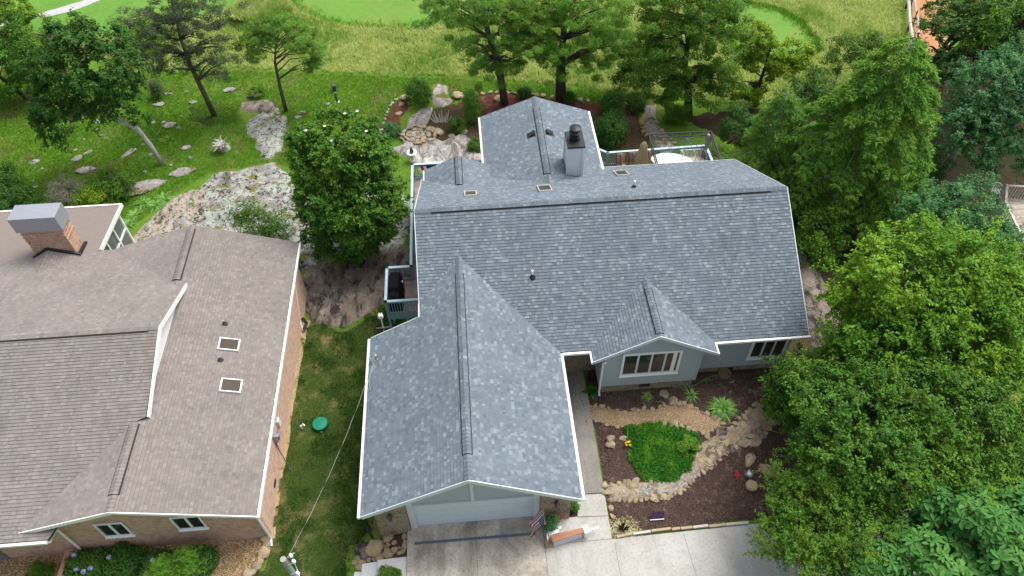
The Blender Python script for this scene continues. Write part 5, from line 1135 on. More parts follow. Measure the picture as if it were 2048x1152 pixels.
pine("small flat-topped green pine on a slim bare trunk above the narrow rock outcrop", 572, 222, [(560, 175, 0), (550, 125, 0), (552, 85, 0)],
     [(560, 70, 82, 30, 0), (510, 85, 42, 24, 0), (610, 90, 40, 30, 0), (560, 50, 55, 18, 0), (628, 130, 18, 38, 0), (505, 110, 20, 20, 0)], L_pine, 17000, 120, .4, 3, (.15, .12, .09, .04), nlimb=40, up=.5)
pine("tall pine with a stout grey trunk rising through the rear mulch bed", 1010, 208, [(1002, 160, 0), (990, 110, 0), (975, 60, .2), (965, 0, .3), (960, -60, .3)],
     [(960, 60, 90, 45, 0), (900, 30, 70, 45, 0), (990, 130, 70, 40, 0), (960, 110, 55, 38, 0), (1030, 80, 60, 45, 0), (935, -10, 110, 40, 0), (1000, 20, 80, 50, 0)], L_pine, 30000, 230, .45, 4, (.3, .26, .22, .18, .12, .05), nlimb=60)
pine("broad spreading pine with a thick forked dark trunk behind the rear wing of the house", 1122, 198, [(1121, 160, 0), (1122, 120, 0), (1128, 60, .2), (1130, 0, .4), (1130, -60, .4)],
     [(1130, 60, 130, 60, 0), (1060, 70, 75, 50, 0), (1220, 60, 95, 60, 0), (1100, 120, 80, 28, -.3), (1180, 125, 80, 30, 0), (1130, -10, 150, 50, 0), (1250, 110, 50, 35, 0), (1080, 10, 80, 45, 0)], L_hem, 52000, 330, .5, 5, (.42, .36, .3, .2, .12, .05), bark=bark_d, nlimb=70)
pine("tall many-stemmed tree with fine dull green foliage right of the spreading pine", 1378, 232, [(1376, 180, 0), (1370, 130, .1), (1380, 60, .2), (1385, -10, .3)],
     [(1380, 70, 100, 80, 0), (1320, 100, 75, 70, 0), (1440, 60, 75, 70, 0), (1390, 170, 80, 50, -.2), (1440, 150, 60, 55, 0), (1310, 30, 80, 55, 0), (1400, -10, 120, 50, 0), (1320, 180, 55, 38, 0)], L_olive, 46000, 330, .5, 6, (.3, .26, .2, .12, .05), bark=bark_d, L=.13, W=.06, nlimb=60, flat=.6, name="broadleaf_tree")
pine("slender open tree with yellow-green leaves in front of the right-hand green", 1512, 212, [(1518, 170, 0), (1535, 120, 0), (1545, 80, .1)],
     [(1545, 95, 62, 38, 0), (1590, 110, 42, 26, 0), (1500, 120, 40, 30, 0), (1560, 130, 45, 26, 0), (1500, 180, 42, 28, 0), (1520, 70, 45, 25, 0)], L_yell, 15000, 130, .42, 7, (.16, .12, .09, .03), bark=bark_d, L=.14, W=.08, flat=.5, nlimb=40, name="broadleaf_tree")
# ---- leaning dark tree at the left
b = base_of(326, 330); y0 = b[1]
path = [b-np.array([0, 0, .2]), py(300, 290, y0), py(275, 258, y0), py(240, 240, y0), py(205, 222, y0+.1), py(180, 160, y0+.2), py(165, 100, y0+.4)]
t, cs, ds, r = tree("broadleaf_tree", "dark green tree with tan bloom spikes on a strongly leaning pale grey trunk", "tree", b,
    [blob(u, v, ru, rv, y=y0+d) for u, v, ru, rv, d in [(165, 120, 85, 62, 0), (225, 130, 52, 68, 0), (110, 140, 55, 52, 0), (240, 190, 40, 48, 0), (150, 75, 70, 35, .2), (120, 195, 55, 40, 0), (95, 255, 26, 34, 0), (80, 225, 28, 28, 0), (190, 210, 55, 30, 0), (290, 245, 18, 14, 0)]],
    L_dark, bark_g, 26000, .2, .1, 230, .42, 8, path=path, rads=(.17, .16, .15, .14, .12, .08, .03), nlimb=34, shell=.4, twigs=7, droop=.5, lr=.05, frm=.5)
for k in r.permutation(len(cs))[:16]:
    c = cs[k]+ds[k]*.35; mb = MB()
    for j in range(14):
        a = r.uniform(0, 6.28); e = np.array([math.cos(a)*.22, math.sin(a)*.22, r.uniform(.1, .4)]); mb.tube([tuple(c), tuple(c+e)], [.02, .008], 3)
    mb.build("bloom_spike", tuft_tan, t)
# ---- trees at the left and top edges
b = base_of(58, 198); y0 = b[1]
tree("broadleaf_tree", "mid green tree at the left edge behind the leaning grey trunk", "tree", b, [blob(u, v, ru, rv, y=y0) for u, v, ru, rv in [(20, 110, 65, 75), (-40, 140, 70, 80), (45, 150, 40, 45), (10, 60, 60, 40)]], L_mid, bark_d, 18000, .15, .08, 170, .42, 9, path=[b-np.array([0, 0, .2]), py(30, 178, y0), py(-5, 150, y0), py(-30, 100, y0)], rads=(.16, .14, .1, .03), shell=.35)
b = base_of(20, 75); y0 = b[1]
tree("bush_tree", "bright yellow-green bush beside the cart path in the top left corner", "bush", b, [blob(u, v, ru, rv, y=y0) for u, v, ru, rv in [(25, 15, 42, 28), (-20, 20, 50, 35), (55, 30, 22, 16)]], L_yell, bark_d, 9000, .16, .09, 90, .4, 10, rads=(.1, .08, .05, .02))
for i, (u, v, ru, rv, lab, m, n) in enumerate([(95, 65, 55, 28, "olive bush above the dark leaning tree near the cart path", L_olive, 6000), (45, 100, 40, 30, "grey-green bush between the cart path and the left edge tree", L_mid, 5000), (270, 70, 40, 40, "green bush behind the grey pine's left side", L_mid, 6000)]):
    p = base_of(u, v+rv); tree("wild_bush", lab, "bush", p, [blob(u, v, ru, rv, y=p[1]), blob(u+ru*.5, v+rv*.2, ru*.6, rv*.7, y=p[1])], m, bark_d, n, .14, .07, 60, .35, 40+i, rads=(.06, .05, .03, .01))
# ---- right side trees
b = pz(1742, 330, -1.0)
conifer("hemlock_tree", "large feathery hemlock with drooping boughs right of the grey house", "tree", (24.6, 18.0, -.9), 11.4, 5.2, L_hem, bark_g, 12, nbr=130, t0=.1, droop=.55, L=.2, W=.055, per=1300, trunk_r=.26, lean=(.4, 0), prof=lambda q: (1-q)**.48)
conifer("hemlock_tree", "second darker hemlock between the large one and the house corner", "tree", (21.0, 20.5, -1.1), 7.2, 3.0, L_pine, bark_g, 13, nbr=80, t0=.08, droop=.45, L=.18, W=.045, per=650, trunk_r=.18)
def ztree(name, label, base, blobs, mat, nleaf, L, W, ncl, cr, seed, bark=bark_d, rads=(.28, .22, .14, .05), **k):
    k.setdefault('spread', 1.2); k.setdefault('twigs', 7); k['shell'] = k.get('shell', .5)*.8; return tree(name, label, "tree", base, [blob(u, v, ru, rv, z=z) for u, v, ru, rv, z in blobs], mat, bark, int(nleaf*1.05), L, W, int(ncl*1.15), cr*.95, seed, rads=rads, **k)
ztree("broadleaf_tree", "dark spreading tree beside the orange straw path in the top right corner", (36, 31, -1.6), [(1920, 60, 90, 60, 4.5), (1990, 40, 90, 60, 5), (1870, 100, 60, 55, 3.5), (1930, 130, 60, 50, 3), (2060, 90, 80, 70, 5), (1960, -20, 120, 50, 5)], L_dark, 34000, .16, .09, 260, .5, 14, shell=.45)
ztree("broadleaf_tree", "yellowish green tree crown reaching in at the top right edge", (41, 29, -1.8), [(2040, 60, 60, 55, 6.5), (2000, 30, 50, 40, 6.3), (2070, 0, 70, 60, 6)], L_mid, 14000, .16, .09, 120, .5, 15)
ztree("broadleaf_tree", "blue-green tree with pale twigs at the right edge above the neighbour's deck", (33.5, 21.5, -1.8), [(1985, 190, 75, 75, 5.5), (1945, 250, 55, 60, 4.5), (2040, 220, 70, 80, 5.5), (2000, 290, 70, 50, 4), (2060, 150, 60, 60, 6)], L_blue, 32000, .16, .09, 240, .48, 16, bark=bark_g, nlimb=40)
ztree("broadleaf_tree", "dark blue-green shrubby tree in front of the neighbour's wooden deck", (27.6, 11.0, -.6), [(1900, 410, 60, 45, 4.2), (1950, 440, 55, 55, 4.5), (1890, 460, 55, 50, 4), (1980, 490, 50, 45, 4.2), (1840, 420, 45, 45, 3.5), (2030, 500, 40, 35, 4), (1960, 380, 28, 22, 4.2)], L_blue, 24000, .12, .065, 200, .4, 17, rads=(.16, .12, .08, .03))
ztree("broadleaf_tree", "large bright yellow-green tree crown right of the grey house front", (23.4, 6.8, -.2), [(1820, 570, 130, 95, 7.2), (1910, 560, 95, 90, 7.5), (1750, 620, 90, 85, 6), (1980, 620, 90, 90, 7), (1860, 680, 130, 90, 6.2), (1720, 690, 60, 60, 5), (2060, 560, 60, 90, 6.5), (1850, 490, 60, 40, 7.2), (1960, 700, 110, 80, 6)], L_bright, 78000, .15, .09, 620, .5, 18, nlimb=50, shell=.5)
ztree("broadleaf_tree", "mid green tree whose crown spreads below the bright one over the mulch bed", (18.6, 1.2, -.1), [(1720, 830, 120, 85, 5), (1820, 800, 120, 80, 5.5), (1640, 790, 70, 70, 3.8), (1900, 830, 120, 90, 5.5), (1750, 920, 120, 80, 5), (1660, 900, 60, 60, 4), (1860, 920, 100, 70, 5), (2010, 850, 90, 100, 5.2)], L_mid, 72000, .13, .08, 600, .46, 19, nlimb=50, shell=.5)
ztree("broadleaf_tree", "rounded green tree close to the right front window of the grey house", (15.9, 4.2, .2), [(1602, 752, 55, 38, 2.4), (1572, 782, 42, 40, 2.0), (1645, 775, 58, 48, 2.8), (1605, 815, 52, 38, 2.2), (1665, 730, 40, 34, 3)], L_mid, 24000, .115, .065, 210, .36, 20, rads=(.14, .11, .07, .03), nlimb=24)
ztree("broadleaf_tree", "dark small-leaved tree overhanging the driveway corner", (17.0, -2.0, 0), [(1620, 1000, 75, 55, 3.4), (1690, 990, 80, 60, 3.8), (1640, 1080, 80, 60, 3.4), (1580, 1050, 60, 50, 3), (1720, 1070, 90, 70, 3.8), (1680, 1150, 110, 50, 3.6), (1545, 1085, 26, 28, 2.6), (1590, 950, 45, 35, 3.2)], L_olive, 60000, .085, .055, 480, .36, 21, rads=(.18, .14, .09, .03), nlimb=60, shell=.4)
# whorled large-leaf tree
def whorl_tree(name, label, base, blobs, mat, nwh, L, W, seed, per=9):
    r = np.random.default_rng(seed); t = thing(name, label, "tree", base); bl = [blob(u, v, ru, rv, z=z) for u, v, ru, rv, z in blobs]
    cs, ds = clumps(bl, nwh, .4, r, .3, .8); b0 = np.array(base, float); top = bl[0][0]
    mb = MB(); limbs(mb, [b0-np.array([0, 0, .2]), b0+(top-b0)*.4, b0+(top-b0)*.8, top], (.2, .16, .1, .04), cs[r.permutation(len(cs))[:60]], r, .02); mb.build("trunk", bark_d, t, smooth=True)
    n = len(cs)*per; k = np.repeat(np.arange(len(cs)), per); axn = norm(ds*.7+np.array([0, 0, .9]))[k]; a = np.tile(np.arange(per)*6.283/per, len(cs))+r.uniform(0, 6, len(cs))[k]+r.normal(size=n)*.15
    ref = norm(np.cross(axn, np.array([.3, .8, .1]))); bi = np.cross(axn, ref); d = ref*np.cos(a)[:, None]+bi*np.sin(a)[:, None]
    dirs = norm(d+axn*r.uniform(-.15, .45, (n, 1))); nrm = norm(axn-d*.15+r.normal(size=(n, 3))*.15); s = r.uniform(.7, 1.2, n)
    pos = cs[k]+axn*r.uniform(-.05, .05, (n, 1)); nrm = norm(nrm-dirs*np.sum(nrm*dirs, 1, keepdims=True))
    me_o = obo(mat, pos, nrm, dirs, L*s, W*s, t); return t
def obo(mat, pos, nrm, dirs, L, W, t):
    """obovate leaves: widest beyond the middle"""
    n = len(pos); s = np.cross(nrm, dirs); L = L[:, None]; W = W[:, None]; v = np.empty((n, 6, 3), np.float32)
    v[:, 0] = pos; v[:, 1] = pos+dirs*L*.68+s*W*.5+nrm*W*.12-nrm*L*.05; v[:, 2] = pos+dirs*L*.92+s*W*.28-nrm*L*.15; v[:, 3] = pos+dirs*L-nrm*L*.2; v[:, 4] = pos+dirs*L*.92-s*W*.28-nrm*L*.15; v[:, 5] = pos+dirs*L*.68-s*W*.5+nrm*W*.12-nrm*L*.05
    v -= np.array(wloc(t), np.float32); me = bpy.data.meshes.new("crown"); tri = [0, 1, 3, 1, 2, 3, 0, 3, 5, 3, 4, 5]
    me.vertices.add(n*6); me.vertices.foreach_set("co", v.ravel()); idx = ((np.arange(n)*6)[:, None]+np.array(tri)).ravel()
    me.loops.add(n*12); me.loops.foreach_set("vertex_index", idx.astype(np.int32)); me.polygons.add(n*4); me.polygons.foreach_set("loop_start", np.arange(n*4, dtype=np.int32)*3); me.update(calc_edges=True)
    return link("crown", me, mat, t)
whorl_tree("magnolia_tree", "pale green tree with large whorled leaves in the bottom right corner", (20.6, -5.0, 0), [(1940, 1030, 50, 36, 5.4), (1860, 1005, 38, 34, 5.1), (1990, 1050, 48, 38, 5.8), (2035, 1010, 36, 34, 5.2), (1770, 1120, 52, 32, 4.4), (1850, 1100, 44, 32, 5.0), (1920, 1100, 48, 34, 4.6), (2010, 1120, 50, 36, 5.3), (2050, 1070, 36, 40, 4.9), (1800, 1060, 34, 28, 4.2), (1890, 1150, 50, 30, 5.3), (1970, 1160, 50, 30, 4.7), (1740, 1145, 30, 24, 4), (1900, 1060, 34, 26, 3.9), (1960, 1080, 50, 40, 3.8), (1860, 1060, 50, 40, 3.6), (2000, 1090, 60, 50, 3.5)], L_large, 1000, .34, .13, 22)
# understory
for i, (bx_, by_, bl, lab, m, n) in enumerate([((20.3, 25.5), None, [(1600, 200, 55, 40, 1.2), (1570, 240, 50, 40, .8), (1640, 170, 40, 30, 1.4)], "dark bushy undergrowth shrub left of the large hemlock", L_dark, 11000), ((19.0, 22.5), None, [(1520, 280, 45, 40, .6), (1480, 250, 40, 40, .8), (1540, 330, 40, 40, .4)], "very dark shrub behind the gazebo frame's corner", L_dark, 10000), ((22.5, 14.5), None, [(1640, 470, 50, 60, .9), (1620, 420, 40, 40, 1)], "grey-green shrub low against the right end of the grey house", L_olive, 8000),
                                               ((30, 19), None, [(1850, 330, 50, 40, .6), (1800, 380, 50, 45, .8)], "dim shrub in the dark woodland below the blue-green tree", L_dark, 8000), ((27, 26), None, [(1700, 110, 60, 40, 1.5), (1760, 105, 50, 35, 1.5)], "green thicket bush behind the hemlock along the meadow", L_mid, 9000), ((16.3, 31), None, [(1260, 150, 40, 30, .5), (1300, 140, 35, 30, .6)], "lime green bush behind the spreading pine's right side", L_mid, 7000)]):
    z_ = float(H(*bx_)); tree("woodland_shrub", lab, "shrub", (bx_[0], bx_[1], z_), [blob(u, v, ru, rv, z=z) for u, v, ru, rv, z in bl], m, bark_d, n, .13, .07, 100, .4, 60+i, rads=(.07, .05, .03, .01), shell=.4)
# clipped and garden shrubs
def shrub(label, u, v, r_, h, mat, n, seed, L=.07, W=.045, name="shrub", cr=.16, ncl=None, group=None, shell=.75, z=None, cat="shrub", base=None):
    p = np.array(base) if base is not None else G(u, v)
    tree(name, label, cat, p, [(p+np.array([0, 0, h*.5]), r_, r_, h*.52)], mat, bark_d, n, L, W, ncl or int(60*r_*h/.5)+20, cr, seed, rads=(.05, .04, .03, .01), nlimb=8, shell=shell, group=group, lr=.02)
shrub("round clipped dark boxwood at the head of the crescent mulch bed", 838, 205, .95, 1.7, L_dark, 9000, 100)
shrub("small round shrub between the big pine trunks in red mulch", 1049, 196, .5, .8, L_dark, 3500, 101); shrub("small dark shrub at the foot of the forked trunk", 1139, 204, .45, .8, L_dark, 3000, 102)
shrub("loose green shrub at the lower end of the crescent mulch bed", 785, 270, .55, .9, L_blue, 4000, 103, cr=.22); shrub("round green shrub above the rock patio near the rear wing", 914, 262, .6, 1.1, L_mid, 4500, 104)
shrub("low leafy shrub where the rock patio meets the rear wing", 955, 300, .6, .7, L_mid, 3500, 105); shrub("tall thin conifer shrub beside the rear wing's left edge", 945, 245, .55, 2.6, L_pine, 6000, 106, L=.12, W=.04, cr=.3, shell=.3)
shrub("large dark shrub beside the right edge of the rear wing roof", 1218, 285, 1.0, 2.2, L_dark, 9000, 107, L=.1, W=.06, cr=.3); shrub("dark upright shrub above the litter bed, right of the rear wing", 1222, 232, .8, 1.8, L_dark, 6000, 108, L=.1, W=.06, cr=.3)
shrub("small conical conifer in the rear mulch border", 1232, 212, .45, 1.4, L_pine, 3500, 109, L=.1, W=.035); shrub("small dark shrub at the top of the rear shale path", 1272, 220, .6, 1.0, L_dark, 4000, 110)
shrub("weedy bush right of the rear shale path", 1350, 240, .9, 1.0, L_olive, 6000, 111, cr=.3, shell=.4); shrub("reedy bush between the grey pine and the dark tree", 318, 195, .5, 1.5, L_pineg, 3500, 112, cr=.3, shell=.3); shrub("wispy green bush behind the thin pine's outcrop", 515, 190, .6, .6, L_olive, 2500, 113)
shrub("green shrub growing out of the right side of the groundcover", *Z4([(925, 1020)])[0], .42, .6, L_hem, 4500, 114, cr=.14, z=None); shrub("dark shrub beside the right garage pier", 0, 0, .2, .6, L_dark, 1800, 115, base=(6.57, .25, -.05))
shrub("hydrangea bush next to the brick planter wall", 0, 0, .75, .9, L_dark, 6500, 116, base=tuple(pz(174, 1135, -.25)[:2])+(-.62,), L=.12, W=.08, cr=.22, name="hydrangea"); shrub("hydrangea bush in the middle of the pea gravel bed", 0, 0, .7, .95, L_dark, 6500, 117, base=tuple(pz(247, 1128, -.25)[:2])+(-.62,), L=.12, W=.08, cr=.22, name="hydrangea"); shrub("hydrangea bush right of the middle one, with two blue flower heads", 0, 0, .5, .8, L_dark, 4500, 118, base=tuple(pz(315, 1130, -.25)[:2])+(-.62,), L=.12, W=.08, cr=.22, name="hydrangea"); shrub("dark green shrub at the right end of the hydrangea row", 0, 0, .55, 1.0, L_dark, 4500, 119, base=tuple(pz(405, 1124, -.25)[:2])+(-.62,), L=.1, W=.07, cr=.2)
shrub("clipped green shrub at the very bottom left below the gravel", 0, 0, .5, .6, L_mid, 3500, 120, base=tuple(pz(78, 1148, -.25)[:2])+(-.62,)); shrub("green shrub on the white concrete landing", 0, 0, .42, .6, L_olive, 3500, 121, base=(-1.15, -2.05, -.1))
def flowerhead(p, r_, mat, label=None):
    pass
for (u, v) in [(153, 1138), (167, 1143), (181, 1137), (305, 1121), (313, 1129), (354, 1120), (218, 1115), (148, 1110)]:
    p = pz(u, v, .35); mb = MB(); rr_ = np.random.default_rng(u)
    for k in range(40):
        d = rdir(1, rr_)[0]; d[2] = abs(d[2]); c = np.array(p)+d*.1; e1 = norm(np.cross(d, [.3, .5, .8])); e2 = np.cross(d, e1); mb.face([c+e1*.035, c+e2*.035, c-e1*.035, c-e2*.035])
    tag(mb.build("hydrangea_flower", flower_b), "round blue hydrangea flower head above dark leaves", "flower", "blue hydrangea flower heads")
for i, (u, v, h, lab) in enumerate([(384, 1130, 1.5, "taller chartreuse feathery conifer below the brown house wall"), (328, 1146, 1.2, "lower chartreuse feathery conifer beside the taller one")]):
    p = np.array([*pz(u, v, -.1)[:2], -.62])
    tree("dwarf_conifer", lab, "shrub", p, [(p+np.array([0, 0, h*.35]), .5, .5, h*.4), (p+np.array([0, 0, h*.65]), .33, .33, h*.35), (p+np.array([0, 0, h*.9]), .15, .15, h*.2)], L_chart, bark_d, 9000, .11, .022, 90, .24, 130+i, rads=(.05, .04, .03, .01), nlimb=12, shell=.35, twigs=6, upw=.3, lr=.015)
# behind the brown house
b = G(520, 480); tree("sapling_tree", "airy green sapling growing from the pale outcrop behind the brown house roof", "sapling", b, [blob(520, 440, 42, 38, y=b[1]), blob(490, 430, 28, 30, y=b[1]), blob(555, 455, 30, 28, y=b[1])], L_mid, bark_t, 4200, .15, .055, 70, .4, 23, rads=(.05, .04, .03, .01), shell=.3)
for i, (u, v, ru, rv, m, n, lab) in enumerate([(190, 395, 38, 22, L_yell, 6000, "yellow-leaved shrub just behind the sunroom's flat roof"), (225, 368, 40, 28, L_mid, 6000, "mid green shrub above the yellow-leaved shrub"), (25, 398, 55, 22, L_dark, 7000, "dark hedge shrub behind the chimney at the left edge"), (130, 380, 40, 28, L_twig, 3500, "bare grey twiggy shrub left of the yellow-leaved one"), (10, 350, 30, 22, L_mid, 3500, "small green bush at the left edge above the hedge shrub")]):
    p = G(u, v+rv); tree("yard_shrub", lab, "shrub", p, [blob(u, v, ru, rv, y=p[1]), blob(u-ru*.4, v+rv*.3, ru*.6, rv*.6, y=p[1])], m, bark_t, n, .13, .06 if m is not L_twig else .02, 70, .35, 70+i, rads=(.05, .04, .03, .01), shell=.45)
def rosette(label, xy, n, L, W, mat, seed, name="strap_leaf_plant", cat="plant", arch=.8, group=None, z=None):
    r = np.random.default_rng(seed); p = np.array([xy[0], xy[1], float(H(*xy)) if z is None else z]); mb = MB()
    for k in range(n):
        a = r.uniform(0, 6.28); el = r.uniform(.25, 1.25); l = L*r.uniform(.6, 1.1); h = np.array([math.cos(a), math.sin(a), 0]); s_ = np.array([-h[1], h[0], 0])*W*.5
        q = p+h*r.uniform(0, .12*L)+np.array([0, 0, .02]); pts = [q+h*l*t_*math.cos(el)*(1+.3*t_)+np.array([0, 0, l*(math.sin(el)*t_-arch*t_*t_*.7)]) for t_ in (0, .35, .7, 1)]
        wv = (.5, 1, .8, .05)
        i0 = len(mb.v); mb.add([x for pt, w_ in zip(pts, wv) for x in (pt-s_*w_, pt+s_*w_)], [(0, 1, 3, 2), (2, 3, 5, 4), (4, 5, 7, 6)])
    return tag(mb.build(name, mat), label, cat, group)
rosette("large strap-leaf plant with arching variegated leaves in the mulch bend", S4(1205, 690), 340, .72, .05, L_strap, 200); rosette("spiky grassy plant between the tan slab and the big strap-leaf plant", S4(945, 575), 45, .55, .035, L_strap, 201); rosette("small bright tuft plant in the mulch under the window", S4(595, 590), 55, .34, .03, L_strap, 202)
rosette("broad-leaved hosta in the corner between the walkway and bay wall", S4(140, 545), 40, .45, .12, L_gc, 203, name="hosta", arch=.6); rosette("thin weedy tuft beside the garden hose", S4(1085, 455), 20, .3, .02, L_strap, 204); rosette("sparse yellowed tuft in the mulch right of the basket", S4(1295, 480), 18, .25, .02, L_mead, 205)
for i, (u, v) in enumerate([(288, 408), (312, 412), (270, 432), (255, 450), (330, 398), (205, 170+0)][:5]):
    rosette("grassy daylily clump on the bank beside the tan outcrop", G(u, v)[:2], 60, .7, .045, L_strap, 210+i, name="daylily", group="daylily clumps on the bank")
rosette("bright grass tuft in the lawn below the tilted grey rock", G(*Zl(1620, 590))[:2], 90, .7, .03, L_hem, 220, name="grass_tuft")
# groundcover, grasses
def scatter(poly, n, r, excl=()):
    xs = [p[0] for p in poly]; ys = [p[1] for p in poly]; out = []
    while sum(len(o_) for o_ in out) < n:
        x = r.uniform(min(xs), max(xs), n); y = r.uniform(min(ys), max(ys), n); k = inside(poly, x, y)
        for e in excl: k &= ~inside(e, x, y)
        out.append(np.stack([x[k], y[k]], 1))
    return np.concatenate(out)[:n]
def blades(name, mat, xy, h, w_, r, per=3, lean=.5, zoff=0.0, clump=.04):
    xy = np.repeat(xy, per, 0)+r.normal(size=(len(xy)*per, 2))*clump; n = len(xy); z = H(xy[:, 0], xy[:, 1])+zoff
    a = r.uniform(0, 6.28, n); tilt = r.uniform(.1, 1, n)*lean; d = np.stack([np.cos(a)*np.sin(tilt), np.sin(a)*np.sin(tilt), np.cos(tilt)], 1)
    s = np.stack([-np.sin(a), np.cos(a), 0*a], 1); nrm = np.cross(s, d); L = h*r.uniform(.6, 1.3, n)
    return leaf_obj(name, mat, np.column_stack([xy, z]), norm(nrm), d, L, w_*r.uniform(.7, 1.3, n), None, .05, kind='stuff')
gcp = Gs(Z4([(425, 850), (560, 815), (740, 822), (880, 858), (990, 930), (1010, 1000), (960, 1080)])+Z5([(950, 190), (920, 258), (800, 312), (650, 336), (550, 325), (500, 240), (455, 130), (435, 40)]))
r = np.random.default_rng(300); xy = scatter(rough_outline(gcp, .2, .3), 9500, r); mid = np.array(gcp).mean(0)
dist = edge_dist(gcp, xy[:, 0], xy[:, 1]); pos = np.column_stack([xy, H(xy[:, 0], xy[:, 1])+.08+np.minimum(dist, .5)*.25*r.uniform(.5, 1, len(xy))])
pos = np.repeat(pos, 3, 0)+r.normal(size=(len(pos)*3, 3))*np.array([.05, .05, .04]); nr = norm(np.array([0, 0, 1])+r.normal(size=pos.shape)*.5)
leaf_obj("groundcover", L_gc, pos, nr, rdir(len(pos), r), .085, .055, None, .2, kind='stuff')
side = Gs([(600, 650), (640, 635), (690, 655), (740, 625), (775, 600), (800, 640), (780, 700), (760, 900), (745, 1060), (700, 1115), (690, 1200), (490, 1200), (540, 1085), (565, 900)])
r = np.random.default_rng(301)
def pn(xy, s, o): return np.array([noise.noise(Vector((x*s, y*s, o)))+.5*noise.noise(Vector((x*s*2.3, y*s*2.3, o+5))) for x, y in xy])
xy = scatter(side, 26000, r); k = pn(xy, .8, 2.0)+.13*(xy[:, 0]+4.2)+r.normal(size=len(xy))*.18 > .1; L_sg = m_leaf("dark_grass_blade", (.018, .045, .008), (.04, .085, .013), (.06, .1, .018), .25, .7, .4, .1, (.5, .7))  # side lawn blades, a darker green than the rear lawn
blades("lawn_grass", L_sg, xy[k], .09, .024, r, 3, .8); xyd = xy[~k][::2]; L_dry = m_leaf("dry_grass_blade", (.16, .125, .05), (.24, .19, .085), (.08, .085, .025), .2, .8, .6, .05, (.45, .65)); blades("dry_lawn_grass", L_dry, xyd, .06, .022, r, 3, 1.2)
rear = Gs([(-30, 410), (-30, 150), (290, 146), (480, 142), (700, 150), (900, 157), (1100, 172), (1290, 194), (1290, 212), (1183, 204), (1038, 187), (940, 189), (905, 206), (870, 166), (838, 200), (800, 194), (760, 265), (800, 330), (600, 340), (545, 325), (420, 345), (330, 400), (250, 470), (235, 430)])
rock_ex = [Gs([(482, 204), (535, 198), (552, 212), (572, 238), (568, 262), (560, 300), (545, 322), (525, 318), (518, 290), (495, 268), (490, 248), (478, 226)]), Gs([(590, 330), (640, 350), (810, 380), (830, 450), (800, 500), (640, 500), (600, 420)]), Gs([(803, 291), (812, 272), (824, 262), (847, 254), (800, 300), (772, 304)])]
xy = scatter(rear, 70000, r, rock_ex); q_ = pn(xy, .35, 3.0)+np.where(xy[:, 0] < -9, .12, -.12)+r.normal(size=len(xy))*.12; blades("lawn_grass", L_grass, xy[q_ < .42], .11, .03, r, 3, .9)
L_wg = m_leaf("worn_grass_blade", (.07, .085, .02), (.13, .13, .04), (.17, .13, .06), .3, .8, .7, .05, (.45, .6)); blades("worn_lawn_grass", L_wg, xy[q_ >= .42][::2], .09, .028, r, 3, 1.0)
mead = Gs(P_meadow); greens = [Gs([(575, -60), (580, 0), (598, 22), (640, 40), (690, 53), (760, 59), (840, 58), (960, 40), (980, -60)]), Gs([(1430, 5), (1500, 6), (1560, 18), (1605, 42), (1640, 85), (1640, 108), (1560, 125), (1470, 110), (1430, 60)])]
xy = scatter(mead, 42000, r, greens); k = ~((pn(xy, .22, 8.0)+r.normal(size=len(xy))*.3) > .55); blades("meadow_grass", L_mead, xy[k], .36, .05, r, 3, 1.05, 0, .1)
fr = []
for gpoly in greens:
    q = scatter(gpoly, 9000, r); dd_ = edge_dist(gpoly, q[:, 0], q[:, 1]); fr.append(q[dd_ < np.abs(r.normal(size=len(q)))*.55])
blades("fringe_grass", L_grass, np.concatenate(fr), .25, .05, r, 3, .9, .06, .08)
xy = scatter(Gs([(455, 45), (500, 12), (560, 8), (585, 25), (580, 50), (520, 62)]), 2500, r); blades("mound_grass", L_mead, xy, .6, .06, r, 4, .8, .5, .09)
# fallen-leaf chips on mulch
xy = scatter([(8.1, -.95), (13.9, -.85), (18, -.5), (18.5, 3), (17, 6.2), (8.1, 6.2)], 26000, r, [Gs(gp), Gs(cp), gcp]); n = len(xy)
L_chip = m_leaf("bark_chip", (.04, .023, .018), (.13, .08, .066), (.26, .19, .165), .0, .9, 3, .1, (.55, .75)); pos = np.column_stack([xy, H(xy[:, 0], xy[:, 1])+.055]); leaf_obj("bark_chips", L_chip, pos, norm(np.array([0, 0, 1])+r.normal(size=(n, 3))*.5), rdir(n, r), r.uniform(.04, .1, n), r.uniform(.015, .04, n), None, .05, kind='stuff')

# ================================================================ SMALL THINGS
def flag_mat():
    b = NB("striped_flag_cloth"); s = b.node("ShaderNodeSeparateXYZ", {0: b.node("ShaderNodeUVMap").outputs[0]}); u, v = s.outputs[0], s.outputs[1]
    st = b.math('MODULO', b.math('FLOOR', b.math('MULTIPLY', v, 13.0)), 2.0); c = b.mix(st, (.4, .008, .025), (.8, .79, .78))
    can = b.math('MULTIPLY', b.math('LESS_THAN', u, .4), b.math('GREATER_THAN', v, .4615))
    gx = b.math('SUBTRACT', b.math('FRACT', b.math('MULTIPLY', u, 15.0)), .5); gy_ = b.math('SUBTRACT', b.math('FRACT', b.math('MULTIPLY', v, 9.28)), .5)
    dot = b.math('LESS_THAN', b.math('ADD', b.math('MULTIPLY', gx, gx), b.math('MULTIPLY', gy_, gy_)), .07)
    c = b.mix(can, c, b.mix(dot, (.015, .025, .13), (.8, .8, .8)))
    return b.done(c, .85, None, .15)
fm = flag_mat()
t = thing("house_flag", "small stars and stripes flag on a slanted pole fixed to the right garage pier", "flag", (5.15, -.2, 1.9))
pa, pb = Vector((5.2, -.18, 1.55)), Vector((5.2, -1.15, 2.0)); mb = MB(); mb.tube([pa, pb], .016, 8); mb.lathe(tuple(pb), [(.0, -.03), (.035, 0), (.0, .03)], 8); mb.build("pole", wood_gray, t)
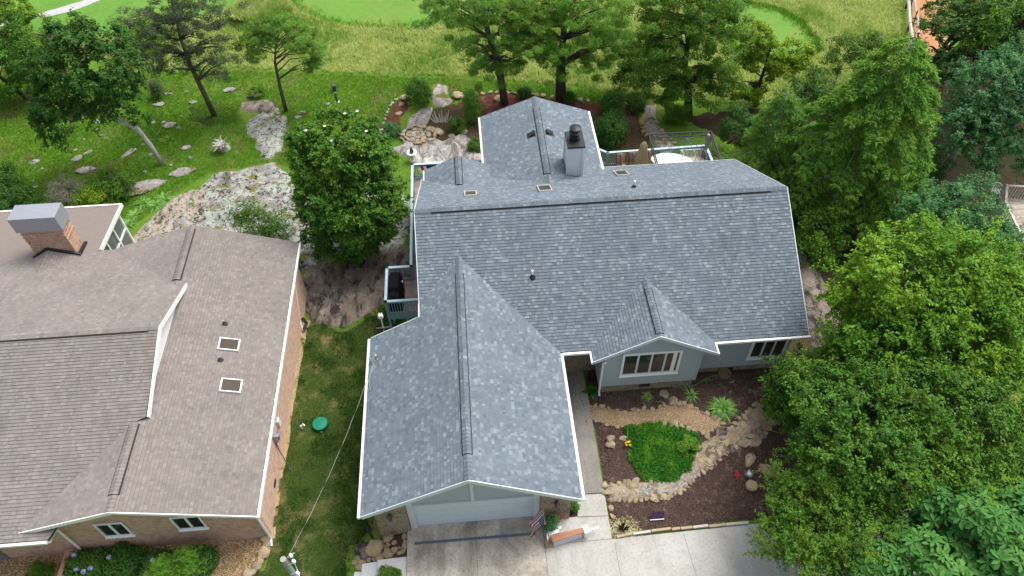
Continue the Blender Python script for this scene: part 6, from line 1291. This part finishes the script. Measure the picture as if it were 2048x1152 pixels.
mb = MB(); nx, ny = 14, 18; g = []
for j in range(ny+1):
    row = []
    for i in range(nx+1):
        u_, v_ = i/nx, j/ny; a = pb+(pa-pb)*(.03+.85*(1-v_)); fall = 1.15*u_
        row.append((a.x-.5*u_+.06*math.sin(v_*9+u_*3)*(u_+.2), a.y-.1*u_+.05*math.sin(u_*7+v_*4)*u_, a.z-fall*.85))
    g.append(row)
for j in range(ny):
    for i in range(nx):
        mb.face([g[j][i], g[j][i+1], g[j+1][i+1], g[j+1][i]], [(i/nx, j/ny), ((i+1)/nx, j/ny), ((i+1)/nx, (j+1)/ny), (i/nx, (j+1)/ny)])
mb.build("cloth", fm, t, smooth=True)
t = thing("planter", "bushy green plant in a dark pot against the right garage pier", "planter", (5.55, -.6, 0))
mb = MB(); mb.lathe((5.55, -.6, 0), [(.17, 0), (.23, .35), (.25, .36), (.22, .37), (.2, .33), (0, .33)], 16); mb.build("pot", darkg, t)
r = np.random.default_rng(401); cs, ds = clumps([(np.array([5.55, -.6, .7]), .24, .24, .32)], 40, .11, r, .6); P_, N_, D_ = crown_leaves(cs, ds, 2600, .14, r); leaf_obj("foliage", L_blue, P_, N_, D_, .09, .05, t)
# long plank-topped trough and what lies on it
q0, q1, q2, q3 = [np.array(pz(u, v, .62)) for u, v in ((1101, 1071), (1165, 1055), (1166.5, 1064.5), (1107, 1084))]
t = thing("plank_trough", "long brown plank-topped box with a pale grey front, set beside the driveway", "box", (q0+q2)/2*np.array([1, 1, 0]))
mb = MB(); mb.prism([tuple(q[:2]) for q in (q3, q2, q1, q0)], .56, .62)
for f_ in (.33, .66): 
    a = q3+(q0-q3)*f_; b_ = q2+(q1-q2)*f_; mb.beam(a+np.array([0, 0, .003]), b_+np.array([0, 0, .003]), .012, .008)
mb.build("plank_top", plank, t)
inn = [q+((q0+q2)/2-q)*.05 for q in (q3, q2, q1, q0)]; mb = MB(); mb.prism([tuple(q[:2]) for q in inn], .03, .56); mb.build("box_body", m_plain("pale_grey_board", (.5, .51, .54), .6, .3), t)
dv = (q2-q3)/np.linalg.norm(q2-q3); nv = np.array([-dv[1], dv[0], 0])
def obox(mb, c, l, wd, z0, z1):
    c = np.array([c[0], c[1], 0]); mb.prism([tuple((c+dv*a*l/2+nv*b_*wd/2)[:2]) for a, b_ in ((-1, -1), (1, -1), (1, 1), (-1, 1))], z0, z1)
mb = MB(); obox(mb, q1*.5+q2*.5+dv*.14, .22, .34, .2, .6); obox(mb, q1*.5+q2*.5+dv*.5, .42, .06, .3, .36); tag(mb.build("bundle", white), "white wrapped bundle with a short white tube at the right end of the plank-topped box", "bundle")
mb = MB(); c = np.array(pz(1106, 1061, .5)); obox(mb, c, .44, .34, .0, .55); obox(mb, c+dv*.3+nv*.02, .14, .1, .4, .52); mb.box((c[0]-.28, c[1]-.32, .1), (c[0]-.22, c[1]-.1, .5)); tag(mb.build("carton", white), "white open carton leaning behind the left end of the plank-topped box", "box")
mb = MB(); c = np.array(pz(1097, 1083, .15)); obox(mb, c, .3, .4, .0, .22); tag(mb.build("cardboard_box", m_plain("cardboard", (.35, .25, .15), .85, .1)), "low brown cardboard box at the left foot of the plank-topped box", "box")
mb = MB(); c = pz(1094, 1060, .3)
for k in range(5): mb.tube([(c[0]-.04+k*.02, c[1]+.5, .02), (c[0]-.02+k*.01, c[1]+.1, .1+k*.1), (c[0]-.1+.02*k, c[1]-.25-.04*k, .02+.03*k)], .014, 5)
tag(mb.build("stake_bundle", wood_gray), "loose bundle of thin grey stakes between the flag and the white carton", "stakes")
# septic riser, pipes in the side lawn
p = G(642, 852); t = thing("septic_riser", "round green lid on a dark riser in the side lawn", "lid", p)
mb = MB(); mb.lathe(p, [(.33, -.1), (.33, .2), (.3, .22)], 28); mb.build("riser", m_plain("dark_green_plastic", (.01, .07, .045), .6, .3), t)
mb = MB(); mb.lathe(p, [(.36, .2), (.36, .24), (.34, .26), (.1, .28), (0, .28)], 28)
for k in range(6): mb.box((p[0]+.3*math.cos(k)-.02, p[1]+.3*math.sin(k)-.02, p[2]+.25), (p[0]+.3*math.cos(k)+.02, p[1]+.3*math.sin(k)+.02, p[2]+.275))
mb.build("lid", greenp, t)
p = G(643, 863); mb = MB(); mb.lathe(p, [(.09, -.05), (.09, .06), (.0, .07)], 14); tag(mb.build("cleanout_cap", m_plain("pale_green_plastic", (.1, .3, .22), .5, .3)), "small pale green cap beside the septic lid", "cap")
p = G(605, 858); mb = MB(); mb.tube([(p[0], p[1], p[2]-.1), (p[0], p[1], p[2]+.3), (p[0]+.08, p[1]+.02, p[2]+.38), (p[0]+.14, p[1]+.03, p[2]+.26)], .055, 10); tag(mb.build("vent_elbow", white), "short white bent pipe between the brick wall and the green lid", "pipe")
# feeder pole by the deck
t = thing("feeder_pole", "white pole with a dark crossbar and a white fitting on top, beside the deck", "pole", (-1.42, 9.0, -.8))
mb = MB(); mb.tube([(-1.45, 9.0, -1.0), (-1.45, 9.0, 3.0)], .035, 8); mb.build("pole", white, t)
mb = MB(); mb.beam((-1.8, 9.0, 2.2), (-1.1, 9.03, 2.22), .07, .04); mb.box((-1.52, 8.93, 2.15), (-1.38, 9.07, 2.25)); mb.build("crossbar", darkg, t)
mb = MB(); mb.box((-1.56, 8.92, 3.0), (-1.34, 9.08, 3.16)); mb.box((-1.52, 8.9, 3.16), (-1.47, 9.1, 3.24)); mb.box((-1.42, 8.9, 3.16), (-1.37, 9.1, 3.24)); mb.build("head", white, t)
# utility pole top and service wires
bp = np.array(pz(566, 1118, 7.5)); t = thing("utility_pole", "grey wooden utility pole with white insulators seen from above at the bottom edge", "pole", (bp[0], bp[1], -.6))
mb = MB(); mb.tube([(bp[0], bp[1], -1), (bp[0], bp[1], 4), (bp[0], bp[1], 7.5)], [.13, .11, .095], 12); mb.build("post", m_plain("grey_pole_wood", (.3, .31, .3), .85, .15, var=.2, scale=10), t)
mb = MB(); mb.beam((bp[0]+.1, bp[1]-.1, 7.2), (bp[0]+.34, bp[1]-.02, 7.3), .05, .05); mb.tube([(bp[0]+.12, bp[1]+.05, 7.45), (bp[0]+.3, bp[1]+.2, 7.4)], .02, 6); mb.beam((bp[0]+.1, bp[1]-.2, 6.7), (bp[0]+.35, bp[1]-.2, 6.8), .05, .05); mb.build("bracket", greym, t)
for (ox, oy, oz) in ((.3, -.05, 7.3), (.22, .1, 7.4), (.34, -.25, 6.85)):
    mb = MB(); mb.lathe((bp[0]+ox, bp[1]+oy, oz), [(.03, 0), (.06, .03), (.035, .06), (.06, .09), (.035, .12), (.045, .15), (0, .17)], 10); mb.build("insulator", white, t)
def wire(a, b, sag, nm, mats, lab, n=40, rr=.006, tw=.008):
    a, b = np.array(a), np.array(b); mb = MB()
    for k, ph in enumerate((0, 3.14)):
        mb.cur = k; pts = []
        for i in range(n+1):
            s_ = i/n; p = a+(b-a)*s_+np.array([0, 0, -sag*4*s_*(1-s_)]); pts.append(tuple(p+np.array([math.cos(s_*34+ph)*tw, 0, math.sin(s_*34+ph)*tw])))
        mb.tube(pts, rr, 5)
    tag(mb.build(nm, mats), lab, "cable")
wire((bp[0]+.12, bp[1]+.1, 7.4), (-1.45, 6.05, 4.05), .55, "service_cable", [m_plain("bare_wire", (.35, .35, .34), .5, .3), black], "twisted pale and black service cable running from the utility pole to the garage eave")
wire((bp[0]+.3, bp[1]+.0, 7.45), (bp[0]+2.6, bp[1]-5.5, 7.2), .3, "line_wire", [greym, white], "pale wire leaving the utility pole towards the bottom edge", 30, .008, .008)
# landscape spike light by the rocks
p = pz(748, 1081, -.35); mb = MB(); mb.tube([(p[0], p[1], -.5), (p[0]-.1, p[1]+.1, .45), (p[0]-.12, p[1]+.12, .75)], [.05, .075, .02], 8); tag(mb.build("garden_spike", black), "leaning black spike-shaped garden ornament among the rocks by the garage pier", "ornament")
# rear yard bits
p = G(675, 205); t = thing("pump_post", "small green post with a pale foot in the rear lawn", "post", p)
mb = MB(); mb.tube([(p[0], p[1], p[2]-.1), (p[0]-.03, p[1], p[2]+.85)], .1, 8); mb.build("post", m_plain("post_green", (.06, .16, .11), .7, .2), t); mb = MB(); mb.box((p[0]-.15, p[1]-.12, p[2]-.05), (p[0]+.15, p[1]+.12, p[2]+.08)); mb.build("foot", conc_white, t)
p = G(670, 182); mb = MB(); mb.box((p[0]-.13, p[1]-.13, p[2]-.05), (p[0]+.13, p[1]+.13, p[2]+.45)); mb.box((p[0]-.17, p[1]-.17, p[2]+.45), (p[0]+.17, p[1]+.17, p[2]+.52)); tag(mb.build("utility_box", darkg), "small dark grey box standing in the rear lawn beyond the green post", "box")
p = G(453, 298); t = thing("tree_stump", "upturned weathered grey stump with splayed roots in the lawn", "stump", p)
mb = MB(); mb.tube([(p[0]-.1, p[1], p[2]-.05), (p[0]-.25, p[1]-.25, p[2]+.75)], [.42, .3], 9); mb.build("trunk", bark_g, t)
for k in range(9):
    a = k*.7; mb = MB(); mb.tube([(p[0]-.2, p[1]-.2, p[2]+.5), (p[0]-.2+.45*math.cos(a), p[1]-.35+.3*math.sin(a), p[2]+.7+.2*math.sin(a)), (p[0]-.2+.75*math.cos(a), p[1]-.4+.45*math.sin(a), p[2]+.75+.4*math.sin(a*1.3))], [.1, .06, .02], 6); mb.build("root", bark_g, t)
p = G(883, 242); mb = MB()
for k in range(10): mb.tube([(p[0]-.45+k*.1, p[1]-.2-.05*(k % 3), p[2]-.02), (p[0]-.8+k*.17, p[1]+.1+.12*(k % 3), p[2]+.35+.14*((k*7) % 3))], [.05, .02], 6)
tag(mb.build("driftwood", wood_gray), "little fan of bleached driftwood sticks standing beside the rear patio", "ornament")
p = G(826, 322); t = thing("bird_bath", "pale pedestal with a dark ornament on it at the edge of the rear patio", "bird bath", p)
mb = MB(); mb.lathe(p, [(.22, 0), (.2, .08), (.1, .14), (.09, .55), (.3, .66), (.34, .72), (.26, .7), (.0, .67)], 18); mb.build("pedestal", conc_white, t); mb = MB(); mb.lathe((p[0], p[1], p[2]+.66), [(.08, 0), (.14, .12), (.1, .3), (.05, .36), (.07, .44), (0, .5)], 10); mb.build("ornament", darkg, t)
p = G(948, 318); mb = MB(); rr_ = np.random.default_rng(5)
for k in range(40):
    d = rdir(1, rr_)[0]*.45; d[2] = abs(d[2])*.6; c = np.array(p)+d; e1 = rdir(1, rr_)[0]*.07; e2 = rdir(1, rr_)[0]*.07; mb.face([c, c+e1, c+e1+e2, c+e2])
tag(mb.build("flower_cluster", m_plain("dusty_pink_petals", (.45, .2, .17), .8, .1, var=.3)), "dusty red flowers beside the rear wing wall on the patio edge", "flowers")
# front garden bits
p = np.array(G(1313, 1040)); t = thing("garden_sign", "small dark purple panel on a short stand facing the driveway", "panel", p)
a = np.array(pz(1300, 1034, p[2]+.3)); mb = MB(); mb.add([(p[0]-.3, p[1]-.02, p[2]+.14), (p[0]+.3, p[1]+.04, p[2]+.16), (p[0]+.34, p[1]+.22, p[2]+.36), (p[0]-.24, p[1]+.16, p[2]+.34), (p[0]-.3, p[1], p[2]+.11), (p[0]+.3, p[1]+.06, p[2]+.13), (p[0]+.34, p[1]+.24, p[2]+.33), (p[0]-.24, p[1]+.18, p[2]+.31)], [(0, 1, 2, 3), (7, 6, 5, 4), (0, 4, 5, 1), (1, 5, 6, 2), (2, 6, 7, 3), (3, 7, 4, 0)])
mb.build("panel", m_plain("purple_panel", (.06, .018, .07), .35, .4, var=.4, scale=9), t); mb = MB(); mb.box((p[0]-.02, p[1]+.08, p[2]-.1), (p[0]+.02, p[1]+.12, p[2]+.22)); mb.box((p[0]-.3, p[1]-.05, p[2]+.08), (p[0]+.3, p[1]-.02, p[2]+.14)); mb.build("stand", greym, t)
def blooms(label, xy, n, r_, h, mat, seed, name, stem=True):
    p = np.array([xy[0], xy[1], float(H(*xy))]); rr_ = np.random.default_rng(seed); t = thing(name, label, "flowers", p); mb = MB(); ms = MB()
    for k in range(n):
        c = p+np.array([rr_.normal()*r_*.5, rr_.normal()*r_*.5, h*rr_.uniform(.6, 1)])
        ms.tube([tuple(p+np.array([0, 0, .03])), tuple(c)], .008, 4)
        for j in range(6):
            a = j*1.047; mb.face([c, c+np.array([.05*math.cos(a-.35), .05*math.sin(a-.35), .015]), c+np.array([.065*math.cos(a), .065*math.sin(a), .0]), c+np.array([.05*math.cos(a+.35), .05*math.sin(a+.35), .015])])
    mb.build("blossom", mat, t); ms.build("stem", L_gc, t)
blooms("bright yellow flowers at the left edge of the green groundcover", S4(430, 1000), 6, .16, .35, flower_y, 501, "yellow_flowers"); blooms("small red flowers on the bare mulch left of the grey ball stone", S5(1318, 297), 8, .15, .2, flower_r, 502, "red_flowers"); blooms("small red flower beside the planter at the stone pier", (5.95, -.3), 3, .1, .8, flower_r, 503, "red_flowers")
hp = [G(*q) for q in Z4([(715, 470), (740, 500), (820, 518), (900, 515), (980, 500), (1050, 460), (1110, 430), (1170, 415), (1200, 410)])]
mb = MB(); mb.tube([(q[0], q[1], q[2]+.07) for q in hp], .022, 6); tag(mb.build("garden_hose", m_plain("hose_green", (.1, .22, .17), .5, .3)), "thin green garden hose curving along the foot of the house wall", "hose")
p = S4(1218, 415); z_ = float(H(*p)); mb = MB(); mb.tube_raw([[(p[0]+a*math.cos(q), p[1]+a*math.sin(q), z_+b_) for q in [2*math.pi*k/20 for k in range(20)]] for a, b_ in ((.27, 0), (.31, .22), (.31, .25), (.26, .25), (.23, .1), (.01, .09))], 20)
tag(mb.build("wire_basket", m_plain("rusty_basket", (.22, .15, .08), .7, .3, var=.4, scale=20)), "round brown hose pot on the mulch by the house foundation", "pot")
p = G(1247, 1058); r = np.random.default_rng(77); P_ = np.array(p)+np.clip(r.normal(size=(1100, 3)), -2, 2)*np.array([.33, .25, .0])+np.array([0, 0, .05]); leaf_obj("straw_litter", m_leaf("pale_straw", (.4, .29, .14), (.6, .47, .28), (.35, .25, .13), .1, .9, 3, .1), P_, norm(np.array([0, 0, 1])+r.normal(size=(1100, 3))*.3), rdir(1100, r), .13, .02, None, .05, kind='stuff')
t = thing("dead_shrub", "blackened twiggy dead shrub in a patch of pale straw by the driveway corner", "shrub", p); mb = MB()
for k in range(60):
    a = r.uniform(0, 6.28); e = np.array([math.cos(a)*r.uniform(.1, .3), math.sin(a)*r.uniform(.1, .3), r.uniform(.15, .45)]); mb.tube([tuple(p), tuple(p+e*.6+r.normal(size=3)*.03), tuple(p+e)], [.02, .012, .005], 4)
mb.build("twigs", m_plain("charred_twig", (.03, .026, .025), .9, .1), t)
# fence by the straw path
def g3(u, v, dz): p = G(u, v); return (p[0], p[1], p[2]+dz)
t = thing("pole_fence", "pale weathered pole rail fence along the left side of the straw path", "fence", G(1815, 60))
fpx = [(1807, -30), (1810, 20), (1813, 65), (1820, 110)]
for i in range(3):
    mb = MB(); mb.tube([g3(*fpx[i], .75), g3(*fpx[i+1], .72)], .13, 8); mb.build("rail", wood_gray, t)
for q in fpx: 
    mb = MB(); a = g3(*q, -.1); mb.tube([a, (a[0], a[1], a[2]+.95)], .11, 8); mb.build("post", bark_d, t)
t = thing("pole_fence", "broken split-rail fence with dark braces on the right of the pale pole rail", "fence", G(1830, 60))
fpx = [(1826, -30), (1824, 15), (1830, 50), (1833, 95)]
for i in range(3):
    mb = MB(); mb.tube([g3(*fpx[i], .55), g3(*fpx[i+1], .5)], .08, 7); mb.build("rail", wood_gray, t)
    mb = MB(); a = g3(*fpx[i+1], 0); mb.tube([(a[0]-.35, a[1]-.3, a[2]), (a[0]+.25, a[1]+.8, a[2]+.8)], .06, 6); mb.build("brace", bark_d, t)
# neighbour's deck at the right edge
t = thing("wooden_deck", "weathered grey plank deck with slatted railing at the right edge of the picture", "deck", pz(2020, 430, 1.4))
dq = [tuple(pz(u, v, 1.4)[:2]) for u, v in [(1998, 395), (2130, 402), (2130, 500), (2025, 492), (1996, 430)]]
mb = MB(); mb.prism(dq, 1.25, 1.4); mb.build("deck_floor", wood_old, t)
mb = MB(); ring = dq+[dq[0]]
for i in range(5):
    a, b_ = Vector((*ring[i], 1.4)), Vector((*ring[i+1], 1.4)); d = b_-a; n_ = max(2, int(d.length/.16))
    if i == 1: continue
    mb.beam(a+Vector((0, 0, .9)), b_+Vector((0, 0, .9)), .12, .04)
    for k in range(n_+1):
        p = a+d*k/n_; mb.box((p.x-.025, p.y-.025, 1.3), (p.x+.025, p.y+.025, 2.3))
mb.build("railing", wood_gray, t)
for q in dq: 
    mb = MB(); mb.box((q[0]-.07, q[1]-.07, float(H(*q))-.2), (q[0]+.07, q[1]+.07, 2.35)); mb.build("post", wood_gray, t)
st_ = [tuple(pz(u, v, .6)[:2]) for u, v in [(2020, 492), (2130, 500), (2130, 530), (2030, 522)]]; mb = MB()
for k in range(4): mb.prism([(x+.02*k, y-k*.28) for x, y in st_], 1.1-k*.3, 1.16-k*.3)
mb.build("stair_tread", wood_old, t)
p = pz(1992, 380, 1.9); t = thing("deck_chair", "round-backed white plastic chair at the corner of the neighbour's deck", "chair", (p[0], p[1], 1.4)); c = (p[0], p[1], 1.4)
mb = MB(); mb.lathe(c, [(.24, .4), (.26, .43), (.0, .44)], 14); mb.build("seat", white, t)
mb = MB(); arc = [math.pi*(.05+.9*q/8) for q in range(9)]; mb.tube([(c[0]+.27*math.cos(a), c[1]+.27*math.sin(a), 1.4+.72+.12*math.sin(a)) for a in arc], .03, 6)
for a in arc: mb.tube([(c[0]+.24*math.cos(a), c[1]+.24*math.sin(a), 1.83), (c[0]+.27*math.cos(a), c[1]+.27*math.sin(a), 1.4+.72+.12*math.sin(a))], .018, 5)
mb.build("backrest", white, t)
for sx, sy in ((-.2, -.2), (.2, -.2), (-.2, .2), (.2, .2)):
    mb = MB(); mb.tube([(c[0]+sx, c[1]+sy, 1.82), (c[0]+sx*1.2, c[1]+sy*1.2, 1.4)], .025, 6); mb.build("leg", white, t)
